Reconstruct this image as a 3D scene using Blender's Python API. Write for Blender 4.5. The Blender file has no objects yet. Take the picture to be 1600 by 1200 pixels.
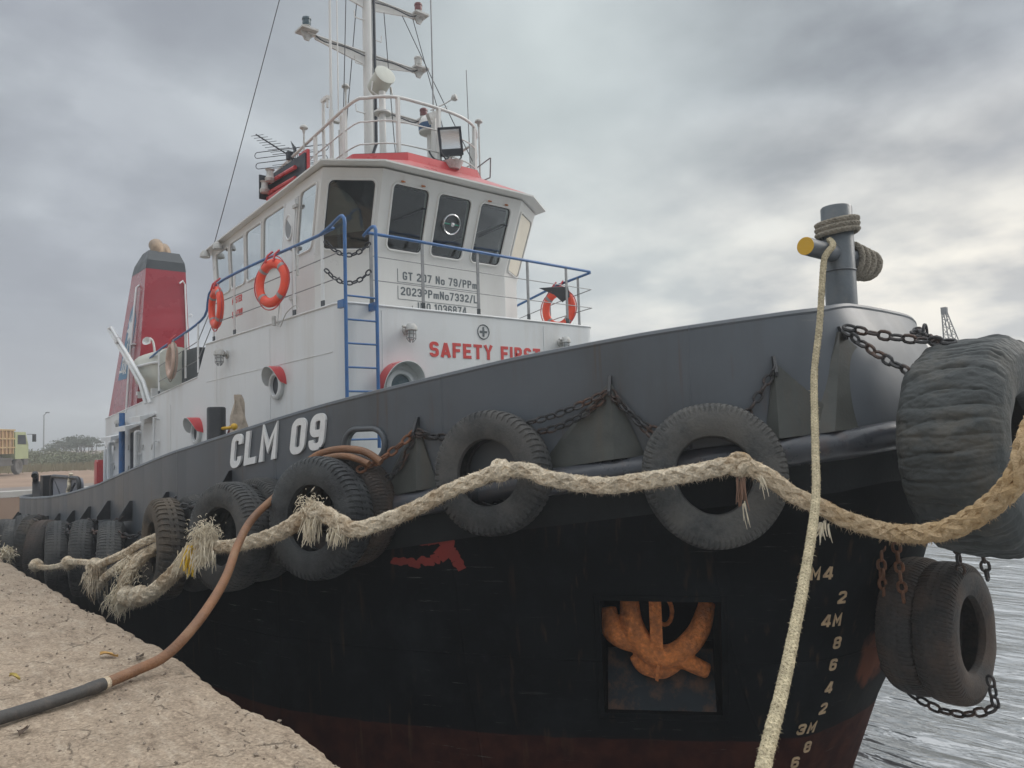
import bpy, bmesh, math, random
from mathutils import Vector, Matrix, noise
R = math.radians
V = Vector
scn = bpy.context.scene
col = scn.collection

# ------------------------------------------------------------------ camera
# world axes: x along the tug towards its bow, y across towards the open water, z up, water at 0
cam_d = bpy.data.cameras.new('camera')
cam = bpy.data.objects.new('camera', cam_d)
col.objects.link(cam)
_r = V((0.64968467, 0.75963028, -0.029524))
_u = V((0.07064532, -0.02166039, 0.9972663))
_f = V((-0.75691418, 0.64999436, 0.06773675))
cam.matrix_world = Matrix(((_r.x, _u.x, -_f.x, 0), (_r.y, _u.y, -_f.y, 0), (_r.z, _u.z, -_f.z, 3.4), (0, 0, 0, 1)))
cam_d.sensor_width = 36
cam_d.lens = 27.0
cam_d.clip_start = 0.05
cam_d.clip_end = 6000
scn.camera = cam
scn.render.resolution_x = 1024
scn.render.resolution_y = 768

# ------------------------------------------------------------------ world and light
SUN_AZ = V((0.35, 0.94, 0))      # the bright part of the sky lies over the water, a little ahead of the bow
SUN_EL = 34
w = bpy.data.worlds.new('World')
scn.world = w
w.use_nodes = True
nt = w.node_tree
nt.nodes.clear()
N = nt.nodes.new
Lk = nt.links.new


def math_node(nt_, op, a, b=None, clamp=False):
    n = nt_.nodes.new('ShaderNodeMath')
    n.operation = op
    n.use_clamp = clamp
    for i, v in enumerate((a, b)):
        if v is None:
            continue
        if isinstance(v, (int, float)):
            n.inputs[i].default_value = v
        else:
            nt_.links.new(v, n.inputs[i])
    return n.outputs[0]


def ramp_node(nt_, fac, stops, interp='LINEAR'):
    n = nt_.nodes.new('ShaderNodeValToRGB')
    n.color_ramp.interpolation = interp
    el = n.color_ramp.elements
    while len(el) < len(stops):
        el.new(0.5)
    for e, (p, c) in zip(el, stops):
        e.position = p
        e.color = (c[0], c[1], c[2], 1) if not isinstance(c, (int, float)) else (c, c, c, 1)
    nt_.links.new(fac, n.inputs[0])
    return n.outputs[0]


def mix_node(nt_, fac, a, b, mode='MIX'):
    n = nt_.nodes.new('ShaderNodeMix')
    n.data_type = 'RGBA'
    n.blend_type = mode
    for s, v in ((n.inputs[0], fac), (n.inputs[6], a), (n.inputs[7], b)):
        if isinstance(v, (int, float)):
            s.default_value = v
        elif isinstance(v, (tuple, list)):
            s.default_value = (v[0], v[1], v[2], 1)
        else:
            nt_.links.new(v, s)
    return n.outputs[2]


tc = N('ShaderNodeTexCoord')
sep = N('ShaderNodeSeparateXYZ')
Lk(tc.outputs['Generated'], sep.inputs[0])
zc = math_node(nt, 'MAXIMUM', sep.outputs[2], 0.0)
den = math_node(nt, 'ADD', zc, 0.26)
px = math_node(nt, 'DIVIDE', sep.outputs[0], den)
py = math_node(nt, 'DIVIDE', sep.outputs[1], den)
cmb = N('ShaderNodeCombineXYZ')
Lk(px, cmb.inputs[0])
Lk(py, cmb.inputs[1])
n1 = N('ShaderNodeTexNoise')
n1.inputs['Scale'].default_value = 0.85
n1.inputs['Detail'].default_value = 7
n1.inputs['Roughness'].default_value = 0.52
n1.inputs['Distortion'].default_value = 0.35
Lk(cmb.outputs[0], n1.inputs['Vector'])
n2 = N('ShaderNodeTexNoise')
n2.inputs['Scale'].default_value = 2.6
n2.inputs['Detail'].default_value = 6
n2.inputs['Roughness'].default_value = 0.5
mp = N('ShaderNodeMapping')
mp.inputs['Location'].default_value = (7.3, 2.1, 0)
Lk(cmb.outputs[0], mp.inputs[0])
Lk(mp.outputs[0], n2.inputs['Vector'])
cl = ramp_node(nt, n1.outputs['Fac'], [(0.34, (5.2, 5.7, 5.8)), (0.50, (4.3, 4.65, 4.95)), (0.64, (2.7, 2.9, 3.3))])
sm = ramp_node(nt, n2.outputs['Fac'], [(0.36, (1.12, 1.11, 1.10)), (0.64, (0.80, 0.815, 0.84))])
cl = mix_node(nt, 1.0, cl, sm, 'MULTIPLY')
sky = N('ShaderNodeTexSky')
sky.sky_type = 'NISHITA'
sky.sun_disc = False
sky.sun_elevation = R(SUN_EL)
sky.sun_rotation = math.atan2(SUN_AZ.x, SUN_AZ.y)
sky.dust_density = 3.0
cl = mix_node(nt, 0.93, sky.outputs[0], cl)
def lobe(d_, pw):
    a_ = N('ShaderNodeVectorMath')
    a_.operation = 'DOT_PRODUCT'
    Lk(nrm.outputs[0], a_.inputs[0])
    a_.inputs[1].default_value = V(d_).normalized()
    return math_node(nt, 'POWER', math_node(nt, 'MAXIMUM', a_.outputs['Value'], 0.0), pw)


nrm = N('ShaderNodeVectorMath')
nrm.operation = 'NORMALIZE'
Lk(tc.outputs['Generated'], nrm.inputs[0])
rag = ramp_node(nt, n2.outputs['Fac'], [(0.36, 0.25), (0.62, 1.0)])
for d_, pw, amt, colr in (((-0.34, 0.80, 0.42), 20, 1.0, (1.75, 1.9, 2.2)), ((-0.93, 0.22, 0.42), 12, 0.85, (2.1, 2.25, 2.6)), ((-0.22, 0.93, 0.22), 160, 1.0, (2.9, 3.1, 3.45)), ((-0.97, 0.12, 0.12), 40, 0.5, (3.3, 3.5, 3.85))):
    cl = mix_node(nt, math_node(nt, 'MULTIPLY', math_node(nt, 'MULTIPLY', lobe(d_, pw), rag), amt, True), cl, colr)
cl = mix_node(nt, math_node(nt, 'MULTIPLY', lobe((-0.68, 0.62, 0.42), 30), 0.55), cl, (5.0, 5.65, 5.5))
# glow of the low sun behind thinner cloud over the water
vd = N('ShaderNodeVectorMath')
vd.operation = 'DOT_PRODUCT'
Lk(nrm.outputs[0], vd.inputs[0])
vd.inputs[1].default_value = V((-0.20, 0.97, 0.06)).normalized()
g = math_node(nt, 'MAXIMUM', vd.outputs['Value'], 0.0)
g1 = math_node(nt, 'POWER', g, 6.5)
low = ramp_node(nt, zc, [(0.0, 1.0), (0.17, 0.8), (0.40, 0.0)])
g2 = math_node(nt, 'MULTIPLY', g1, low)
brk = ramp_node(nt, n2.outputs['Fac'], [(0.40, 1.0), (0.60, 0.25)])
g3 = math_node(nt, 'MULTIPLY', g2, brk)
cl = mix_node(nt, g3, cl, (10.0, 9.3, 8.0))
# paler band low over the land, brighter vault overhead
band = ramp_node(nt, zc, [(0.0, 0.42), (0.16, 0.0)])
cl = mix_node(nt, band, cl, (5.2, 5.35, 5.6))
top = ramp_node(nt, zc, [(0.55, 0.0), (0.85, 1.0)])
cl = mix_node(nt, top, cl, (12.5, 12.9, 13.3))
bg = N('ShaderNodeBackground')
bg.inputs['Strength'].default_value = 0.1
Lk(cl, bg.inputs[0])
wo = N('ShaderNodeOutputWorld')
Lk(bg.outputs[0], wo.inputs[0])

sl = bpy.data.lights.new('sun', 'SUN')
sl.energy = 1.0
sl.angle = R(25)
sl.color = (1.0, 0.95, 0.88)
so = bpy.data.objects.new('sun', sl)
col.objects.link(so)
_d = V((SUN_AZ.x * math.cos(R(SUN_EL)), SUN_AZ.y * math.cos(R(SUN_EL)), math.sin(R(SUN_EL)) * 1.0))
so.rotation_euler = (-_d).to_track_quat('-Z', 'Y').to_euler()
so.location = (0, 0, 30)
vs = scn.view_settings
vs.view_transform = 'Standard'
vs.look = 'None'
vs.exposure = 0.42
vs.gamma = 1.0


# ------------------------------------------------------------------ materials
def mat(name, base, rough=0.6, metal=0.0, var=0.18, scale=2.5, bump=0.12, bscale=45.0, dirt=None, damt=0.3,
        dscale=3.0, streak=False, spec=0.5, fine=None, dlo=0.5, coat=0.0):
    m = bpy.data.materials.new(name)
    m.use_nodes = True
    t = m.node_tree
    b = t.nodes['Principled BSDF']
    b.inputs['Metallic'].default_value = metal
    b.inputs['Specular IOR Level'].default_value = spec
    b.inputs['Coat Weight'].default_value = coat
    tcn = t.nodes.new('ShaderNodeTexCoord')
    a = t.nodes.new('ShaderNodeTexNoise')
    a.inputs['Scale'].default_value = scale
    a.inputs['Detail'].default_value = 6
    a.inputs['Roughness'].default_value = 0.6
    t.links.new(tcn.outputs['Object'], a.inputs['Vector'])
    lo = tuple(c * (1 - var) for c in base)
    hi = tuple(min(1, c * (1 + var)) for c in base)
    c = ramp_node(t, a.outputs['Fac'], [(0.3, lo), (0.7, hi)])
    if fine:
        f = t.nodes.new('ShaderNodeTexNoise')
        f.inputs['Scale'].default_value = fine[0]
        f.inputs['Detail'].default_value = 4
        t.links.new(tcn.outputs['Object'], f.inputs['Vector'])
        fr = ramp_node(t, f.outputs['Fac'], [(0.3, 1 - fine[1]), (0.7, 1 + fine[1])])
        c = mix_node(t, 1.0, c, fr, 'MULTIPLY')
    if dirt:
        mpn = t.nodes.new('ShaderNodeMapping')
        mpn.inputs['Scale'].default_value = (1, 1, 0.12) if streak else (1, 1, 1)
        t.links.new(tcn.outputs['Object'], mpn.inputs[0])
        d = t.nodes.new('ShaderNodeTexNoise')
        d.inputs['Scale'].default_value = dscale
        d.inputs['Detail'].default_value = 8
        d.inputs['Roughness'].default_value = 0.68
        t.links.new(mpn.outputs[0], d.inputs['Vector'])
        dm = ramp_node(t, d.outputs['Fac'], [(dlo, 0.0), (dlo + 0.22, damt)])
        c = mix_node(t, dm, c, dirt)
    t.links.new(c, b.inputs['Base Color'])
    rr = ramp_node(t, a.outputs['Fac'], [(0.3, max(0, rough - 0.12)), (0.7, min(1, rough + 0.12))])
    t.links.new(rr, b.inputs['Roughness'])
    if bump:
        e = t.nodes.new('ShaderNodeTexNoise')
        e.inputs['Scale'].default_value = bscale
        e.inputs['Detail'].default_value = 5
        t.links.new(tcn.outputs['Object'], e.inputs['Vector'])
        bp = t.nodes.new('ShaderNodeBump')
        bp.inputs['Strength'].default_value = bump
        bp.inputs['Distance'].default_value = 0.02
        t.links.new(e.outputs['Fac'], bp.inputs['Height'])
        t.links.new(bp.outputs[0], b.inputs['Normal'])
    return m


M = {}
M['white'] = mat('white_paint', (0.68, 0.695, 0.70), 0.42, var=0.04, scale=0.8, bump=0.08, bscale=5, dirt=(0.42, 0.36, 0.28), damt=0.30, dscale=2.2, streak=True)
M['whitec'] = mat('cream_white_paint', (0.67, 0.665, 0.64), 0.38, var=0.04, scale=1.2, bump=0.08, bscale=6, dirt=(0.45, 0.42, 0.36), damt=0.2, dscale=2.6, streak=True)
M['wdirty'] = mat('dirty_white', (0.50, 0.50, 0.48), 0.6, var=0.2, scale=9, dirt=(0.22, 0.18, 0.13), damt=0.7, dscale=12)
M['blue'] = mat('blue_paint', (0.035, 0.13, 0.33), 0.4, var=0.15, scale=6, bump=0.06, dirt=(0.2, 0.14, 0.1), damt=0.3, dscale=18)
M['purple'] = mat('faded_purple_paint', (0.16, 0.12, 0.24), 0.5, var=0.2, scale=8)
M['red'] = mat('red_paint', (0.29, 0.02, 0.034), 0.28, var=0.10, scale=1.5, bump=0.05, bscale=6, coat=0.35)
M['redtop'] = mat('red_roof_paint', (0.50, 0.045, 0.05), 0.33, var=0.12, scale=2, bump=0.05, bscale=10)
M['redsheen'] = mat('red_roof_paint_sheen', (0.46, 0.115, 0.115), 0.35, var=0.12, scale=2, bump=0.05, bscale=10)  # roof slope red, made paler so the sky sheen is in the colour
M['black'] = mat('black_paint', (0.018, 0.019, 0.022), 0.42, var=0.25, scale=4, bump=0.1, dirt=(0.10, 0.09, 0.08), damt=0.3, dscale=8)
M['capgrey'] = mat('dark_cap_paint', (0.032, 0.040, 0.046), 0.4, var=0.2, scale=3)
M['rubber'] = mat('tyre_rubber', (0.045, 0.047, 0.048), 0.72, var=0.3, scale=5, bump=0.35, bscale=70, dirt=(0.105, 0.100, 0.093), damt=0.75, dscale=3.2, spec=0.35, fine=(40, 0.25), dlo=0.42)
M['rubberg'] = mat('grey_tyre_rubber', (0.058, 0.064, 0.064), 0.7, var=0.25, scale=2.4, bump=0.5, bscale=26, dirt=(0.16, 0.14, 0.11), damt=0.55, dscale=2.2, spec=0.35)
M['chain'] = mat('chain_steel', (0.045, 0.045, 0.047), 0.55, 0.4, var=0.3, scale=20, bump=0.4, bscale=90, dirt=(0.17, 0.075, 0.035), damt=0.7, dscale=4, dlo=0.48)
M['rust'] = mat('rusty_steel', (0.50, 0.165, 0.045), 0.9, var=0.3, scale=7, bump=0.9, bscale=38, dirt=(0.13, 0.055, 0.028), damt=0.7, dscale=8, fine=(30, 0.3))
M['rustch'] = mat('rusty_chain', (0.17, 0.075, 0.038), 0.8, var=0.4, scale=14, bump=0.5, bscale=80)
M['ropew'] = mat('white_rope', (0.66, 0.565, 0.43), 0.95, var=0.25, scale=7, bump=0.7, bscale=110, dirt=(0.30, 0.18, 0.08), damt=0.8, dscale=3.2, spec=0.1, fine=(60, 0.3), dlo=0.47)
def rope_tint():
    t = M['ropew'].node_tree
    b = t.nodes['Principled BSDF']
    src = b.inputs['Base Color'].links[0].from_socket
    tcn = t.nodes.new('ShaderNodeTexCoord')
    sp = t.nodes.new('ShaderNodeSeparateXYZ')
    t.links.new(tcn.outputs['Object'], sp.inputs[0])
    f = ramp_node(t, math_node(t, 'MULTIPLY', math_node(t, 'ADD', sp.outputs[0], 4.2), 0.4), [(0.35, 0.0), (0.75, 0.6)])
    t.links.new(mix_node(t, f, src, (0.50, 0.31, 0.12)), b.inputs['Base Color'])


rope_tint()
M['ropeo'] = mat('rope_on_quay_side', (0.50, 0.43, 0.29), 0.95, var=0.25, scale=12, bump=0.7, bscale=150, dirt=(0.24, 0.19, 0.12), damt=0.5, dscale=9, spec=0.1, fine=(90, 0.3))
M['ropeg'] = mat('grey_rope', (0.30, 0.27, 0.22), 0.95, var=0.25, scale=12, bump=0.6, bscale=150, spec=0.1)
M['fray'] = mat('frayed_fibre', (0.68, 0.60, 0.46), 0.95, var=0.25, scale=9, bump=0, spec=0.1)
M['frayy'] = mat('yellow_fibre', (0.75, 0.50, 0.05), 0.9, var=0.2, scale=20, bump=0, spec=0.1)
M['hose'] = mat('brown_hose', (0.22, 0.105, 0.05), 0.6, var=0.3, scale=5, bump=0.35, bscale=60, dirt=(0.30, 0.18, 0.10), damt=0.6, dscale=6)
M['hoseb'] = mat('dark_hose_end', (0.05, 0.047, 0.045), 0.6, var=0.35, scale=12, bump=0.3, dirt=(0.16, 0.12, 0.09), damt=0.5, dscale=10)
M['ring'] = mat('orange_red_foam', (0.80, 0.075, 0.03), 0.42, var=0.1, scale=5, bump=0.1)
M['ringold'] = mat('faded_ring', (0.50, 0.36, 0.29), 0.7, var=0.2, scale=5, dirt=(0.22, 0.14, 0.1), damt=0.6, dscale=7)
M['band'] = mat('grey_reflective_tape', (0.30, 0.27, 0.27), 0.4, var=0.1)
M['steel'] = mat('grey_steel', (0.25, 0.255, 0.26), 0.45, 0.5, var=0.2, scale=10)
M['darkm'] = mat('dark_metal', (0.03, 0.035, 0.045), 0.5, 0.3, var=0.2, scale=10)
M['wire'] = mat('stay_wire', (0.08, 0.08, 0.085), 0.6, 0.5, var=0.2)
M['letterw'] = mat('white_letter_paint', (0.72, 0.73, 0.73), 0.5, var=0.06, scale=5, bump=0.1, dirt=(0.3, 0.3, 0.3), damt=0.3, dscale=10)
M['letterm'] = mat('worn_draft_mark_paint', (0.48, 0.34, 0.20), 0.6, var=0.25, scale=12, dirt=(0.16, 0.07, 0.035), damt=0.9, dscale=7, dlo=0.52)
M['letterg'] = mat('grey_letter_paint', (0.10, 0.12, 0.13), 0.5, var=0.1)
M['letterr'] = mat('red_letter_paint', (0.58, 0.055, 0.05), 0.5, var=0.1)
M['yellow'] = mat('yellow_paint', (0.62, 0.36, 0.02), 0.5, var=0.1)
M['canvas'] = mat('canvas_cloth', (0.42, 0.35, 0.28), 0.9, var=0.25, scale=6, bump=0.4, bscale=25)
M['maroon'] = mat('maroon_cloth', (0.10, 0.018, 0.018), 0.9)
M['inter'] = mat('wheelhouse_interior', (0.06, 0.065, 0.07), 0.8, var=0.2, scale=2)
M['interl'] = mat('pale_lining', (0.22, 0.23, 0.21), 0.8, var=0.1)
M['lens'] = mat('lamp_glass', (0.75, 0.78, 0.78), 0.12, var=0.1)
M['reflector'] = mat('lamp_reflector', (0.75, 0.76, 0.76), 0.18, 0.9, var=0.05)
M['domeb'] = mat('blue_band', (0.02, 0.07, 0.16), 0.35)
M['green'] = mat('green_glass', (0.02, 0.22, 0.16), 0.3)
M['lampdark'] = mat('dark_lamp_glass', (0.06, 0.10, 0.12), 0.25)
M['lampred'] = mat('dull_red_lamp_glass', (0.16, 0.05, 0.05), 0.3)
M['sticker'] = mat('panel_blue', (0.08, 0.20, 0.33), 0.5)
M['deckp'] = mat('deck_paint', (0.06, 0.085, 0.075), 0.6, var=0.3, scale=4, dirt=(0.16, 0.08, 0.04), damt=0.4)
M['hatchg'] = mat('hatch_grey', (0.21, 0.215, 0.25), 0.55, var=0.1)
M['canopy'] = mat('rescue_boat_cover', (0.52, 0.53, 0.47), 0.5, var=0.08, scale=4)


def glass_mat(name='window_glass', add=0.02):
    m = bpy.data.materials.new(name)
    m.use_nodes = True
    t = m.node_tree
    t.nodes.clear()
    o = t.nodes.new('ShaderNodeOutputMaterial')
    tr = t.nodes.new('ShaderNodeBsdfTransparent')
    tr.inputs[0].default_value = (0.62, 0.70, 0.70, 1)
    gl = t.nodes.new('ShaderNodeBsdfGlossy')
    gl.inputs['Roughness'].default_value = 0.03
    gl.inputs['Color'].default_value = (0.9, 0.93, 0.95, 1)
    fr = t.nodes.new('ShaderNodeFresnel')
    fr.inputs[0].default_value = 1.5
    tcn = t.nodes.new('ShaderNodeTexCoord')
    nn = t.nodes.new('ShaderNodeTexNoise')
    nn.inputs['Scale'].default_value = 1.6
    t.links.new(tcn.outputs['Object'], nn.inputs['Vector'])
    bp = t.nodes.new('ShaderNodeBump')
    bp.inputs['Strength'].default_value = 0.08
    bp.inputs['Distance'].default_value = 0.1
    t.links.new(nn.outputs['Fac'], bp.inputs['Height'])
    t.links.new(bp.outputs[0], gl.inputs['Normal'])
    mx = t.nodes.new('ShaderNodeMixShader')
    t.links.new(math_node(t, 'ADD', math_node(t, 'MULTIPLY', fr.outputs[0], 1.2), add, True), mx.inputs[0])
    t.links.new(tr.outputs[0], mx.inputs[1])
    t.links.new(gl.outputs[0], mx.inputs[2])
    t.links.new(mx.outputs[0], o.inputs[0])
    return m


M['glass'] = glass_mat()
M['glasss'] = glass_mat('sky_reflecting_side_glass', 0.46)


def hull_mat():
    """black topsides, red boot-topping below a painted line, a dark blue cast and scuffs near the bow"""
    m = mat('hull_paint', (0.0075, 0.0088, 0.0100), 0.7, var=0.35, scale=1.3, bump=0.10, bscale=4, dirt=(0.022, 0.026, 0.03), damt=0.5, dscale=1.6, dlo=0.5, spec=0.02)
    t = m.node_tree
    b = t.nodes['Principled BSDF']
    src = b.inputs['Base Color'].links[0].from_socket
    tcn = t.nodes.new('ShaderNodeTexCoord')
    sp = t.nodes.new('ShaderNodeSeparateXYZ')
    t.links.new(tcn.outputs['Object'], sp.inputs[0])
    nz = t.nodes.new('ShaderNodeTexNoise')
    nz.inputs['Scale'].default_value = 6
    nz.inputs['Detail'].default_value = 8
    t.links.new(tcn.outputs['Object'], nz.inputs['Vector'])
    zz = math_node(t, 'ADD', sp.outputs[2], math_node(t, 'MULTIPLY', nz.outputs['Fac'], 0.05))
    # the boot line rises a little towards the stem
    f = ramp_node(t, math_node(t, 'SUBTRACT', zz, 0.0), [(0.755, 1.0), (0.767, 0.0)])
    rednoise = ramp_node(t, nz.outputs['Fac'], [(0.35, (0.026, 0.009, 0.008)), (0.65, (0.052, 0.018, 0.013))])
    c = mix_node(t, f, src, rednoise)
    # rubbed rusty patch on the stem bar
    vx = t.nodes.new('ShaderNodeVectorMath')
    vx.operation = 'DISTANCE'
    t.links.new(tcn.outputs['Object'], vx.inputs[0])
    vx.inputs[1].default_value = (-3.2, 7.0, 1.35)
    ds = math_node(t, 'ADD', vx.outputs['Value'], math_node(t, 'MULTIPLY', nz.outputs['Fac'], 0.35))
    rf = ramp_node(t, ds, [(0.42, 0.75), (0.52, 0.0)])
    c = mix_node(t, rf, c, (0.16, 0.055, 0.03))
    t.links.new(c, b.inputs['Base Color'])
    return m


def plating(m, x_step, amp, seams_z=(), marks=True):
    """plates dished between the frames, raised weld seams, long scrapes"""
    t = m.node_tree
    b = t.nodes['Principled BSDF']
    old = b.inputs['Normal'].links[0].from_node
    tcn = t.nodes.new('ShaderNodeTexCoord')
    sp = t.nodes.new('ShaderNodeSeparateXYZ')
    t.links.new(tcn.outputs['Object'], sp.inputs[0])
    big_ = t.nodes.new('ShaderNodeTexNoise')
    big_.inputs['Scale'].default_value = 0.9
    t.links.new(tcn.outputs['Object'], big_.inputs['Vector'])
    ph = math_node(t, 'MULTIPLY', sp.outputs[0], 2 * math.pi / x_step)
    wv = math_node(t, 'ABSOLUTE', math_node(t, 'SINE', math_node(t, 'MULTIPLY', ph, 0.5)))
    wv = math_node(t, 'MULTIPLY', wv, big_.outputs['Fac'])
    md = math_node(t, 'ABSOLUTE', math_node(t, 'SUBTRACT', math_node(t, 'FRACT', math_node(t, 'MULTIPLY', math_node(t, 'ADD', sp.outputs[0], 50.35), 1 / 1.9)), 0.5))
    seam = ramp_node(t, md, [(0.0, 1.0), (0.006, 0.0)])
    h = math_node(t, 'ADD', math_node(t, 'MULTIPLY', wv, amp), math_node(t, 'MULTIPLY', seam, 0.10 if marks else 0.0))
    for z0 in seams_z:
        dz = math_node(t, 'ABSOLUTE', math_node(t, 'SUBTRACT', sp.outputs[2], z0))
        h = math_node(t, 'ADD', h, math_node(t, 'MULTIPLY', ramp_node(t, dz, [(0.0, 1.0), (0.011, 0.0)]), 0.10))
    bp = t.nodes.new('ShaderNodeBump')
    bp.inputs['Strength'].default_value = 1.0
    bp.inputs['Distance'].default_value = 0.06
    t.links.new(h, bp.inputs['Height'])
    t.links.new(old.outputs[0], bp.inputs['Normal'])
    t.links.new(bp.outputs[0], b.inputs['Normal'])
    if not marks:
        return
    # scrapes
    mp_ = t.nodes.new('ShaderNodeMapping')
    mp_.inputs['Scale'].default_value = (0.9, 0.9, 16)
    mp_.inputs['Rotation'].default_value = (0, R(3), 0)
    t.links.new(tcn.outputs['Object'], mp_.inputs[0])
    n_ = t.nodes.new('ShaderNodeTexNoise')
    n_.inputs['Scale'].default_value = 2.0
    n_.inputs['Detail'].default_value = 8
    n_.inputs['Roughness'].default_value = 0.75
    t.links.new(mp_.outputs[0], n_.inputs['Vector'])
    src = b.inputs['Base Color'].links[0].from_socket
    f = math_node(t, 'MULTIPLY', ramp_node(t, n_.outputs['Fac'], [(0.61, 0.0), (0.68, 0.6)]), ramp_node(t, big_.outputs['Fac'], [(0.45, 0.0), (0.6, 1.0)]))
    c = mix_node(t, f, src, (0.17, 0.17, 0.165))
    # vertical rust and dirt runs
    mq = t.nodes.new('ShaderNodeMapping')
    mq.inputs['Scale'].default_value = (9, 9, 0.5)
    t.links.new(tcn.outputs['Object'], mq.inputs[0])
    q_ = t.nodes.new('ShaderNodeTexNoise')
    q_.inputs['Scale'].default_value = 1.4
    q_.inputs['Detail'].default_value = 6
    t.links.new(mq.outputs[0], q_.inputs['Vector'])
    f2 = math_node(t, 'MULTIPLY', ramp_node(t, q_.outputs['Fac'], [(0.60, 0.0), (0.72, 0.5)]), ramp_node(t, big_.outputs['Fac'], [(0.40, 1.0), (0.56, 0.0)]))
    c = mix_node(t, f2, c, (0.085, 0.05, 0.03))
    t.links.new(c, b.inputs['Base Color'])


M['hull'] = hull_mat()
plating(M['hull'], 0.62, 0.24, (1.45,))
M['bulwark'] = mat('bulwark_grey_paint', (0.088, 0.100, 0.114), 0.42, var=0.14, scale=0.9, bump=0.14, bscale=2.2, dirt=(0.05, 0.045, 0.036), damt=0.45, dscale=1.3, streak=True, dlo=0.5)
plating(M['bulwark'], 0.62, 0.26)
M['fender'] = mat('fender_pipe_paint', (0.05, 0.055, 0.065), 0.32, var=0.25, scale=3, bump=0.25, bscale=12, dirt=(0.09, 0.05, 0.035), damt=0.5, dscale=5)
M['gusset'] = mat('worn_olive_gusset', (0.060, 0.064, 0.058), 0.45, var=0.3, scale=3.5, bump=0.1, dirt=(0.10, 0.065, 0.035), damt=0.5, dscale=3, streak=True)
M['chute'] = mat('grey_chute_plate', (0.022, 0.028, 0.033), 0.7, spec=0.12, var=0.25, scale=3, dirt=(0.2, 0.09, 0.04), damt=0.6, dscale=4)


plating(M['white'], 0.75, 0.16, marks=False)
plating(M['whitec'], 0.75, 0.10, marks=False)


# ------------------------------------------------------------------ mesh helpers
class MB:
    def __init__(s):
        s.v = []
        s.f = []
        s.m = []

    def add(s, vs_, fs_, mi=0):
        o = len(s.v)
        s.v += [V(p) for p in vs_]
        s.f += [tuple(i + o for i in f) for f in fs_]
        s.m += [mi] * len(fs_)
        return s

    def box(s, c, d, rot=None, mi=0):
        """box of size d centred on c, rot a 3x3 matrix"""
        q = [V((x * d[0] / 2, y * d[1] / 2, z * d[2] / 2)) for x in (-1, 1) for y in (-1, 1) for z in (-1, 1)]
        if rot is not None:
            q = [rot @ p for p in q]
        return s.add([p + V(c) for p in q], [(0, 1, 3, 2), (4, 6, 7, 5), (0, 4, 5, 1), (2, 3, 7, 6), (0, 2, 6, 4), (1, 5, 7, 3)], mi)

    def tube(s, pts, r, n=10, cap=True, mi=0, closed=False):
        pts = [V(p) for p in pts]
        rs = r if isinstance(r, (list, tuple)) else [r] * len(pts)
        m = len(pts)
        up = None
        rings = []
        for i, p in enumerate(pts):
            if closed:
                t = (pts[(i + 1) % m] - pts[i - 1])
            else:
                t = pts[min(i + 1, m - 1)] - pts[max(i - 1, 0)]
            if t.length < 1e-9:
                t = V((0, 0, 1))
            t.normalize()
            if up is None:
                up = t.orthogonal().normalized()
            else:
                up = (up - t * up.dot(t))
                if up.length < 1e-6:
                    up = t.orthogonal()
                up.normalize()
            bi = t.cross(up)
            rings.append([p + (up * math.cos(a) + bi * math.sin(a)) * rs[i] for a in [2 * math.pi * k / n for k in range(n)]])
        vs_ = [q for rg in rings for q in rg]
        fs_ = []
        mm = m if closed else m - 1
        for i in range(mm):
            j = (i + 1) % m
            for k in range(n):
                fs_.append((i * n + k, i * n + (k + 1) % n, j * n + (k + 1) % n, j * n + k))
        if cap and not closed:
            fs_.append(tuple(range(n))[::-1])
            fs_.append(tuple((m - 1) * n + k for k in range(n)))
        return s.add(vs_, fs_, mi)

    def cyl(s, a, b, r0, r1=None, n=16, mi=0):
        return s.tube([a, b], [r0, r0 if r1 is None else r1], n, True, mi)

    def lathe(s, prof, c=(0, 0, 0), axis=(0, 0, 1), n=24, closed=False, mi=0):
        """prof: (radius, height) pairs turned round axis through c"""
        ax = V(axis).normalized()
        e1 = ax.orthogonal().normalized()
        e2 = ax.cross(e1)
        c = V(c)
        vs_ = []
        for k in range(n):
            a = 2 * math.pi * k / n
            d = e1 * math.cos(a) + e2 * math.sin(a)
            for (r_, h) in prof:
                vs_.append(c + d * r_ + ax * h)
        m = len(prof)
        fs_ = []
        for k in range(n):
            k2 = (k + 1) % n
            for i in range(m if closed else m - 1):
                j = (i + 1) % m
                fs_.append((k * m + i, k2 * m + i, k2 * m + j, k * m + j))
        return s.add(vs_, fs_, mi)

    def sphere(s, c, r, n=16, sc=(1, 1, 1), mi=0):
        prof = [(max(1e-4, math.sin(math.pi * i / (n // 2))) * r, -math.cos(math.pi * i / (n // 2)) * r) for i in range(n // 2 + 1)]
        o = len(s.v)
        s.lathe(prof, (0, 0, 0), (0, 0, 1), n, mi=mi)
        for i in range(o, len(s.v)):
            p = s.v[i]
            s.v[i] = V((p.x * sc[0], p.y * sc[1], p.z * sc[2])) + V(c)
        return s

    def prism(s, poly, d, mi=0):
        """poly: list of 3D points (planar), extruded by vector d"""
        d = V(d)
        n = len(poly)
        a = [V(p) for p in poly]
        vs_ = a + [p + d for p in a]
        fs_ = [tuple(range(n))[::-1], tuple(range(n, 2 * n))]
        for i in range(n):
            j = (i + 1) % n
            fs_.append((i, j, n + j, n + i))
        return s.add(vs_, fs_, mi)


PM = {}   # world matrix of every parent


def link(o, parent=None):
    col.objects.link(o)
    if parent is not None:
        o.parent = parent
        o.matrix_parent_inverse = PM[parent.name].inverted()
    PM[o.name] = Matrix.Identity(4) if parent is None else Matrix.Identity(4)
    return o


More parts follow.
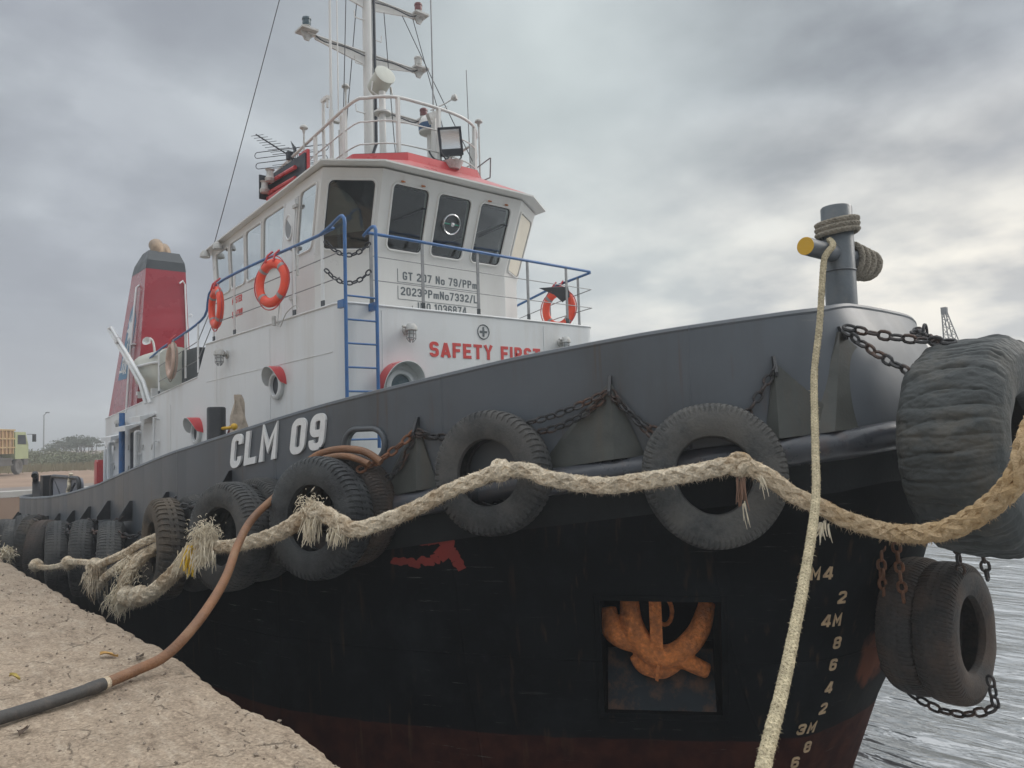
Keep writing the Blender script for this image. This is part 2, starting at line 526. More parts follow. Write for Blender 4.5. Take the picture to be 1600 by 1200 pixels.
def recalc(me):
    bm = bmesh.new()
    bm.from_mesh(me)
    bmesh.ops.recalc_face_normals(bm, faces=bm.faces)
    bm.to_mesh(me)
    bm.free()


def obj(name, mb, ms, parent=None, smooth=40, fix=True):
    me = bpy.data.meshes.new(name)
    me.from_pydata([tuple(p) for p in mb.v], [], mb.f)
    for m in (ms if isinstance(ms, (list, tuple)) else [ms]):
        me.materials.append(m)
    me.polygons.foreach_set('material_index', mb.m)
    me.validate()
    if fix:
        recalc(me)
    if smooth:
        me.polygons.foreach_set('use_smooth', [True] * len(me.polygons))
        me.set_sharp_from_angle(angle=R(smooth))
    o = bpy.data.objects.new(name, me)
    return link(o, parent)


def tag(o, label=None, cat=None, group=None, kind=None):
    if label:
        o['label'] = label
    if cat:
        o['category'] = cat
    if group:
        o['group'] = group
    if kind:
        o['kind'] = kind
    return o


def empty(name, loc, label, cat, group=None):
    o = bpy.data.objects.new(name, None)
    col.objects.link(o)
    o.location = loc
    PM[o.name] = Matrix.Translation(V(loc))
    return tag(o, label, cat, group)


def eval_mesh(o):
    dg = bpy.context.evaluated_depsgraph_get()
    dg.update()
    return bpy.data.meshes.new_from_object(o.evaluated_get(dg))


def boolean(o, cutters, op='DIFFERENCE'):
    for cmb_ in cutters:
        me = bpy.data.meshes.new('cut')
        me.from_pydata([tuple(p) for p in cmb_.v], [], cmb_.f)
        recalc(me)
        c = bpy.data.objects.new('cut', me)
        col.objects.link(c)
        md = o.modifiers.new('b', 'BOOLEAN')
        md.operation = op
        md.solver = 'EXACT'
        md.object = c
        bpy.context.view_layer.update()
        new = eval_mesh(o)
        o.modifiers.clear()
        old = o.data
        o.data = new
        bpy.data.meshes.remove(old)
        bpy.data.objects.remove(c)
        bpy.data.meshes.remove(me)
    return o


def smooth_angle(o, a=35):
    o.data.polygons.foreach_set('use_smooth', [True] * len(o.data.polygons))
    o.data.set_sharp_from_angle(angle=R(a))


def stroke_glyphs(txt, h, wd=0.58, hw=0.098, gap=0.30, ext=0.012, slant=0.0, layer=0.0006):
    """block letters drawn as mitred bands; returns verts, faces like text_mesh"""
    def arc(cx, cy, r, a0, a1, n=6):
        return [(cx + r * math.cos(R(a0 + (a1 - a0) * i / n)), cy + r * math.sin(R(a0 + (a1 - a0) * i / n))) for i in range(n + 1)]
    x0, x1, y0, y1 = hw, wd - hw, hw, 1 - hw
    r = 0.15
    ring = arc(x1 - r, y1 - r, r, 0, 90) + arc(x0 + r, y1 - r, r, 90, 180) + arc(x0 + r, y0 + r, r, 180, 270) + arc(x1 - r, y0 + r, r, 270, 360)
    mx = wd / 2
    top = arc(x1 - r, y1 - r, r, 90, 0)
    bowl = top + arc(x1 - r, 0.48 + r, r, 0, -90)
    small = [(p[0] * 0.92, p[1] * 0.64) for p in ring]
    G = {
        'C': ([([(x1, 0.68)] + arc(x1 - r, y1 - r, r, 0, 90) + arc(x0 + r, y1 - r, r, 90, 180) + arc(x0 + r, y0 + r, r, 180, 270) + arc(x1 - r, y0 + r, r, 270, 360) + [(x1, 0.32)], False)], wd),
        'G': ([([(x1, 0.70)] + arc(x1 - r, y1 - r, r, 0, 90) + arc(x0 + r, y1 - r, r, 90, 180) + arc(x0 + r, y0 + r, r, 180, 270) + arc(x1 - r, y0 + r, r, 270, 360) + [(x1, 0.45), (mx, 0.45)], False)], wd),
        'L': ([([(x0, 1.0), (x0, y0), (wd, y0)], False)], wd),
        'M': ([([(x0, 0.0), (x0, 0.93), (0.38, 0.36), (0.76 - x0, 0.93), (0.76 - x0, 0.0)], False)], 0.76),
        'N': ([([(x0, 0), (x0, 1)], False), ([(x0, 0.95), (x1, 0.05)], False), ([(x1, 0), (x1, 1)], False)], wd),
        '0': ([(ring, True)], wd), 'O': ([(ring, True)], wd), 'o': ([(small, True)], wd * 0.92),
        '9': ([(arc(x1 - r, y1 - r, r, 0, 90) + arc(x0 + r, y1 - r, r, 90, 180) + arc(x0 + r, 0.46 + r, r, 180, 270) + [(x1 - 0.01, 0.46)], False),
               ([(x1, y1 - r)] + arc(x1 - r, y0 + r, r, 360, 270) + arc(x0 + r, y0 + r, r, 270, 180) + [(x0, 0.30)], False)], wd),
        '6': ([(arc(x1 - r, y0 + r, r, 0, -90) + arc(x0 + r, y0 + r, r, 270, 180) + arc(x0 + r, 0.54 - r, r, 180, 90) + arc(x1 - r, 0.54 - r, r, 90, 0), True),
               ([(x0, y0 + r)] + arc(x0 + r, y1 - r, r, 180, 90) + arc(x1 - r, y1 - r, r, 90, 0) + [(x1, 0.72)], False)], wd),
        '8': ([(arc(x1 - r, y0 + r, r, 0, -90) + arc(x0 + r, y0 + r, r, 270, 180) + arc(x0 + r, 0.52 - r, r, 180, 90) + arc(x1 - r, 0.52 - r, r, 90, 0), True),
               (arc(x1 - r, 0.52 + r, r, 0, -90) + arc(x0 + r, 0.52 + r, r, 270, 180) + arc(x0 + r, y1 - r, r, 180, 90) + arc(x1 - r, y1 - r, r, 90, 0), True)], wd),
        '2': ([([(x0, 0.72)] + arc(x0 + r, y1 - r, r, 180, 90) + top + [(x1, 0.58), (x0, 0.17), (x0, y0 - hw * 0.2)], False), ([(0.01, y0), (wd, y0)], False)], wd),
        '3': ([([(x0, 0.78)] + arc(x0 + r, y1 - r, r, 180, 90) + bowl + [(mx - 0.08, 0.48)], False), ([(mx, 0.52)] + arc(x1 - r, 0.52 - r, r, 90, 0) + arc(x1 - r, y0 + r, r, 0, -90) + arc(x0 + r, y0 + r, r, 270, 180) + [(x0, 0.24)], False)], wd),
        '4': ([([(x1 - 0.06, 0), (x1 - 0.06, 1)], False), ([(x1 - 0.12, 1), (x0 - 0.03, 0.27)], False), ([(0, 0.27), (wd + 0.04, 0.27)], False)], wd),
        '7': ([([(0, y1), (x1, y1), (wd * 0.32, 0)], False)], wd),
        '1': ([([(0.03, 0.74), (0.22, 0.95)], False), ([(0.24, 0), (0.24, 1)], False)], 0.36),
        'S': ([([(x1, 0.74)] + arc(x1 - r, y1 - r, r, 0, 90) + arc(x0 + r, y1 - r, r, 90, 180) + arc(x0 + r, 0.5 + r, r, 180, 270) + arc(x1 - r, 0.5 - r, r, 90, 0) + arc(x1 - r, y0 + r, r, 0, -90) + arc(x0 + r, y0 + r, r, 270, 180) + [(x0, 0.26)], False)], wd),
        'A': ([([(x0 - 0.05, 0), (mx, 0.95)], False), ([(mx, 0.95), (x1 + 0.05, 0)], False), ([(x0 + 0.05, 0.27), (x1 - 0.05, 0.27)], False)], wd),
        'F': ([([(x0, 0), (x0, y1), (wd - 0.02, y1)], False), ([(x0, 0.5), (wd - 0.08, 0.5)], False)], wd - 0.04),
        'E': ([([(wd - 0.02, y1), (x0, y1), (x0, y0), (wd - 0.02, y0)], False), ([(x0, 0.5), (wd - 0.08, 0.5)], False)], wd - 0.02),
        'T': ([([(0, y1), (wd, y1)], False), ([(mx, y1), (mx, 0)], False)], wd),
        'Y': ([([(x0 - 0.04, 1), (mx, 0.45), (x1 + 0.04, 1)], False), ([(mx, 0.5), (mx, 0)], False)], wd),
        'I': ([([(hw, 0), (hw, 1)], False)], 2 * hw),
        'P': ([([(x0, 0), (x0, y1)] + bowl + [(x0, 0.48)], False)], wd),
        'R': ([([(x0, 0), (x0, y1)] + bowl + [(x0, 0.48)], False), ([(mx, 0.48), (x1, 0)], False)], wd),
        'm': ([([(x0, 0), (x0, 0.64)], False), ([(x0, 0.56), (0.74 - x0, 0.56), (0.74 - x0, 0)], False), ([(0.37, 0.56), (0.37, 0)], False)], 0.74),
        '/': ([([(0.04, -0.03), (0.40, 1.03)], False)], 0.44),
    }
    vs_, fs_ = [], []
    X = 0
    for ch in txt:
        if ch == ' ':
            X += 0.42
            continue
        paths, w_ = G[ch]
        for si, (path, closed) in enumerate(paths):
            dz = layer * si
            n = len(path)
            L_, R_ = [], []
            for i in range(n):
                a = path[i - 1] if (i or closed) else None
                b = path[(i + 1) % n] if (i < n - 1 or closed) else None
                p = path[i]
                ds = []
                if a is not None and (a[0] - p[0]) ** 2 + (a[1] - p[1]) ** 2 > 1e-9:
                    ds.append(V((p[0] - a[0], p[1] - a[1], 0)).normalized())
                if b is not None and (b[0] - p[0]) ** 2 + (b[1] - p[1]) ** 2 > 1e-9:
                    ds.append(V((b[0] - p[0], b[1] - p[1], 0)).normalized())
                d = sum(ds, V((0, 0, 0))).normalized()
                nn = V((-d.y, d.x, 0))
                n0 = V((-ds[0].y, ds[0].x, 0))
                k = hw / max(0.62, nn.dot(n0))
                L_.append(V((p[0], p[1], 0)) + nn * k)
                R_.append(V((p[0], p[1], 0)) - nn * k)
            o = len(vs_)
            for q in range(n):
                for (pp, zz) in ((L_[q], ext + dz), (R_[q], ext + dz), (L_[q], -ext), (R_[q], -ext)):
                    vs_.append(V(((pp.x + X + slant * pp.y) * h, pp.y * h, zz)))
            for q in range(n if closed else n - 1):
                a = o + q * 4
                b = o + ((q + 1) % n) * 4
                fs_ += [(a, b, b + 1, a + 1), (a + 2, a + 3, b + 3, b + 2), (a, a + 2, b + 2, b), (a + 1, b + 1, b + 3, a + 3)]
            if not closed:
                e = o + (n - 1) * 4
                fs_ += [(o, o + 1, o + 3, o + 2), (e, e + 2, e + 3, e + 1)]
        X += w_ + gap * 0.55
    return vs_, fs_


def text_on(name, txt, size, origin, right, up, m, parent, hw=0.085, ext=0.003, width=None):
    right = V(right).normalized()
    up = V(up).normalized()
    nn = right.cross(up)
    vs_, fs_ = stroke_glyphs(txt, size, hw=hw, ext=ext)
    k = width / max(v.x for v in vs_) if width else 1.0
    mb = MB()
    mb.add([V(origin) + right * v.x * k + up * v.y + nn * v.z for v in vs_], fs_)
    return obj(name, mb, m, parent, smooth=None)


def catmull(pts, t):
    n = len(pts)
    i = max(0, min(n - 2, int(t)))
    f = t - i
    p0 = V(pts[max(0, i - 1)])
    p1 = V(pts[i])
    p2 = V(pts[i + 1])
    p3 = V(pts[min(n - 1, i + 2)])
    return 0.5 * ((2 * p1) + (p2 - p0) * f + (2 * p0 - 5 * p1 + 4 * p2 - p3) * f * f + (3 * p1 - p0 - 3 * p2 + p3) * f ** 3)


def smooth_path(pts, step=0.05):
    """dense, even resampling of a spline through pts"""
    pts = [V(p) for p in pts]
    dense = []
    for i in range(len(pts) - 1):
        k = 24
        for j in range(k):
            dense.append(catmull(pts, i + j / k))
    dense.append(pts[-1])
    out = [dense[0].copy()]
    acc = 0
    for a, b in zip(dense, dense[1:]):
        L = (b - a).length
        while L > 0 and acc + L >= step:
            q = (step - acc) / L
            a = a + (b - a) * q
            out.append(a.copy())
            L = (b - a).length
            acc = 0
        acc += L
    out.append(dense[-1].copy())
    return out


def lerp_tab(tab, x):
    if x <= tab[0][0]:
        return tab[0][1]
    for (a, b), (c, d) in zip(tab, tab[1:]):
        if x <= c:
            f = (x - a) / (c - a)
            return b + (d - b) * f
    return tab[-1][1]


# ------------------------------------------------------------------ setting: water, land, quay
rnd = random.Random(7)


def water_mat():
    m = bpy.data.materials.new('harbour_water')
    m.use_nodes = True
    t = m.node_tree
    b = t.nodes['Principled BSDF']
    b.inputs['Base Color'].default_value = (0.22, 0.24, 0.25, 1)
    b.inputs['Roughness'].default_value = 0.09
    b.inputs['IOR'].default_value = 2.3
    b.inputs['Specular IOR Level'].default_value = 0.9
    tcn = t.nodes.new('ShaderNodeTexCoord')
    mpn = t.nodes.new('ShaderNodeMapping')
    mpn.inputs['Scale'].default_value = (0.38, 1.0, 1)
    mpn.inputs['Rotation'].default_value = (0, 0, R(55))
    t.links.new(tcn.outputs['Object'], mpn.inputs[0])
    hs = []
    for sc, wt in ((0.75, 1.0), (2.1, 0.5), (6.5, 0.13)):
        n = t.nodes.new('ShaderNodeTexNoise')
        n.inputs['Scale'].default_value = sc
        n.inputs['Detail'].default_value = 3
        n.inputs['Roughness'].default_value = 0.5
        n.inputs['Distortion'].default_value = 0.6
        t.links.new(mpn.outputs[0], n.inputs['Vector'])
        hs.append(math_node(t, 'MULTIPLY', n.outputs['Fac'], wt))
    h = math_node(t, 'ADD', math_node(t, 'ADD', hs[0], hs[1]), hs[2])
    bp = t.nodes.new('ShaderNodeBump')
    bp.inputs['Strength'].default_value = 1.0
    bp.inputs['Distance'].default_value = 0.5
    t.links.new(h, bp.inputs['Height'])
    t.links.new(bp.outputs[0], b.inputs['Normal'])
    return m


mb = MB()
mb.add([(-3000, -3000, 0), (3000, -3000, 0), (3000, 5000, 0), (-3000, 5000, 0)], [(0, 1, 2, 3)])
tag(obj('water', mb, water_mat(), smooth=None), kind='structure')

def quay_mat():
    m = mat('quay_concrete', (0.375, 0.297, 0.222), 0.95, var=0.14, scale=1.1, bump=0, dirt=(0.20, 0.155, 0.115), damt=0.8, dscale=5.0, spec=0.12, fine=(42, 0.20), dlo=0.52)
    t = m.node_tree
    b = t.nodes['Principled BSDF']
    src = b.inputs['Base Color'].links[0].from_socket
    tcn = t.nodes.new('ShaderNodeTexCoord')
    # dark pits and grit
    v = t.nodes.new('ShaderNodeTexVoronoi')
    v.inputs['Scale'].default_value = 26
    v.inputs['Randomness'].default_value = 1
    t.links.new(tcn.outputs['Object'], v.inputs['Vector'])
    n3 = t.nodes.new('ShaderNodeTexNoise')
    n3.inputs['Scale'].default_value = 2.3
    n3.inputs['Detail'].default_value = 6
    t.links.new(tcn.outputs['Object'], n3.inputs['Vector'])
    pit = ramp_node(t, v.outputs['Distance'], [(0.05, 1.0), (0.17, 0.0)])
    msk = ramp_node(t, n3.outputs['Fac'], [(0.50, 0.0), (0.60, 1.0)])
    pm = math_node(t, 'MULTIPLY', pit, msk)
    c = mix_node(t, math_node(t, 'MULTIPLY', pm, 0.7), src, (0.085, 0.065, 0.05))
    # pale scuffs stretched along the quay
    mp_ = t.nodes.new('ShaderNodeMapping')
    mp_.inputs['Scale'].default_value = (0.8, 3.0, 1)
    t.links.new(tcn.outputs['Object'], mp_.inputs[0])
    n4 = t.nodes.new('ShaderNodeTexNoise')
    n4.inputs['Scale'].default_value = 4.5
    n4.inputs['Detail'].default_value = 9
    n4.inputs['Roughness'].default_value = 0.7
    t.links.new(mp_.outputs[0], n4.inputs['Vector'])
    c = mix_node(t, ramp_node(t, n4.outputs['Fac'], [(0.52, 0.0), (0.66, 0.55)]), c, (0.50, 0.42, 0.33))
    c = mix_node(t, ramp_node(t, n4.outputs['Fac'], [(0.33, 0.85), (0.44, 0.0)]), c, (0.20, 0.15, 0.11))
    t.links.new(c, b.inputs['Base Color'])
    h1 = t.nodes.new('ShaderNodeTexNoise')
    h1.inputs['Scale'].default_value = 13
    h1.inputs['Detail'].default_value = 10
    h1.inputs['Roughness'].default_value = 0.68
    t.links.new(tcn.outputs['Object'], h1.inputs['Vector'])
    wn = t.nodes.new('ShaderNodeVectorMath')
    wn.operation = 'MULTIPLY_ADD'
    t.links.new(n3.outputs['Color'], wn.inputs[0])
    wn.inputs[1].default_value = (0.5, 0.5, 0.5)
    t.links.new(tcn.outputs['Object'], wn.inputs[2])
    vc = t.nodes.new('ShaderNodeTexVoronoi')
    vc.feature = 'DISTANCE_TO_EDGE'
    vc.inputs['Scale'].default_value = 1.15
    t.links.new(wn.outputs[0], vc.inputs['Vector'])
    crk = ramp_node(t, vc.outputs['Distance'], [(0.0, 1.0), (0.012, 0.0)])
    crk = math_node(t, 'MULTIPLY', crk, ramp_node(t, n4.outputs['Fac'], [(0.50, 0.0), (0.58, 1.0)]))
    c = mix_node(t, math_node(t, 'MULTIPLY', crk, 0.55), c, (0.07, 0.052, 0.04))
    # exposed aggregate
    va = t.nodes.new('ShaderNodeTexVoronoi')
    va.inputs['Scale'].default_value = 85
    t.links.new(tcn.outputs['Object'], va.inputs['Vector'])
    ag = mix_node(t, 0.5, va.outputs['Color'], (0.5, 0.5, 0.5))
    sepc = t.nodes.new('ShaderNodeSeparateColor')
    t.links.new(va.outputs['Color'], sepc.inputs[0])
    agv = ramp_node(t, sepc.outputs[0], [(0.0, 0.80), (1.0, 1.18)])
    c = mix_node(t, 1.0, c, agv, 'MULTIPLY')
    t.links.new(c, b.inputs['Base Color'])
    hh = math_node(t, 'SUBTRACT', math_node(t, 'SUBTRACT', h1.outputs['Fac'], math_node(t, 'MULTIPLY', crk, 0.5)), math_node(t, 'MULTIPLY', pm, 0.35))
    bp = t.nodes.new('ShaderNodeBump')
    bp.inputs['Strength'].default_value = 0.8
    bp.inputs['Distance'].default_value = 0.038
    t.links.new(hh, bp.inputs['Height'])
    t.links.new(bp.outputs[0], b.inputs['Normal'])
    return m


M['quay'] = quay_mat()
M['earth'] = mat('dusty_earth', (0.30, 0.21, 0.155), 0.95, var=0.18, scale=0.25, bump=0.3, bscale=3, dirt=(0.38, 0.29, 0.22), damt=0.5, dscale=0.6, spec=0.1)

QZ = 1.9
QE = 1.74


EDGE = [(-26, -0.12), (-13.4, -0.10), (-8.85, 0.0), (-5.9, 0.085), (-4.2, 0.075), (-3.3, 0.05), (-2.6, 0.02), (2, 0.0)]


def edge_off(x):
    """how far the broken quay edge wanders"""
    a = lerp_tab(EDGE, x) + noise.noise(V((x * 0.9, 3.1, 0))) * 0.045
    b = noise.noise(V((x * 3.1, 9.1, 0))) * 0.035 - max(0, noise.noise(V((x * 4.3, 2.2, 7))) - 0.15) * 0.10
    c = noise.noise(V((x * 11.0, 1.1, 0))) * 0.010
    d = noise.noise(V((x * 25.0, 5.1, 0))) * 0.008 + noise.noise(V((x * 61.0, 5.1, 0))) * 0.006
    return a + b + c + d


# near quay: fine grid with broken, rounded edge
xs = []
x = 1.5
while x > -26:
    xs.append(x)
    x -= 0.016 if x > -7 else (0.06 if x > -13 else 0.15)
cross = [(-9.0, 0), (-5.0, 0), (-3.0, 0), (-2.0, 0)] + [(-1.4 + 0.08 * i, 0) for i in range(10)] + [(-0.64 + 0.04 * i, 0) for i in range(13)] + \
        [(-0.12, -0.002), (-0.09, -0.006), (-0.06, -0.014), (-0.035, -0.028), (-0.015, -0.05), (-0.003, -0.085), (0.0, -0.14), (-0.015, -0.25), (-0.02, -0.4), (-0.03, -0.7), (-0.05, -1.2), (-0.05, -2.6)]
mb = MB()
nc = len(cross)
vs_ = []
for x in xs:
    eo = edge_off(x)
    for j, (dy, dz) in enumerate(cross):
        wgt = max(0.0, min(1.0, 1 + dy / 1.5))
        y = QE + dy + eo * wgt
        z = QZ + dz
        q = V((x, y, 0))
        if dy > -9:
            z += noise.noise(q * 0.7) * 0.018 + noise.noise(q * 3.1) * 0.010 + noise.noise(q * 9.0) * 0.006 * (1 if dz > -0.3 else 3) + noise.noise(q * 24.0) * 0.0035
            y += noise.noise(V((x * 14, z * 14, 3))) * 0.012 * (1 if dz < -0.001 else 0)
        if dz < -0.1:
            y += noise.noise(V((x * 3, z * 4, 8))) * 0.05
        vs_.append(V((x, y, z)))
fs_ = []
for i in range(len(xs) - 1):
    for j in range(nc - 1):
        fs_.append((i * nc + j, i * nc + j + 1, (i + 1) * nc + j + 1, (i + 1) * nc + j))
mb.add(vs_, fs_)
tag(obj('quay', mb, M['quay'], smooth=60), kind='structure')

# land behind: one sheet reaching the horizon
mb = MB()
HX = -30.5   # end wall of the harbour basin
land = []
gx = [2500, 60, 1.6]
mb.add([(2500, -3000, 1.88), (2500, -7.1, 1.88), (-26.0, -7.1, 1.88), (-26.0, 1.70, 1.87), (HX, 1.70, 1.86), (HX, 46, 1.86), (-3000, 1500, 1.86), (-3000, -3000, 1.88)],
       [(0, 1, 2, 7), (2, 3, 4, 7), (4, 5, 6, 7)])
mb.add([(-26.0, 1.70, 1.87), (HX, 1.70, 1.86), (HX, 46, 1.86), (-26.0, 1.70, -1.5), (HX, 1.70, -1.5), (HX, 46, -1.5), (-3000, 1500, 1.86), (-3000, 1500, -1.5)],
       [(0, 1, 4, 3), (1, 2, 5, 4), (2, 6, 7, 5)])
tag(obj('ground', mb, M['earth'], smooth=None, fix=False), kind='structure')

M['kerbc'] = mat('pale_kerb_concrete', (0.42, 0.40, 0.37), 0.9, var=0.15, scale=1.5)
mb = MB()
mb.box((HX - 0.35, 23.5, 1.95), (0.7, 44, 0.2))
tag(obj('kerb', mb, M['kerbc'], smooth=None), kind='structure')
M['road'] = mat('haul_road_surface', (0.20, 0.17, 0.15), 0.9, var=0.15, scale=0.5)
mb = MB()
mb.add([(-38.5, -80, 1.868), (-38.5, 44, 1.868), (-33, 44, 1.868), (-33, -80, 1.868)], [(0, 1, 2, 3)])
tag(obj('haul_road', mb, M['road'], smooth=None), kind='structure')

# grit and pebbles
mb = MB()
rp = random.Random(21)
for i in range(1500):
    x = -2.2 - 9.5 * rp.random() ** 1.4
    y = QE + edge_off(x) - 0.06 - abs(rp.gauss(0, 0.9))
    if y < -3:
        continue
    sz = 0.0035 + 0.011 * rp.random() ** 4
    ro = Matrix.Rotation(rp.uniform(0, 3), 3, 'Z') @ Matrix.Rotation(rp.uniform(0, 3), 3, 'X')
    q = [ro @ V((a * sz * rp.uniform(.7, 1.3), b * sz * rp.uniform(.6, 1.2), c * sz * rp.uniform(.5, 1))) + V((x, y, QZ + sz * 0.4 + noise.noise(V((x, y, 0)) * 0.7) * 0.018 + noise.noise(V((x, y, 0)) * 3.1) * 0.010)) for (a, b, c) in ((1, 0, 0), (-1, 0, 0), (0, 1, 0), (0, -1, 0), (0, 0, 1), (0, 0, -1))]
    mb.add(q, [(0, 2, 4), (2, 1, 4), (1, 3, 4), (3, 0, 4), (2, 0, 5), (1, 2, 5), (3, 1, 5), (0, 3, 5)])
tag(obj('grit', mb, mat('grit', (0.26, 0.21, 0.165), 0.95, var=0.4, scale=30), smooth=None), kind='stuff')

# small litter on the quay
for (x, y, lab, c, s_, dz) in [(-6.2, 1.43, 'curled yellow dry leaf lying by the brown hose', (0.50, 0.30, 0.10), 0.075, 0), (-6.08, 0.84, 'thin yellow leaf near the left edge of the quay', (0.40, 0.30, 0.08), 0.06, 0),
                              (-4.9, 0.72, 'dark brown shrivelled leaf in the near left corner of the quay', (0.07, 0.045, 0.03), 0.07, 0), (-5.98, 1.58, 'crumpled dark leaf between the hose and the quay edge', (0.10, 0.075, 0.055), 0.07, 0)]:
    mb = MB()
    rl = random.Random(int(x * 100))
    a0 = rl.uniform(0, 3)
    rows = 7
    vs_ = []
    for i in range(rows):
        f = i / (rows - 1)
        wd = math.sin(math.pi * min(0.98, f + 0.02)) * s_ * 0.38
        for j in (-1, -0.4, 0.4, 1):
            p = V(((f - 0.5) * 2 * s_, j * wd * rl.uniform(.8, 1.2), 0.010 + 0.016 * abs(j) ** 1.5 + 0.012 * math.sin(f * 5 + j)))
            vs_.append(V((x, y, QZ + 0.002)) + Matrix.Rotation(a0, 3, 'Z') @ p)
    fs_ = [(i * 4 + j, i * 4 + j + 1, (i + 1) * 4 + j + 1, (i + 1) * 4 + j) for i in range(rows - 1) for j in range(3)]
    mb.add(vs_, fs_)
    tag(obj('dry_leaf', mb, mat('leaf_colour', c, 0.9), fix=False), lab, 'leaf', 'dry leaves on the quay')

# ------------------------------------------------------------------ tug hull lines
OUT = [(-21.4, 7), (-21.4, 5.2), (-21.2, 3.9), (-20.6, 3.1), (-19.6, 2.75), (-18, 2.72), (-14.8, 2.78), (-12, 2.78), (-10, 2.86), (-9.2, 2.97), (-7.9, 3.22), (-7, 3.49), (-6.25, 3.78), (-5.1, 4.37), (-4.1, 4.96), (-3.3, 5.55), (-2.85, 6.03), (-2.68, 6.45), (-2.62, 7)]
RAIL = OUT[:-4] + [(-3.36, 5.60), (-3.08, 6.12), (-3.03, 6.5), (-3.02, 7)]
LOW = [(-20.6, 7), (-20.6, 5.2), (-20.3, 4.0), (-19.8, 3.2), (-19, 2.95), (-17.6, 2.9), (-14.8, 2.88), (-12, 2.88), (-10, 2.95), (-9.2, 3.02), (-7.9, 3.25), (-7.2, 3.5), (-6.4, 3.93), (-5.3, 4.62), (-4.5, 5.28), (-3.9, 5.83), (-3.6, 6.25), (-3.52, 6.6), (-3.5, 7)]
ZR = [(-21.4, 2.36), (-19.7, 2.38), (-18, 2.43), (-16.4, 2.51), (-14.8, 2.64), (-12.8, 2.84), (-11.2, 3.07), (-9.2, 3.37), (-7.9, 3.57), (-7, 3.73), (-6.25, 3.85), (-5.1, 4.05), (-4.1, 4.19), (-3.3, 4.29), (-2.9, 4.35), (-2.7, 4.41), (-2.4, 4.43)]
NU = 18.0
CY = 7.0


def c2(tab, u):
    n = len(tab)
    p = catmull([(a, b, 0) for a, b in tab], u)
    if u >= n - 1.001 or u <= 0.001:
        p.y = CY
    p.y = min(p.y, CY)
    return p


def zrail(s):
    return lerp_tab(ZR, s)


def zfen(s):
    return zrail(s) - 1.07


def lower(u, z):
    """point of the hull skin below the fender, starboard side"""
    o = c2(OUT, u)
    l = c2(LOW, u)
    zf = zfen(o.x)
    if z >= 0.8:
        v = (z - 0.8) / max(0.05, (zf - 0.8))
        wv = max(0, v) ** 0.85
    else:
        wv = -(0.8 - z) * 0.45
    p = l + (o - l) * wv
    return V((p.x, min(p.y, CY), z))


def upper(u, v, inset=0.0):
    """point of the bulwark, v 0 at the fender, 1 at the rail"""
    o = c2(OUT, u)
    r = c2(RAIL, u)
    p = o + (r - o) * v ** 1.6
    zf = zfen(o.x)
    z = zf + (zrail(o.x) - zf) * v
    if inset:
        q = c2(OUT, min(NU, u + 0.02)) - c2(OUT, max(0, u - 0.02))
        nn = V((q.y, -q.x, 0)).normalized()
        p = p - nn * inset
        if p.y > CY:
            p.y = CY
    return V((p.x, p.y, z))


def u_at(s):
    """outline parameter where the fender line crosses x = s (starboard)"""
    lo, hi = 3.0, NU
    for _ in range(50):
        m_ = (lo + hi) / 2
        if c2(OUT, m_).x < s:
            lo = m_
        else:
            hi = m_
    return (lo + hi) / 2


def tan_at(u):
    q = c2(OUT, min(NU, u + 0.05)) - c2(OUT, max(0, u - 0.05))
    t = V((q.x, q.y, 0)).normalized()
    return t, V((t.y, -t.x, 0))      # tangent forward, normal outward


def skin(s, z, off=0.0):
    """point on the side at x = s and height z, pushed out by off"""
    lo, hi = 3.0, NU
    for _ in range(40):
        m_ = (lo + hi) / 2
        o = c2(OUT, m_)
        zf = zfen(o.x)
        p = lower(m_, z) if z < zf else upper(m_, min(1, (z - zf) / 1.07))
        if p.x < s:
            lo = m_
        else:
            hi = m_
    t, nn = tan_at((lo + hi) / 2)
    return p + nn * off, t, nn


def mirror(p):
    return V((p.x, 2 * CY - p.y, p.z))


tug = empty('tugboat', (-12, 7, 0), 'grey and black harbour tugboat with white deckhouse moored along the quay', 'boat')
# hull below the fender, closed by a lid so that the anchor pocket can be cut
us = [i * NU / 200 for i in range(201)]
loop = [(u, 0) for u in us] + [(u, 1) for u in us[::-1][1:-1]]
zs = [-1.2, -0.4, 0.0, 0.3, 0.6, 0.8, 1.0, 1.25, 1.5, 1.75, 2.0, 2.25, 2.5]
rows = []
NV = 14
for k in range(4 + NV):
    rg = []
    for (u, m_) in loop:
        zf = zfen(c2(OUT, u).x) - 0.01
        if k < 4:
            z = [-1.2, -0.4, 0.1, 0.5][k]
        else:
            z = 0.8 + (zf - 0.8) * (k - 4) / (NV - 1)
        p = lower(u, z)
        rg.append(mirror(p) if m_ else p)
    rows.append(rg)
mb = MB()
n = len(loop)
vs_ = [p for rg in rows for p in rg]
fs_ = []
for k in range(len(rows) - 1):
    for i in range(n):
        j = (i + 1) % n
        fs_.append((k * n + i, k * n + j, (k + 1) * n + j, (k + 1) * n + i))
fs_.append(tuple(range(n)))
fs_.append(tuple((len(rows) - 1) * n + i for i in range(n))[::-1])
mb.add(vs_, fs_)
hull = obj('hull', mb, M['hull'], tug)
# anchor pocket
PA = V((-4.735, 5.017, 0))
PB = V((-3.972, 5.665, 0))
pt = (PB - PA).normalized()
pn = V((pt.y, -pt.x, 0))
pa = PA
wlen = (PB - PA).length
cut = MB()
c0 = pa - pn * 0.62 + pt * 0.0
cut.prism([V((c0.x, c0.y, 0.98)), V((c0.x, c0.y, 0.98)) + pt * wlen, V((c0.x, c0.y, 1.98)) + pt * wlen, V((c0.x, c0.y, 1.98))], pn * 1.9)
boolean(hull, [cut])
smooth_angle(hull, 30)
mb = MB()
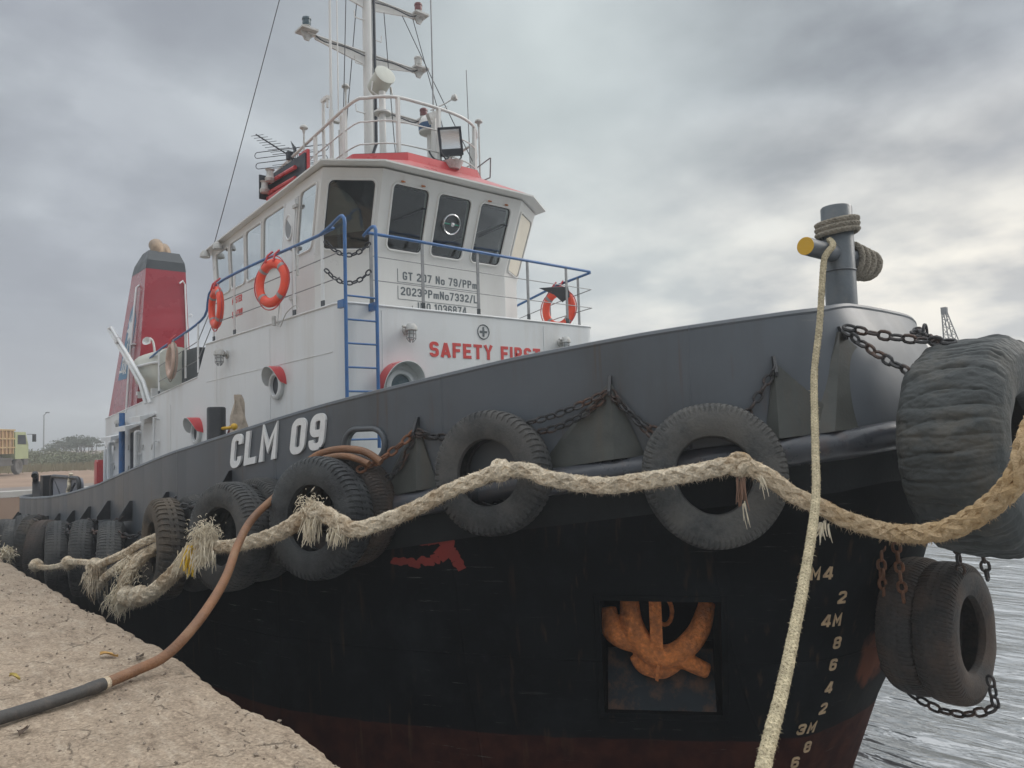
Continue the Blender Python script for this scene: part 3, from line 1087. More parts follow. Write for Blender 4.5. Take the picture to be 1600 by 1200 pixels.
# raised rim round the pocket, following the flared skin
def on_skin(a, z, off=0.012):
    lo, hi = 10.0, 17.9
    for _ in range(40):
        m_ = (lo + hi) / 2
        if (lower(m_, z) - pa).dot(pt) < a:
            lo = m_
        else:
            hi = m_
    return lower(lo, z) + pn * off
ra = []
for i in range(10):
    ra.append(on_skin(-0.05 + (wlen + 0.10) * i / 9, 2.03))
for i in range(1, 10):
    ra.append(on_skin(wlen + 0.05, 2.03 - 1.10 * i / 9))
for i in range(1, 10):
    ra.append(on_skin(wlen + 0.05 - (wlen + 0.10) * i / 9, 0.93))
for i in range(1, 9):
    ra.append(on_skin(-0.05, 0.93 + 1.10 * i / 9))
mb.tube(ra, 0.006, 8, closed=True)
obj('anchor_pocket_rim', mb, M['hull'], hull)
# sloping lower plate the anchor rests against
mb = MB()
A0 = V((c0.x, c0.y, 1.0)) + pn * 0.60 + pt * 0.03
B0 = A0 + pt * (wlen - 0.08)
A1 = V((c0.x, c0.y, 1.46)) + pn * 0.36 + pt * 0.04
B1 = A1 + pt * (wlen - 0.08)
mb.prism([A0, B0, B1, A1], -pn * 0.03)
obj('anchor_chute_plate', mb, M['chute'], hull)

# bulwark: thick closed shell above the fender
rows = []
NB = 12
prof = [(i / NB, 0.0) for i in range(NB + 1)] + [(1 - i / NB, 0.06) for i in range(NB + 1)]
us2 = [i * NU / 220 for i in range(221)]
loop2 = [(u, 0) for u in us2] + [(u, 1) for u in us2[::-1][1:-1]]
n = len(loop2)
vs_ = []
for (v_, ins) in prof:
    for (u, m_) in loop2:
        p = upper(u, v_, ins)
        vs_.append(mirror(p) if m_ else p)
fs_ = []
k_ = len(prof)
for k in range(k_):
    kk = (k + 1) % k_
    for i in range(n):
        j = (i + 1) % n
        fs_.append((k * n + i, k * n + j, kk * n + j, kk * n + i))
mb = MB()
mb.add(vs_, fs_)
bul = obj('bulwark', mb, M['bulwark'], tug)
# oval fairlead hole
hc, ht, hn = skin(-6.46, 3.36)
ZU = V((0, 0, 1))


def oval(c, t, hw, hh, r, n=8, up=ZU):
    pts = []
    for (sx, sy, a0) in ((1, 1, 0), (-1, 1, 90), (-1, -1, 180), (1, -1, 270)):
        for i in range(n + 1):
            a = R(a0 + 90 * i / n)
            pts.append(c + t * (sx * (hw - r) + r * math.cos(a)) + up * (sy * (hh - r) + r * math.sin(a)))
    return pts


cut = MB()
cut.prism([p - hn * 0.4 for p in oval(hc, ht, 0.22, 0.135, 0.13)], hn * 0.8)
boolean(bul, [cut])
smooth_angle(bul, 30)
mb = MB()
mb.tube([p + hn * 0.01 for p in oval(hc, ht, 0.235, 0.15, 0.145)], 0.028, 10, closed=True)
obj('fairlead_rim', mb, M['bulwark'], bul)
# rail cap
mb = MB()
for side in (0, 1):
    pts = [upper(u, 1.0, 0.03) for u in us2]
    pts = [(mirror(p) if side else p) + V((0, 0, 0.006)) for p in pts]
    mb.tube(pts, 0.036, 8)
obj('rail_cap', mb, M['bulwark'], bul)

# half-round fender pipe and the doubler band under it
mb = MB()
for side in (0, 1):
    pts = []
    for u in us2:
        o = c2(OUT, u)
        t, nn = tan_at(u)
        p = V((o.x, o.y, zfen(o.x) - 0.02)) + nn * 0.02
        if p.y > CY:
            p.y = CY
        pts.append(mirror(p) if side else p)
    mb.tube(pts, 0.115, 16)
obj('fender_pipe', mb, M['fender'], tug)
mb = MB()
vs_ = []
nb = len(us2)
for (dz, off) in ((-0.10, 0.0), (-0.10, 0.02), (-0.40, 0.02), (-0.40, 0.0)):
    for u in us2:
        o = c2(OUT, u)
        p = lower(u, zfen(o.x) + dz)
        t, nn = tan_at(u)
        p = p + nn * off
        p.y = min(p.y, CY)
        vs_.append(p)
fs_ = [(k * nb + i, k * nb + i + 1, (k + 1) * nb + i + 1, (k + 1) * nb + i) for k in range(3) for i in range(nb - 1)]
mb.add(vs_, fs_)
mb.add([mirror(p) for p in vs_], fs_)
obj('doubler_band', mb, mat('dark_doubler_paint', (0.017, 0.020, 0.022), 0.6, var=0.3, scale=3, dirt=(0.035, 0.035, 0.033), damt=0.4, spec=0.12), tug)

# deck
mb = MB()
vs_ = []
for u in us2:
    o = upper(u, 0.05, 0.05)
    vs_ += [o, mirror(o)]
fs_ = [(2 * i, 2 * i + 1, 2 * i + 3, 2 * i + 2) for i in range(nb - 1)]
mb.add(vs_, fs_)
obj('deck', mb, M['deckp'], tug, smooth=None)

# chain lugs on the bulwark
FINS = [(-3.01, 4.22), (-3.30, 3.98), (-4.33, 3.88), (-5.92, 3.60), (-6.96, 3.35), (-8.35, 3.12), (-9.72, 2.86), (-11.01, 2.70), (-12.03, 2.66), (-13.19, 2.52), (-14.31, 2.40), (-15.41, 2.29), (-16.35, 2.20), (-17.2, 2.16), (-18.14, 2.13), (-19.1, 2.10), (-19.8, 2.08)]
FB = []
for i, (s_, z) in enumerate(FINS):
    p, t, nn = skin(s_, z)
    mb = MB()
    h = 0.26 if i > 3 else (0.17 if i > 0 else 0.12)
    d = 0.17 if i > 3 else 0.11
    q = [p - nn * 0.02, p + nn * 0.035, p + nn * d - ZU * h * 0.8, p + nn * d - ZU * h, p - nn * 0.03 - ZU * h]
    mb.prism([a - t * 0.012 for a in q], t * 0.024)
    obj('chain_lug', mb, M['black'], tug, smooth=None)
    FB.append(p + nn * (d - 0.05) - ZU * (h - 0.05))
# wide worn gusset plates under the forward lugs
for (i, w0, w1) in ((0, 0.10, 0.75), (1, 0.05, 0.42), (2, 0.55, 0.22), (3, 0.38, 0.18)):
    s_, z = FINS[i]
    apex = skin(s_, z - 0.05, 0.05)[0]
    zb = zfen(s_) + 0.10
    a = skin(s_ - w0, zfen(s_ - w0) + 0.09, 0.014)[0]
    b = skin(s_ + w1, zfen(s_ + w1) + 0.09, 0.014)[0]
    mid, t, nn = skin(s_ + 0.02, zb, 0.11)
    back = [skin(s_, z - 0.05, -0.02)[0], skin(s_ - w0, zb, -0.02)[0], skin(s_ + w1, zb, -0.02)[0]]
    mb = MB()
    mb.add([apex, a, mid, b] + back, [(0, 1, 2), (0, 2, 3), (0, 4, 5, 1), (0, 3, 6, 4), (1, 5, 6, 3, 2)])
    obj('gusset_plate', mb, M['gusset'], tug, smooth=None)

# boat name, welded letters following the bulwark
def side_pt(u, z):
    zf = zfen(c2(OUT, u).x)
    return lower(u, z) if z < zf else upper(u, min(1, (z - zf) / 1.07))


def hull_text(name, txt, size, anchor, m, off, sx, ext, push, slope=0.0, parent=tug):
    """letters laid along the side, starting at the skin point nearest anchor (x, y, z)"""
    ax_, ay_, z0 = anchor
    vs_, fs_ = stroke_glyphs(txt, size, hw=off, ext=ext, slant=sx, wd=0.58 if len(txt) > 4 else 0.74, gap=0.30 if len(txt) > 4 else 0.48)
    bm = bmesh.new()
    for v in vs_:
        bm.verts.new(v)
    bm.verts.ensure_lookup_table()
    for f in fs_:
        try:
            bm.faces.new([bm.verts[i] for i in f])
        except ValueError:
            pass
    u0 = min(((side_pt(k / 100, z0) - V((ax_, ay_, z0))).length, k / 100) for k in range(600, 1801))[1]
    tab = [(0, u0)]
    L = 0
    pv = side_pt(u0, z0)
    for i in range(1, 300):
        u = u0 + i * 0.012
        if u > NU:
            break
        p = side_pt(u, z0)
        L += math.hypot(p.x - pv.x, p.y - pv.y)
        tab.append((L, u))
        pv = p
    for v in bm.verts:
        u = lerp_tab(tab, v.co.x)
        z = z0 + v.co.y + slope * v.co.x
        p = side_pt(u, z)
        e1 = side_pt(min(NU, u + 0.04), z) - side_pt(u - 0.04, z)
        e2 = side_pt(u, z + 0.03) - side_pt(u, z - 0.03)
        nn = e1.cross(e2).normalized()
        v.co = p + nn * (push + v.co.z)
    mb = MB()
    bm.verts.index_update()
    mb.add([v.co.copy() for v in bm.verts], [tuple(v.index for v in f.verts) for f in bm.faces])
    bm.free()
    return obj(name, mb, m, parent, smooth=None)


hull_text('name_lettering', 'CLM 09', 0.352, (-8.347, 3.125, 3.135), M['letterw'], 0.098, 0.16, 0.012, 0.016, slope=0.135, parent=bul)
for (x, y, z, txt) in ((-3.36, 5.875, 2.161, '4M4'), (-3.181, 6.194, 1.944, '2'), (-3.293, 6.112, 1.749, '4M'), (-3.286, 6.267, 1.543, '8'), (-3.345, 6.296, 1.346, '6'),
                       (-3.415, 6.33, 1.132, '4'), (-3.491, 6.354, 0.937, '2'), (-3.631, 6.215, 0.765, '3M'), (-3.648, 6.343, 0.575, '8'), (-3.731, 6.263, 0.444, '6')):
    hull_text('draft_mark', txt, 0.105, (x, y, z), M['letterm'], 0.098, 0.0, 0.003, 0.006, parent=hull)
# scrawl of red primer on the black topsides
mb = MB()
rr = random.Random(3)
def blot(s0, z0, hw, hh, k=18):
    pts = []
    ph = rr.uniform(0, 6)
    for i in range(k):
        a = 2 * math.pi * i / k
        q = 1 + 0.22 * math.sin(2 * a + ph) + 0.15 * math.sin(5 * a + ph * 2)
        pts.append(skin(s0 + math.cos(a) * hw * q, z0 + math.sin(a) * hh * q, 0.005)[0])
    c = skin(s0, z0, 0.006)[0]
    mb.add([c] + pts, [(0, 1 + i, 1 + (i + 1) % k) for i in range(k)])
def brush(pts, w_):
    for (a, b) in zip(pts, pts[1:]):
        n_ = 5
        vs_ = []
        for i in range(n_ + 1):
            f = i / n_
            s0 = a[0] + (b[0] - a[0]) * f
            z0 = a[1] + (b[1] - a[1]) * f
            dd = V((b[0] - a[0], b[1] - a[1], 0)).normalized()
            ww = w_ * rr.uniform(0.8, 1.2)
            for sg in (-1, 1):
                vs_.append(skin(s0 - dd.y * ww * sg, z0 + dd.x * ww * sg, 0.0045)[0])
        mb.add(vs_, [(2 * i, 2 * i + 1, 2 * i + 3, 2 * i + 2) for i in range(n_)])
for q in ((-6.17, 2.275, .075, .046), (-6.05, 2.265, .07, .044), (-5.93, 2.285, .065, .05), (-5.84, 2.31, .045, .04)):
    blot(*q)
brush([(-6.02, 2.445), (-5.90, 2.45), (-5.74, 2.485)], .020)
brush([(-5.76, 2.48), (-5.72, 2.43), (-5.69, 2.38), (-5.66, 2.30), (-5.62, 2.22)], .045)
brush([(-5.82, 2.40), (-5.78, 2.36), (-5.74, 2.31)], .045)
blot(-5.72, 2.42, .075, .075)
obj('red_primer_scrawl', mb, mat('red_primer', (0.20, 0.022, 0.016), 0.7), hull, smooth=None)

# ------------------------------------------------------------------ deckhouse
HX0, HX1, HX2 = -8.7, -13.62, -20.66     # front, step, aft end
HT = 4.66
def rounded_plan(x0, x1, t, r=0.22, n=6):
    """starboard half outline from aft to front then mirrored, corners rounded at the front"""
    pts = [(x1, t)]
    for i in range(n + 1):
        a = math.pi * 1.5 + (math.pi / 2) * i / n
        pts.append((x0 - r + r * math.cos(a), t + r + r * math.sin(a)))
    return pts + [(x, 2 * CY - y) for (x, y) in pts[::-1]]
dh = None
mb = MB()
pl = rounded_plan(HX0, HX1, HT)
mb.prism([V((x, y, 2.4)) for x, y in pl], (0, 0, 2.78))
# aft part, deck sloping down aft
pl2 = [(HX1, HT), (HX2, HT), (HX2, 2 * CY - HT), (HX1, 2 * CY - HT)]
bot = [V((x, y, 1.2)) for x, y in pl2]
topz = {HX1: 4.66, HX2: 4.12}
topv = [V((x, y, topz[x])) for x, y in pl2]
mb.add(bot + topv, [(0, 1, 2, 3), (4, 5, 6, 7), (0, 1, 5, 4), (1, 2, 6, 5), (2, 3, 7, 6), (3, 0, 4, 7)])
# sloping transition between the two levels
for sg, y in ((1, HT + 0.001), (-1, 2 * CY - HT - 0.04 - 0.001)):
    mb.prism([V((HX1 + 0.02, y, 5.18)), V((HX1 - 0.45, y, 4.63)), V((HX1 + 0.02, y, 4.55))], (0, 0.04, 0))
deckhouse = obj('deckhouse', mb, M['white'], tug)
# deck edge lip
mb = MB()
pts = [V((x, y, 5.165)) for x, y in pl]
mb.tube([p for p in pts], 0.017, 8)
mb.tube([V((HX1 - 0.45, HT, 4.62)), V((HX2, HT, 4.115)), V((HX2, 2 * CY - HT, 4.115)), V((HX1 - 0.45, 2 * CY - HT, 4.62))], 0.016, 8)
obj('deck_edge', mb, M['white'], deckhouse)
# shallow weld seams
seams = [(V((s_, HT - 0.001, 2.5)), V((s_, HT - 0.001, 5.1 if s_ > HX1 else 4.2))) for s_ in (-10.9, -13.1, -15.6, -18.0)]
seams += [(V((HX0 - 0.25, HT - 0.001, 4.55)), V((-13.6, HT - 0.001, 4.50))), (V((HX0 + 0.001, 5.25, 2.6)), V((HX0 + 0.001, 5.25, 5.1))), (V((HX0 + 0.001, 8.15, 2.6)), V((HX0 + 0.001, 8.15, 5.1)))]
for a_, b_ in seams:
    mb = MB()
    mb.tube([a_, b_], 0.006, 6)
    obj('weld_seam', mb, M['white'], deckhouse)


def porthole(c, out, r=0.17, hood=0.29, depth=0.30, a0=-40, a1=170, shade=None):
    """ring, pane and half-round hood; out = outward direction, angles measured from the forward/right side"""
    c = V(c)
    out = V(out)
    side = ZU.cross(out).normalized()     # to the right seen from outside
    mb = MB()
    mb.lathe([(r - 0.03, 0.0), (r - 0.03, 0.055), (r - 0.02, 0.07), (r + 0.01, 0.07), (r + 0.035, 0.05), (r + 0.035, 0.0)], c, out, 32)
    ph = obj('porthole', mb, M['white'], tug)
    mb = MB()
    mb.lathe([(0.0001, 0.022), (r - 0.025, 0.022)], c, out, 32)
    obj('pane', mb, M['darkm'] if out.y < 0 else M['lampdark'], ph)
    mb = MB()
    n = 28
    vs_ = []
    for k in range(n + 1):
        a = R(a0 + (a1 - a0) * k / n)
        d = side * math.cos(a) + ZU * math.sin(a)
        f = math.sin(math.pi * k / n) ** 0.35
        dp = depth * f
        for (rr_, h) in ((hood, 0.0), (hood, dp), (hood - 0.012, dp), (hood - 0.012, 0.0)):
            vs_.append(c + d * rr_ + out * h)
    fs_ = []
    mi = []
    for k in range(n):
        for q in range(3):
            fs_.append((k * 4 + q, k * 4 + q + 1, (k + 1) * 4 + q + 1, (k + 1) * 4 + q))
            mi.append(0 if q < 1 else 1)
    mb.add(vs_, fs_)
    mb.m = mi
    obj('hood', mb, [M['redtop'], M['white']], ph, fix=False)
    return ph


porthole((-10.62, HT, 4.23), (0, -1, 0), hood=0.28, depth=0.19, a0=0, a1=182)
porthole((-14.05, HT, 3.62), (0, -1, 0), hood=0.28, depth=0.22, a0=0, a1=182)
porthole((HX0, 5.50, 4.10), (1, 0, 0), r=0.19, hood=0.33, depth=0.24, a0=0, a1=200)


def caged_lamp(c, out, s=1.0):
    c = V(c)
    out = V(out)
    mb = MB()
    mb.lathe([(0.0001, 0.0), (0.055 * s, 0.0), (0.055 * s, 0.02), (0.03 * s, 0.03), (0.03 * s, 0.10 * s), (0.0001, 0.10 * s)], c, out, 16)
    k = c + out * 0.11 * s
    mb.lathe([(0.0001, 0.07 * s), (0.045 * s, 0.065 * s), (0.07 * s, 0.03 * s), (0.075 * s, -0.01 * s), (0.06 * s, -0.015 * s), (0.0001, -0.012 * s)], k, ZU, 18)
    mb.cyl(k + out.cross(ZU) * 0.05 * s + ZU * 0.03, k + out.cross(ZU) * 0.12 * s + ZU * 0.03, 0.014 * s)
    lp = obj('bulkhead_lamp', mb, M['wdirty'], tug)
    mb = MB()
    mb.lathe([(0.0001, -0.13 * s), (0.028 * s, -0.12 * s), (0.038 * s, -0.09 * s), (0.038 * s, -0.016 * s), (0.0001, -0.016 * s)], k, ZU, 16)
    obj('glass', mb, M['lens'], lp)
    mb = MB()
    for i in range(6):
        a = math.pi * 2 * i / 6
        d = V((math.cos(a), math.sin(a), 0))
        mb.tube([k + d * 0.052 * s - ZU * 0.01 * s, k + d * 0.052 * s - ZU * 0.11 * s, k + d * 0.02 * s - ZU * 0.15 * s], 0.0045 * s, 5)
    for h in (0.05, 0.10):
        mb.tube([k + V((math.cos(2 * math.pi * i / 16), math.sin(2 * math.pi * i / 16), 0)) * 0.052 * s - ZU * h * s for i in range(16)], 0.004 * s, 5, closed=True)
    obj('cage', mb, M['steel'], lp)


caged_lamp((HX0, 5.62, 4.86), (1, 0, 0), 1.15)
caged_lamp((HX0, 8.50, 4.86), (1, 0, 0), 1.15)
caged_lamp((-12.6, HT, 4.88), (0, -1, 0), 1.25)
caged_lamp((-18.9, HT, 3.95), (0, -1, 0), 1.2)

# lettering and the round plate mark on the house front
fr = (0, 1, 0)
for wtxt, y_, wd_ in (('SAFETY', 5.995, 1.12), ('FIRST', 7.27, 0.79)):
    text_on('safety_lettering', wtxt, 0.212, (HX0 + 0.004, y_, 4.525), fr, ZU, M['letterr'], deckhouse, hw=0.10, width=wd_)
mb = MB()
ec = V((HX0 + 0.004, 6.95, 4.93))
mb.tube([ec + V((0, math.cos(a), math.sin(a))) * 0.105 for a in [2 * math.pi * i / 32 for i in range(32)]], 0.0075, 6, closed=True)
mb.box(ec, (0.008, 0.13, 0.028))
mb.box(ec + V((0.001, 0, 0)), (0.008, 0.028, 0.14))
obj('plate_mark', mb, M['letterg'], deckhouse, smooth=None)


# doors, hoods, pipes along the aft part of the starboard side
def side_door(s0, s1, z1, hood=True, opened=False):
    mb = MB()
    w_ = s1 - s0
    y = HT
    fr_ = oval(V(((s0 + s1) / 2, y - 0.004, (z1 + 2.0) / 2)), V((1, 0, 0)), w_ / 2, (z1 - 2.0) / 2, 0.13)
    mb.tube(fr_, 0.024, 6, closed=True)
    if not opened:
        mb.prism([p + V((0, -0.03, 0)) for p in oval(V(((s0 + s1) / 2, y, (z1 + 2.0) / 2)), V((1, 0, 0)), w_ / 2 - 0.04, (z1 - 2.0) / 2 - 0.04, 0.1)], (0, 0.029, 0))
    d = obj('side_door', mb, M['white'], tug)
    mb = MB()
    if opened:
        mb.prism([p + V((0, -0.006, 0)) for p in oval(V(((s0 + s1) / 2, y, (z1 + 2.0) / 2)), V((1, 0, 0)), w_ / 2 - 0.02, (z1 - 2.0) / 2 - 0.02, 0.1)], (0, 0.003, 0))
        obj('doorway', mb, M['darkm'], d)
    mb = MB()
    for z in (2.4, 2.9, 3.35):
        for s_ in (s0 + 0.03, s1 - 0.03):
            mb.tube([V((s_, y - 0.05, z)), V((s_ + 0.09, y - 0.06, z + 0.05)), V((s_ + 0.13, y - 0.07, z + 0.1))], 0.011, 6)
    obj('latch', mb, M['wdirty'], d)
    if hood:
        mb = MB()
        mb.add([V((s0 - 0.1, y, z1 + 0.16)), V((s1 + 0.1, y, z1 + 0.16)), V((s1 + 0.1, y - 0.30, z1 + 0.10)), V((s0 - 0.1, y - 0.30, z1 + 0.10)),
                V((s0 - 0.1, y, z1 + 0.13)), V((s1 + 0.1, y, z1 + 0.13)), V((s1 + 0.1, y - 0.30, z1 + 0.0)), V((s0 - 0.1, y - 0.30, z1 + 0.0))],
               [(0, 1, 2, 3), (4, 5, 6, 7), (0, 3, 7, 4), (1, 2, 6, 5), (3, 2, 6, 7)])
        obj('rain_hood', mb, M['white'], d, smooth=None)


side_door(-17.35, -16.65, 3.92)
side_door(-18.45, -17.75, 3.75, opened=True)
side_door(-19.65, -18.95, 3.55)
side_door(-20.5, -19.95, 3.35, hood=False)
mb = MB()
mb.tube([V((-18.62, HT - 0.13, 4.17)), V((-18.62, HT - 0.13, 1.8))], 0.062, 12)
obj('vent_pipe', mb, M['blue'], tug)
for (s_, z0, z1, r_) in ((-16.35, 3.95, 2.2, 0.02), (-20.25, 3.35, 2.2, 0.035), (-17.62, 3.7, 2.2, 0.045), (-19.85, 3.5, 2.3, 0.05)):
    mb = MB()
    mb.tube(smooth_path([V((s_ + 0.0, HT, z0)), V((s_, HT - 0.09, z0 + 0.02)), V((s_, HT - 0.10, z0 - 0.12)), V((s_, HT - 0.10, z1))], 0.05), r_, 10)
    mb.box((s_, HT - 0.05, z0 - 0.45), (0.1, 0.13, 0.03))
    obj('side_pipe', mb, M['white'], tug)
mb = MB()
mb.box((-20.86, 4.66, 2.62), (0.34, 0.30, 1.0))
mb.box((-20.86, 4.50, 2.62), (0.26, 0.02, 0.9))
obj('red_locker', mb, M['redtop'], tug, smooth=None)

# bollard standing on the side deck and the cloth behind it
mb = MB()
bp_ = V((-10.2, 3.62, 0))
mb.lathe([(0.0001, 2.2), (0.118, 2.2), (0.118, 3.875), (0.108, 3.895), (0.0001, 3.895)], bp_, ZU, 28)
bo = obj('side_bollard', mb, M['black'], tug)
mb = MB()
mb.cyl(bp_ + V((-0.02, -0.05, 3.60)), bp_ + V((0.22, 0.12, 3.62)), 0.022)
mb.sphere(bp_ + V((0.25, 0.14, 3.63)), 0.045)
obj('bollard_pin', mb, [M['yellow']], bo)
mb = MB()
n = 14
vs_ = []
for j in range(15):
    f = j / 14
    for k in range(n):
        a = 2 * math.pi * k / n
        rr_ = 0.05 + 0.17 * f ** 0.8
        q = V((math.cos(a) * rr_ * 0.75 + 0.02 * math.sin(7 * a + f * 6), math.sin(a) * rr_ * 0.7 + 0.02 * math.cos(5 * a + f * 3), 0))
        q += V((1, 1, 0)) * noise.noise(V((a, f * 4, 2))) * 0.03
        vs_.append(V((-10.75, 4.12, 4.10 - 0.85 * f)) + q + V((0.05 * f, 0, 0)))
fs_ = [(j * n + k, j * n + (k + 1) % n, (j + 1) * n + (k + 1) % n, (j + 1) * n + k) for j in range(14) for k in range(n)]
fs_.append(tuple(range(n)))
mb.add(vs_, fs_)
cv = obj('canvas_cover', mb, M['canvas'])
tag(cv, 'beige canvas cloth draped in folds against the white house side behind the black bollard', 'cloth')
mb = MB()
mb.tube(smooth_path([V((-10.98, 4.22, 4.0)), V((-11.1, 4.15, 3.7)), V((-11.2, 4.1, 3.3))], 0.08), [0.03] + [0.05] * 30, 8) if False else mb.tube([V((-10.95, 4.24, 3.95)), V((-11.05, 4.18, 3.7)), V((-11.12, 4.12, 3.3))], [0.02, 0.06, 0.10], 8)
obj('lining', mb, M['maroon'], cv)

# ------------------------------------------------------------------ wheelhouse (hollow, real window openings)
ZK, ZT, ZB = 6.10, 7.28, 5.17
base = [(-9.72, 5.75), (-10.22, 5.05), (-14.9, 5.28)]
topp = [(-9.30, 5.68), (-9.76, 4.97), (-14.95, 5.22)]
def full(pl_):
    return pl_ + [(x, 2 * CY - y) for x, y in pl_[::-1]]
def inset(pl_, d):
    c = [(x, y) for x, y in pl_]
    out_ = []
    n_ = len(c)
    for i in range(n_):
        p0 = V((*c[i - 1], 0)); p1 = V((*c[i], 0)); p2 = V((*c[(i + 1) % n_], 0))
        a = (p1 - p0).normalized(); b = (p2 - p1).normalized()
        na = V((a.y, -a.x, 0)); nb_ = V((b.y, -b.x, 0))
        bis = (na + nb_).normalized()
        k = d / max(0.3, bis.dot(na))
        q = p1 + bis * k
        out_.append((q.x, q.y))
    return out_
def loft(levels):
    """levels: list of (plan, z)"""
    mb_ = MB()
    n_ = len(levels[0][0])
    vs__ = [V((x, y, z if not callable(z) else z(x))) for pl_, z in levels for x, y in pl_]
    fs__ = []
    for k in range(len(levels) - 1):
        for i in range(n_):
            j = (i + 1) % n_
            fs__.append((k * n_ + i, k * n_ + j, (k + 1) * n_ + j, (k + 1) * n_ + i))
    fs__.append(tuple(range(n_)))
    fs__.append(tuple((len(levels) - 1) * n_ + i for i in range(n_))[::-1])
    mb_.add(vs__, fs__)
    return mb_
B_, T_ = full(base), full(topp)
ztop = lambda x: 7.30 - 0.02 * max(0, (-9.3 - x) / 5.6) * 5
def insw(pl_, d):
    a = inset(pl_, d)
    # pick the sign that shrinks the outline
    cx = sum(p[0] for p in pl_) / len(pl_)
    if (a[0][1] - CY) ** 2 > (pl_[0][1] - CY) ** 2:
        a = inset(pl_, -d)
    return a
wh = obj('wheelhouse', loft([(B_, ZB), (B_, ZK), (T_, ZT)]), M['whitec'], tug)
boolean(wh, [loft([(insw(B_, 0.06), ZB + 0.12), (insw(B_, 0.06), ZK), (insw(T_, 0.06), ZT + 0.2)])])
# facets: lower edge at the knuckle, upper edge under the roof; seen from outside left to right
facets = {
    'front': ((-9.72, 5.75), (-9.72, 8.25), (-9.30, 5.68), (-9.30, 8.32)),
    'sbow': ((-10.22, 5.05), (-9.72, 5.75), (-9.76, 4.97), (-9.30, 5.68)),
    'pbow': ((-9.72, 8.25), (-10.22, 8.95), (-9.30, 8.32), (-9.76, 9.03)),
    'side': ((-14.9, 5.28), (-10.22, 5.05), (-14.95, 5.22), (-9.76, 4.97)),
    'pside': ((-10.22, 8.95), (-14.9, 8.72), (-9.76, 9.03), (-14.95, 8.78)),
    'aft': ((-14.9, 8.72), (-14.9, 5.28), (-14.95, 8.78), (-14.95, 5.22)),
}
def fpt(f, a, z):
    b0, b1, t0, t1 = [V((*p, 0)) for p in facets[f]]
    v = (z - ZK) / (ZT - ZK)
    lo = b0.lerp(b1, a)
    hi = t0.lerp(t1, a)
    p = lo.lerp(hi, v)
    p.z = z
    return p
WCUT = []
def win_path(f, a0, a1, z0, z1, r, grow=0.0, n=6):
    L_ = (V((*facets[f][1], 0)) - V((*facets[f][0], 0))).length
    ga = grow / L_
    ra = r / L_
    pts = []
    ca, cz = (a0 + a1) / 2, (z0 + z1) / 2
    ha, hz = (a1 - a0) / 2 + ga, (z1 - z0) / 2 + grow
    for (sx, sy, st) in ((1, 1, 0), (-1, 1, 90), (-1, -1, 180), (1, -1, 270)):
        for i in range(n + 1):
            an = R(st + 90 * i / n)
            pts.append(fpt(f, ca + sx * (ha - ra) + ra * math.cos(an), cz + sy * (hz - r) + r * math.sin(an)))
    return pts
def fnorm(f):
    b0, b1, t0, t1 = facets[f]
    e1 = V((b1[0] - b0[0], b1[1] - b0[1], 0))
    e2 = V((*t0, ZT)) - V((*b0, ZK))
    return e1.cross(e2).normalized()
wins = [  # facet, a0, a1, z0, z1, pivot bolts, kind
    ('sbow', 0.12, 0.90, 6.20, 7.12, 0, 'large'),
    ('front', 0.075, 0.315, 6.23, 7.12, 1, 'plain'),
    ('front', 0.385, 0.620, 6.23, 7.12, 0, 'spin'),
    ('front', 0.695, 0.930, 6.23, 7.12, 1, 'plain'),
    ('pbow', 0.10, 0.88, 6.20, 7.12, 0, 'large'),
    ('side', 0.858, 0.975, 6.24, 7.12, 0, 'plain'),
    ('side', 0.555, 0.735, 6.24, 7.10, 0, 'plain'),
    ('side', 0.385, 0.535, 6.24, 7.08, 0, 'plain'),
    ('side', 0.215, 0.365, 6.24, 7.06, 0, 'plain'),
    ('side', 0.05, 0.195, 6.24, 7.04, 0, 'plain'),
    ('pside', 0.035, 0.145, 6.33, 7.10, 0, 'plain'),
    ('pside', 0.275, 0.435, 6.33, 7.08, 0, 'plain'),
    ('pside', 0.50, 0.65, 6.33, 7.06, 0, 'plain'),
    ('aft', 0.15, 0.42, 6.33, 7.0, 0, 'plain'),
    ('aft', 0.58, 0.85, 6.33, 7.0, 0, 'plain'),
]
cuts = []
for (f, a0, a1, z0, z1, bolts, kind) in wins:
    c = MB()
    nn = fnorm(f)
    c.prism([p + nn * 0.15 for p in win_path(f, a0, a1, z0, z1, 0.075)], -nn * 0.35)
    cuts.append(c)
boolean(wh, cuts)
smooth_angle(wh, 25)
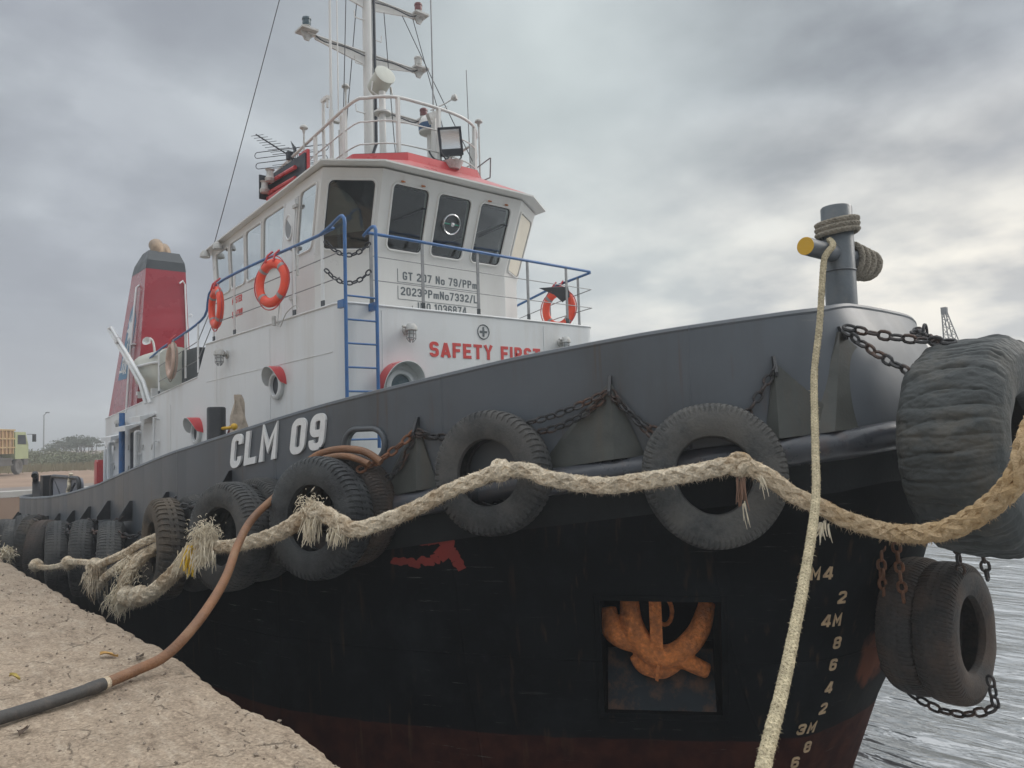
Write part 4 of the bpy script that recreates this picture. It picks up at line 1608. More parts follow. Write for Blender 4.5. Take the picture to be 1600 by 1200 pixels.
for (f, a0, a1, z0, z1, bolts, kind) in wins:
    nn = fnorm(f)
    mb = MB()
    # rounded raised rim
    mb.tube([p + nn * 0.006 for p in win_path(f, a0, a1, z0, z1, 0.085, 0.012)], 0.017, 8, closed=True)
    fr_ = obj('window', mb, M['whitec'], tug)
    mb = MB()
    mb.tube([p - nn * 0.014 for p in win_path(f, a0, a1, z0, z1, 0.07, -0.008)], 0.010, 6, closed=True)
    obj('gasket', mb, M['black'], fr_)
    mb = MB()
    pts = win_path(f, a0, a1, z0, z1, 0.075, 0.0)
    mb.add([p - nn * (0.003 if 'side' in f else 0.022) for p in pts], [tuple(range(len(pts)))])
    obj('pane', mb, M['glasss'] if 'side' in f else M['glass'], fr_, smooth=None)
    if bolts:
        mb = MB()
        for a in (a0 + 0.22 * (a1 - a0), a0 + 0.78 * (a1 - a0)):
            p = fpt(f, a, z1 + 0.045)
            mb.cyl(p, p + nn * 0.05, 0.013, n=8)
            mb.cyl(p + nn * 0.03 + V((0, -0.03, 0)), p + nn * 0.03 + V((0, 0.03, 0)), 0.012, n=8)
        obj('hinge_bolt', mb, M['rust'], fr_)
        # wiper
        mb = MB()
        h = fpt(f, a1 - 0.02, z1 - 0.26) + nn * 0.03
        mb.cyl(h - nn * 0.05, h + nn * 0.02, 0.016, n=8)
        mb.tube([h, fpt(f, a0 + 0.025, z0 + 0.38) + nn * 0.015], 0.0055, 6)
        obj('wiper', mb, M['darkm'], fr_)
    if kind == 'spin':
        c = fpt(f, (a0 + a1) / 2, 6.72) + nn * 0.004
        mb = MB()
        mb.lathe([(0.142, -0.02), (0.142, 0.018), (0.152, 0.024), (0.162, 0.018), (0.162, -0.02)], c, nn, 40)
        mb.sphere(c + nn * 0.03, 0.034)
        sp_ = obj('clear_view_screen', mb, M['reflector'], fr_)
        mb = MB()
        mb.tube([c - V((0, 0.14, 0)), c + V((0, 0.14, 0))], 0.014, 6)
        obj('screen_bar', mb, M['green'], fr_)
# rail joint and grey letters on the front below the windows
rw = (0, 1, 0)
text_on('tonnage_lettering', 'GT 207 No 79/PPm', 0.125, (-9.72 + 0.002, 6.24, 5.80), rw, ZU, M['letterg'], wh, hw=0.085, ext=0.002, width=1.42)
text_on('tonnage_lettering', '2023PPmNo7332/L', 0.125, (-9.72 + 0.002, 6.20, 5.565), rw, ZU, M['letterg'], wh, hw=0.085, ext=0.002, width=1.46)
text_on('registry_lettering', 'IMO 1036874', 0.125, (-9.72 + 0.002, 6.50, 5.355), rw, ZU, M['letterg'], wh, hw=0.085, ext=0.002, width=0.93)
mb = MB()
for (y0, z0, h, ln) in ((6.15, 5.76, 0.2, 1.5), (6.15, 5.50, 0.2, 1.55), (6.40, 5.2, 0.22, 0)):
    mb.box((-9.72 + 0.002, y0, z0 + h / 2), (0.006, 0.007, h))
    if ln:
        mb.box((-9.72 + 0.002, y0 + ln / 2, z0), (0.005, ln, 0.007))
obj('plate_outline', mb, M['letterg'], wh, smooth=None)
text_on('side_lettering', 'MASTER', 0.12, (-13.9, 5.228, 5.95), (1, -0.049, 0), ZU, M['letterr'], wh)
text_on('side_lettering', 'STATION', 0.12, (-13.9, 5.228, 5.70), (1, -0.049, 0), ZU, M['letterr'], wh)

# side door of the wheelhouse with its round light
mb = MB()
nn = fnorm('side')
dp = []
for p in win_path('side', 0.752, 0.835, 5.30, 7.06, 0.1):
    dp.append(p)
def side_wall(a, z):
    if z >= ZK:
        return fpt('side', a, z)
    p = fpt('side', a, ZK)
    p.z = z
    return p
dpts = [side_wall(0.752, 5.32), side_wall(0.838, 5.32), side_wall(0.838, 6.1), side_wall(0.838, 6.98), side_wall(0.826, 7.08), side_wall(0.764, 7.08), side_wall(0.752, 6.98), side_wall(0.752, 6.1)]
nv = len(dpts)
mb.add([p + V((0, -0.002, 0)) for p in dpts] + [p + V((0, -0.04, 0)) for p in dpts], [(0, 1, 2, 7), (2, 3, 4, 5, 6, 7), (8, 9, 10, 15), (10, 11, 12, 13, 14, 15)] + [(i, (i + 1) % nv, nv + (i + 1) % nv, nv + i) for i in range(nv)])
wd = obj('wheelhouse_door', mb, M['white'], tug)
mb = MB()
c = side_wall(0.795, 6.70) + V((0, -0.042, 0))
mb.tube([c + V((math.cos(a) * 0.13, 0, math.sin(a) * 0.19)) for a in [2 * math.pi * i / 28 for i in range(28)]], 0.018, 8, closed=True)
obj('door_light_rim', mb, M['white'], wd)
mb = MB()
pts = [c + V((math.cos(a) * 0.13, -0.002, math.sin(a) * 0.19)) for a in [2 * math.pi * i / 28 for i in range(28)]]
mb.add(pts, [tuple(range(28))])
obj('door_light', mb, M['steel'], wd)
mb = MB()
for z in (6.35, 6.95, 5.6):
    q = side_wall(0.838, z)
    mb.box(q + V((0.02, -0.05, 0)), (0.14, 0.04, 0.045))
q = side_wall(0.765, 6.2)
mb.tube([q + V((0, -0.05, 0)), q + V((0, -0.1, 0)), q + V((0.1, -0.1, -0.02))], 0.012, 6)
obj('door_hinge', mb, M['wdirty'], wd)
mb = MB()
for a in (0.748, 0.844):
    mb.tube([side_wall(a, 5.2) + V((0, -0.02, 0)), side_wall(a, 6.1) + V((0, -0.02, 0)), side_wall(a, 7.1) + V((0, -0.02, 0))], 0.02, 8)
obj('door_frame', mb, M['white'], wd)

# inside: floor, console, pale back lining, seat
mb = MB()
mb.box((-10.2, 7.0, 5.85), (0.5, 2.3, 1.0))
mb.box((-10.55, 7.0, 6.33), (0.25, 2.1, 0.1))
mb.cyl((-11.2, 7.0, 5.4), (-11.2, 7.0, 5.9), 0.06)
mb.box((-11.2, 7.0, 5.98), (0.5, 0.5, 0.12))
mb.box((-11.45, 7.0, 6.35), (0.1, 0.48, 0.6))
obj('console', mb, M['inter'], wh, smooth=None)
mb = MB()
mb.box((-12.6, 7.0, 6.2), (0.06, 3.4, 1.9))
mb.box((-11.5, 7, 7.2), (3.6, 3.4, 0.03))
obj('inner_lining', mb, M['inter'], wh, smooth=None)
# cream panel standing in for sky glow in the port bow window, and the arc of blind behind the starboard one
mb = MB()
nn = fnorm('pbow')
mb.add([p + nn * 0.004 for p in win_path('pbow', 0.10, 0.88, 6.20, 7.12, 0.075, -0.012)], [tuple(range(28))])
obj('window_glow_panel', mb, mat('cream_sky_glow', (0.80, 0.74, 0.62), 0.7, var=0.05), wh, smooth=None)
mb = MB()
nn = fnorm('sbow')
c = fpt('sbow', 0.10, 6.12) - nn * 0.16
ux = (fpt('sbow', 1, 6.12) - fpt('sbow', 0, 6.12)).normalized()
uz = (fpt('sbow', 0.1, 7.1) - fpt('sbow', 0.1, 6.12)).normalized()
arc = [c + uz * 0.25]
for i in range(15):
    a = R(20 + 62 * i / 14)
    arc.append(c + ux * (0.62 * math.cos(a)) + uz * (0.98 * math.sin(a)))
arc.append(c + uz * 0.98)
mb.prism(arc, -nn * 0.02)
obj('window_blind', mb, M['interl'], wh, smooth=None)

# roof
EAVE = full([(-9.10, 5.60), (-9.60, 4.86), (-15.25, 5.12)])
PLAT = full([(-9.62, 6.32), (-10.20, 5.66), (-14.5, 5.80)])
zE = lambda x: 7.31 - 0.028 * max(0, -9.6 - x)
zE2 = lambda x: 7.335 - 0.028 * max(0, -9.6 - x)
INN = insw(EAVE, 0.10)
obj('roof', loft([(EAVE, zE), (EAVE, zE2), (insw(EAVE, 0.02), lambda x: zE2(x) + 0.008)]), M['whitec'], tug, smooth=None)
rs = obj('roof_top', loft([(insw(EAVE, 0.024), lambda x: zE2(x) + 0.004), (PLAT, 7.63)]), M['redsheen'], tug, smooth=None)
obj('roof_coaming', loft([(PLAT, 7.625), (insw(PLAT, 0.03), 7.765)]), M['redtop'], rs, smooth=None)
obj('monkey_island_deck', loft([(insw(PLAT, 0.06), 7.74), (insw(PLAT, 0.07), 7.785)]), M['deckp'], rs, smooth=None)
# two small lamps under the aft corner of the eave
for (x, y) in ((-14.95, 5.1), (-14.2, 5.08)):
    mb = MB()
    mb.lathe([(0.0001, 0.07), (0.05, 0.06), (0.09, 0.0), (0.1, -0.07), (0.085, -0.075), (0.0001, -0.03)], (x, y, 7.10), ZU, 16)
    mb.cyl((x, y, 7.15), (x, y + 0.1, 7.2), 0.02)
    obj('eave_lamp', mb, M['wdirty'], tug)

# ------------------------------------------------------------------ railings
def rail(name, top_pts, post_pts, heights, mtop, mpost, mmid, rtop=0.022, rmid=0.008, post=(0.05, 0.014), foot=True, parent=tug, postlean=None):
    """top_pts: path of the top pipe; post_pts: (top, bottom); heights: fractions for the middle rails"""
    mb_ = MB()
    mb_.tube(top_pts, rtop, 10)
    root = obj(name, mb_, mtop, parent)
    for (a, b) in post_pts:
        a, b = V(a), V(b)
        mb_ = MB()
        d = (a - b)
        zz = d.normalized()
        xx = V((1, 0, 0)) if abs(zz.x) < 0.9 else V((0, 1, 0))
        yy = zz.cross(xx).normalized()
        xx = yy.cross(zz)
        mt = Matrix((xx, yy, zz)).transposed()
        w0, w1 = post
        mb_.box((a + b) / 2, (w0, w1, d.length), mt)
        obj('post', mb_, mpost, root, smooth=None)
        if foot:
            mb_ = MB()
            mb_.box(b + zz * 0.045, (w0 + 0.006, w1 + 0.006, 0.09), mt)
            obj('post_foot', mb_, M['capgrey'], root, smooth=None)
    for pts in heights:
        mb_ = MB()
        mb_.tube(pts, rmid, 6)
        obj('middle_rail', mb_, mmid, root)
    return root


YS = 4.70
zt, zb_ = 6.16, 5.18
def mids(pts, fr_, zbase):
    return [[V((p[0], p[1], zbase(p) + (p[2] - zbase(p)) * f)) for p in pts] for f in fr_]
# starboard side of the house deck
side_top = [(-8.95, 4.66, 6.17), (-9.3, YS, 6.17), (-13.20, YS, 6.16), (-13.90, YS, 5.66), (-16.3, YS, 5.38), (-17.1, YS, 5.26)]
zdeck = lambda p: 5.18 if p[0] > -13.6 else 4.64 - (-13.9 - p[0]) * 0.077
rail('side_railing', smooth_path(side_top, 0.15), [((x, YS, zt_), (x, YS, zb2)) for (x, zt_, zb2) in
     ((-9.28, 6.16, 5.18), (-10.15, 6.16, 5.18), (-12.4, 6.16, 5.18), (-13.35, 6.06, 5.18), (-14.15, 5.62, 4.62), (-14.85, 5.54, 4.57), (-16.5, 5.34, 4.44))],
     [[V((x, YS, 5.83)) for x in (-8.8, -9.3, -11, -13.4)] + [V((-14.15, YS, 5.28)), V((-16.5, YS, 5.03))],
      [V((x, YS, 5.50)) for x in (-8.8, -9.3, -11, -13.4)] + [V((-14.15, YS, 4.94)), V((-16.5, YS, 4.72))]], M['blue'], M['white'], M['steel'], post=(0.075, 0.014))
# front and port
fx = -8.73
ft = [(fx, 5.07, 6.12), (fx, 5.6, 6.12), (fx, 9.28, 6.10), (fx - 0.06, 9.35, 6.10), (-9.6, 9.35, 6.02), (-10.7, 9.35, 5.82), (-12.5, 9.35, 5.82)]
rail('front_railing', ft, [((fx, y, 6.12), (fx, y, 5.18)) for y in (5.12, 5.93, 6.90, 7.88, 8.72)] + [((-9.08, 9.35, 6.08), (-9.08, 9.35, 5.18)), ((-9.8, 9.35, 6.0), (-9.8, 9.35, 5.18)), ((-10.8, 9.35, 5.8), (-10.8, 9.35, 5.18))],
     [[V((fx, 5.12, 5.82)), V((fx, 9.3, 5.80)), V((-9.6, 9.35, 5.72)), V((-10.8, 9.35, 5.55))], [V((fx, 5.12, 5.50)), V((fx, 9.3, 5.49)), V((-9.6, 9.35, 5.44)), V((-10.8, 9.35, 5.3))]],
     M['blue'], M['steel'], M['steel'], post=(0.014, 0.045))

# blue ladder with looped handrails
mb = MB()
LX = -8.52
for y, bend in ((4.625, -1), (5.07, 1)):
    if bend < 0:
        mb.tube(smooth_path([V((-9.28, 4.68, 6.16)), V((-8.95, 4.66, 6.20)), V((-8.62, y, 6.24)), V((LX, y, 6.18)), V((LX, y, 6.0)), V((LX, y, 5.2)), V((LX, y, 4.2)), V((LX, y, 3.3))], 0.06), 0.023, 10)
    else:
        mb.tube(smooth_path([V((fx - 0.1, y, 6.1)), V((-8.62, y, 6.17)), V((LX, y, 6.13)), V((LX, y, 5.95)), V((LX, y, 5.2)), V((LX, y, 4.2)), V((LX, y, 3.3))], 0.06), 0.023, 10)
ld = obj('ladder', mb, M['blue'], tug)
for i in range(7):
    mb = MB()
    z = 5.215 - 0.30 * i
    mb.cyl((LX, 4.625, z), (LX, 5.07, z), 0.013, n=8)
    obj('rung', mb, M['blue'], ld)
for y in (4.625, 5.07):
    mb = MB()
    mb.box((LX - 0.09, y - 0.0, 5.12), (0.16, 0.05, 0.10))
    obj('ladder_bracket', mb, M['blue'], ld, smooth=None)


# ------------------------------------------------------------------ chains
def chain_mb(path, link=0.11, wire=0.011, n1=12, n2=6, seed=0):
    """links laid along a polyline"""
    pts = [V(p) for p in path]
    L_ = sum((b - a).length for a, b in zip(pts, pts[1:]))
    pitch = link - 2.2 * wire
    cnt = max(2, int(round(L_ / pitch)))
    mb_ = MB()
    def at(s_):
        for a, b in zip(pts, pts[1:]):
            l_ = (b - a).length
            if s_ <= l_ or b is pts[-1]:
                return a.lerp(b, min(1, s_ / max(l_, 1e-6)))
            s_ -= l_
    rr_ = random.Random(seed)
    prev = None
    for i in range(cnt):
        a = at(L_ * i / cnt)
        b = at(L_ * (i + 1) / cnt)
        d = (b - a).normalized()
        c = (a + b) / 2
        if prev is None:
            e = d.cross(V((0.3, 0.2, 1))).normalized()
        else:
            e = (prev - d * prev.dot(d)).normalized()
        prev = e
        if i % 2:
            e2 = d.cross(e)
        else:
            e2 = e
        tw = rr_.uniform(-.25, .25) + 0.6
        e2 = (e2 * math.cos(tw) + d.cross(e2) * math.sin(tw)).normalized()
        hl = link / 2 - wire
        hw = link * 0.27
        ring = []
        for k in range(n1):
            an = 2 * math.pi * k / n1
            x_ = math.cos(an)
            y_ = math.sin(an)
            lx = (hl - hw) * (1 if x_ > 0.01 else (-1 if x_ < -0.01 else 0)) + hw * x_
            ring.append(c + d * lx + e2 * hw * y_)
        mb_.tube(ring, wire, n2, closed=True)
    return mb_


def sag(a, b, s, n=16):
    a, b = V(a), V(b)
    return [a.lerp(b, i / n) - ZU * (4 * s * (i / n) * (1 - i / n)) for i in range(n + 1)]


for z0, z1 in ((6.06, 5.99), (5.68, 5.62)):
    o = obj('gap_chain', chain_mb(sag((-9.2, 4.70, z0), (fx + 0.01, 5.10, z1), 0.18), 0.10, 0.0105), M['darkm'], tug)

# ------------------------------------------------------------------ funnel
def quad_loft(levels, m, name, parent):
    return obj(name, loft(levels), m, parent, smooth=None)
F0 = [(-18.18, 4.70), (-18.18, 5.92), (-20.66, 5.92), (-20.66, 4.70)]
F1 = [(-18.62, 5.02), (-18.62, 5.90), (-19.78, 5.90), (-19.78, 5.02)]
F2 = [(-18.85, 5.14), (-18.85, 5.83), (-19.35, 5.83), (-19.35, 5.14)]
for side in (0, 1):
    ff = (lambda q: [(x, 2 * CY - y) for x, y in q]) if side else (lambda q: q)
    fn = quad_loft([(ff(F0), 4.0), (ff(F1), 7.52)], M['red'], 'funnel', tug)
    quad_loft([(ff([(x + (0.006 if x > -19 else -0.006), y + (0.006 if y > 5.5 else -0.006)) for x, y in F1]), 7.50), (ff([(-18.66, 5.05), (-18.66, 5.89), (-19.70, 5.89), (-19.70, 5.05)]), 7.72), (ff(F2), 7.98)], M['capgrey'], 'funnel_cap', fn)
    mb = MB()
    for (px_, py_, r_) in ((-19.0, 5.38, 0.16), (-19.2, 5.62, 0.12)):
        mb.tube(smooth_path([V((px_, py_, 7.8)), V((px_, py_, 8.02)), V((px_ - 0.05, py_, 8.12)), V((px_ - 0.16, py_, 8.2))], 0.04), r_, 16)
    if side:
        mb.v = [mirror(p) for p in mb.v]
    obj('exhaust_pipe', mb, mat('heat_stained_pipe', (0.30, 0.22, 0.15), 0.5, 0.3, var=0.3, scale=6), fn)
    if not side:
        # slope of the starboard side face
        def fs(x, z, off=0.0):
            f = (z - 4.0) / 3.52
            y = 4.70 + (5.02 - 4.70) * f
            return V((x, y - off, z))
        mb = MB()
        q = [(-19.25, 6.85), (-19.55, 6.6), (-19.75, 6.0), (-20.05, 5.0), (-19.30, 5.0), (-19.12, 5.6), (-18.98, 6.3)]
        mb.add([fs(x, z, 0.004) for x, z in q], [tuple(range(len(q)))[::-1]])
        obj('side_panel', mb, M['sticker'], fn, smooth=None)
        mb = MB()
        star = []
        for i in range(16):
            rr_ = (0.36 if i % 2 == 0 else 0.16)
            a = math.pi * i / 8
            star.append(fs(-19.42 + math.cos(a) * rr_ * 0.8, 6.15 + math.sin(a) * rr_ * 1.15, 0.007))
        mb.add([fs(-19.42, 6.15, 0.007)] + star, [(0, 1 + i, 1 + (i + 1) % 16) for i in range(16)])
        for (x, z, ww, hh) in ((-19.75, 5.66, .10, .03), (-19.72, 5.52, .05, .14), (-19.50, 5.58, .04, .26), (-19.43, 5.47, .14, .04), (-19.60, 5.42, .22, .03), (-19.78, 5.35, .04, .16), (-19.62, 5.3, .04, .18), (-19.45, 5.28, .05, .16), (-19.7, 5.2, .3, .03)):
            mb.add([fs(x - ww, z - hh, 0.008), fs(x + ww, z - hh, 0.008), fs(x + ww, z + hh, 0.008), fs(x - ww, z + hh, 0.008)], [(0, 1, 2, 3)])
        obj('side_emblem', mb, M['letterw'], fn, smooth=None)
        mb = MB()
        mb.tube([fs(-18.78, 4.2, 0.06), fs(-18.98, 5.6, 0.06), fs(-19.0, 7.1, 0.06), fs(-19.0, 7.16, 0.0)], 0.028, 10)
        mb.box(fs(-18.92, 5.75, 0.04), (0.3, 0.08, 0.03))
        obj('drain_pipe', mb, M['white'], fn)
        mb = MB()
        fy = lambda z: -18.18 - 0.44 * (z - 4.0) / 3.52 + 0.03
        mb.tube([V((fy(4.5), 5.86, 4.5)), V((fy(7.2), 5.86, 7.2)), V((fy(7.3) + 0.05, 5.80, 7.27)), V((fy(7.3) + 0.05, 5.73, 7.2))], 0.02, 8)
        mb.lathe([(0.03, -0.012), (0.045, 0), (0.03, 0.012)], (fy(6.5), 5.96, 6.45), (1, 0, 0), 12)
        obj('front_pipe', mb, M['white'], fn)
        mb = MB()
        mb.tube(smooth_path([V((fy(5.4) + 0.02, 5.10, 5.25)), V((fy(5.4) + 0.1, 5.10, 5.5)), V((fy(5.4) + 0.12, 5.06, 5.75)), V((fy(5.4) + 0.16, 4.98, 5.82))], 0.04), 0.025, 8)
        mb.lathe([(0.0001, 0), (0.03, 0.0), (0.09, 0.1), (0.095, 0.12), (0.08, 0.115), (0.0001, 0.03)], (fy(5.6) + 0.16, 4.98, 5.72), (0.6, -0.7, 0.25), 16)
        obj('horn', mb, M['white'], fn)

# rescue boat and its davit on the aft house deck
rb = empty('rescue_boat', (-18.0, 5.1, 4.45), 'small white covered rescue boat on the aft deck below the red funnel', 'boat')
mb = MB()
secs = [(-19.05, 0.05, 5.10, 4.95, 0), (-18.9, 0.22, 5.14, 4.78, 1), (-18.4, 0.42, 5.16, 4.62, 1), (-17.6, 0.46, 5.14, 4.56, 1), (-17.0, 0.42, 5.14, 4.58, 1), (-16.7, 0.36, 5.14, 4.64, 1)]
vs_ = []
K = 12
for (x, hw, ztp, zk, _) in secs:
    for k in range(K + 1):
        a = math.pi * k / K
        vs_.append(V((x, 5.12 - math.cos(a) * hw, ztp - (ztp - zk) * math.sin(a) ** 0.7)))
fs_ = [(i * (K + 1) + k, i * (K + 1) + k + 1, (i + 1) * (K + 1) + k + 1, (i + 1) * (K + 1) + k) for i in range(len(secs) - 1) for k in range(K)]
fs_.append(tuple((len(secs) - 1) * (K + 1) + k for k in range(K + 1)))
mb.add(vs_, fs_)
obj('boat_hull', mb, M['canopy'], rb)
mb = MB()
vs_ = []
for (x, hw, ztp, zk, _) in secs:
    hh = 0.34 if hw > 0.3 else 0.05
    for k in range(K + 1):
        a = math.pi * k / K
        vs_.append(V((x, 5.12 - math.cos(a) * (hw + 0.02), ztp + hh * math.sin(a) ** 0.8)))
mb.add(vs_, fs_)
obj('boat_cover', mb, M['canopy'], rb, smooth=50)
mb = MB()
for sg in (-1, 1):
    mb.tube([V((x, 5.12 + sg * (hw + 0.02), ztp)) for (x, hw, ztp, zk, _) in secs], 0.03, 8)
obj('rubbing_strake', mb, M['white'], rb)
for x in (-17.2, -18.3):
    mb = MB()
    mb.box((x, 5.1, 4.52), (0.12, 0.7, 0.22))
    obj('cradle', mb, M['white'], rb, smooth=None)
mb = MB()
for dx in (0.0, 0.30):
    mb.tube([V((-17.05 + dx, 4.60, 4.30)), V((-17.30 + dx * 0.9, 4.55, 4.75)), V((-19.9 + dx * 0.8, 4.55, 6.22))], 0.04, 8)
mb.tube([V((-19.9, 4.55, 6.22)), V((-19.66, 4.55, 6.22))], 0.04, 8)
mb.box((-19.1, 4.55, 5.85), (0.18, 0.1, 0.12))
obj('davit_arm', mb, M['white'], tug)
mb = MB()
mb.box((-16.2, 5.6, 5.0), (0.9, 0.8, 0.75))
obj('deck_locker', mb, M['capgrey'], tug, smooth=None)

# ------------------------------------------------------------------ top railing, mast and gear on the wheelhouse roof
TZ = 7.68
top = smooth_path([V((-13.9, 5.92, 8.42)), V((-12.2, 5.90, 8.60)), V((-10.55, 5.86, 8.72)), V((-10.25, 5.98, 8.74)), V((-9.98, 6.30, 8.75)), V((-9.90, 6.75, 8.74)), V((-9.90, 7.3, 8.74)), V((-9.98, 7.75, 8.73)), V((-10.2, 8.1, 8.71)), V((-10.6, 8.34, 8.66)), V((-11.4, 8.36, 8.62)), V((-13.0, 8.36, 8.5))], 0.12)
def lowered(f):
    return [V((p.x, p.y, TZ + (p.z - TZ) * f)) for p in top]
rail('top_railing', top, [((x, y, z), (x, y, TZ)) for x, y, z in ((-13.75, 5.92, 8.43), (-12.95, 5.91, 8.52), (-11.85, 5.90, 8.62), (-10.75, 5.87, 8.71), (-9.95, 6.36, 8.74), (-9.90, 7.1, 8.74), (-10.12, 8.0, 8.72), (-10.62, 8.34, 8.66), (-12.0, 8.36, 8.58))],
     [lowered(0.64), lowered(0.30)], M['whitec'], M['whitec'], M['whitec'], rtop=0.026, rmid=0.012, post=(0.07, 0.045), foot=False)
# side light box with screen
mb = MB()
mb.box((-11.85, 5.38, 7.80), (1.4, 0.03, 0.42))
mb.box((-12.56, 5.30, 7.80), (0.03, 0.2, 0.42))
sb = obj('sidelight_board', mb, M['darkm'], tug, smooth=None)
mb = MB()
mb.box((-11.28, 5.42, 7.86), (0.30, 0.05, 0.42))
mb.box((-11.9, 5.36, 7.54), (1.1, 0.16, 0.12))
mb.tube([V((-12.45, 5.32, 7.86)), V((-11.4, 5.32, 7.83))], 0.035, 8)
mb.tube([V((-12.45, 5.32, 7.68)), V((-11.4, 5.32, 7.65))], 0.035, 8)
obj('sidelight_screen', mb, M['redtop'], sb, smooth=None)
for x, z in ((-12.2, 7.88), (-12.42, 7.74)):
    mb = MB()
    mb.lathe([(0.0001, 0), (0.075, 0.0), (0.085, 0.05), (0.06, 0.09), (0.055, 0.17), (0.08, 0.2), (0.0001, 0.22)], (x, 5.24, z - 0.08), ZU, 14)
    obj('sidelight', mb, M['wdirty'], sb)

mast = empty('mast_base', (-11.9, 7.0, TZ), None, None) if False else None
mb = MB()
mb.tube([V((-11.92, 7.0, 7.6)), V((-11.92, 7.0, 9.5)), V((-11.92, 7.0, 12.8))], [0.10, 0.095, 0.085], 18)
mb.prism([V((-12.6, 6.99, 7.6)), V((-11.9, 6.99, 7.6)), V((-11.9, 6.99, 8.75))], (0, 0.03, 0))
mb.prism([V((-11.92, 6.35, 7.6)), V((-11.92, 7.0, 7.6)), V((-11.92, 7.0, 8.35))], (0.03, 0, 0))
mb.prism([V((-11.92, 7.65, 7.6)), V((-11.92, 7.0, 7.6)), V((-11.92, 7.0, 8.35))], (0.03, 0, 0))
mast = obj('mast', mb, M['whitec'], tug)
mb = MB()
mb.tube([V((-11.84, 7.09, 12.7)), V((-11.83, 7.09, 9.4)), V((-11.83, 7.09, 8.75)), V((-11.80, 6.95, 8.4)), V((-11.78, 6.72, 8.1))], 0.028, 8)
obj('cable', mb, M['darkm'], mast)
for z, y0, y1, la, lb in ((10.42, 5.80, 8.10, 'g', 'w'), (11.50, 5.80, 8.13, 'w', 'r'), (9.42, 7.0, 8.2, None, 'r')):
    mb = MB()
    for sg in ((-1, 1) if y0 < 7 else (1,)):
        ye = y0 if sg < 0 else y1
        # tapered web under a thin flange
        mb.prism([V((-11.935, 7 + sg * 0.09, z + 0.02)), V((-11.935, ye - sg * 0.15, z + 0.02)), V((-11.935, ye - sg * 0.15, z - 0.03)), V((-11.935, 7 + sg * 0.09, z - 0.20))], (0.03, 0, 0))
        mb.box((-11.92, (7 + sg * 0.09 + ye) / 2, z + 0.03), (0.09, abs(ye - 7 - sg * 0.09), 0.018))
    arm = obj('yard_arm', mb, M['whitec'], mast, smooth=None)
    mb = MB()
    for sg in ((-1, 1) if y0 < 7 else (1,)):
        mb.tube(smooth_path([V((-11.86, 7 + sg * 0.1, z - 0.06)), V((-11.86, 7 + sg * 0.5, z - 0.02)), V((-11.86, 7 + sg * 0.9, z - 0.05)), V((-11.88, 7 + sg * 1.05, z + 0.02))], 0.08), 0.012, 6)
    obj('cable', mb, M['darkm'], arm)
    for ye, kd in ((y0, la), (y1, lb)):
        if kd is None:
            continue
        mb = MB()
        c = V((-11.92, ye, z + 0.06))
        mb.box(c, (0.30, 0.30, 0.035))
        mb.prism([c + V((0.015, -0.12, -0.02)), c + V((0.015, 0.12, -0.02)), c + V((0.015, 0.04, -0.16)), c + V((0.015, -0.04, -0.16))], (-0.03, 0, 0))
        mb.lathe([(0.0001, 0.0), (0.05, 0.0), (0.05, 0.05), (0.07, 0.06), (0.07, 0.075), (0.0001, 0.075)], c + ZU * 0.02, ZU, 16)
        lp = obj('mast_lamp', mb, M['wdirty'], mast)
        mb = MB()
        mb.lathe([(0.0001, 0.075), (0.068, 0.08), (0.074, 0.13), (0.068, 0.18), (0.08, 0.185), (0.075, 0.22), (0.03, 0.25), (0.0001, 0.25)], c + ZU * 0.02, ZU, 16)
        obj('lamp_glass', mb, {'g': M['lampdark'], 'r': M['lampred'], 'w': M['wdirty']}[kd], lp)
# mast steps
for i, z in enumerate((11.05, 10.75, 10.2, 9.75, 9.3)):
    sg = -1 if i % 2 == 0 else 1
    mb = MB()
    mb.tube([V((-11.9, 7 + sg * 0.08, z)), V((-11.9, 7 + sg * 0.27, z)), V((-11.9, 7 + sg * 0.28, z + 0.12))], 0.011, 6)
    obj('mast_step', mb, M['whitec'], mast)
# stays
for i, (a, b) in enumerate((((-11.9, 7, 12.8), (-15.0, 5.3, 7.2)), ((-11.9, 6.6, 12.5), (-11.2, 6.05, 7.8)), ((-11.9, 6.9, 12.6), (-12.2, 6.55, 7.8)), ((-11.92, 7.35, 11.45), (-11.6, 7.4, 7.8)),
                            ((-11.92, 7.75, 11.45), (-10.2, 8.25, 7.8)), ((-11.92, 8.0, 11.45), (-10.9, 8.3, 7.8)), ((-11.9, 6.2, 13.2), (-15.2, 5.25, 7.25)))):
    if i == 0:
        a, b = (-13.4, 6.0, 11.9), (-15.9, 5.6, 7.3)
        a = V(a) + (V(a) - V(b)) * 0.15
        b = (-15.1, 5.3, 7.25)
    if i == 6:
        continue
    mb = MB()
    mb.tube(sag(a, b, 0.03, 8), 0.0085, 5)
    obj('stay_wire', mb, M['wire'], mast)
mb = MB()
mb.tube([V((-12.2, 6.55, 9.0)), V((-12.19, 6.55, 8.75)), V((-12.2, 6.56, 8.2)), V((-12.2, 6.56, 7.8))], [0.02, 0.026, 0.02, 0.022], 8)
obj('turnbuckle', mb, M['wdirty'], mast)

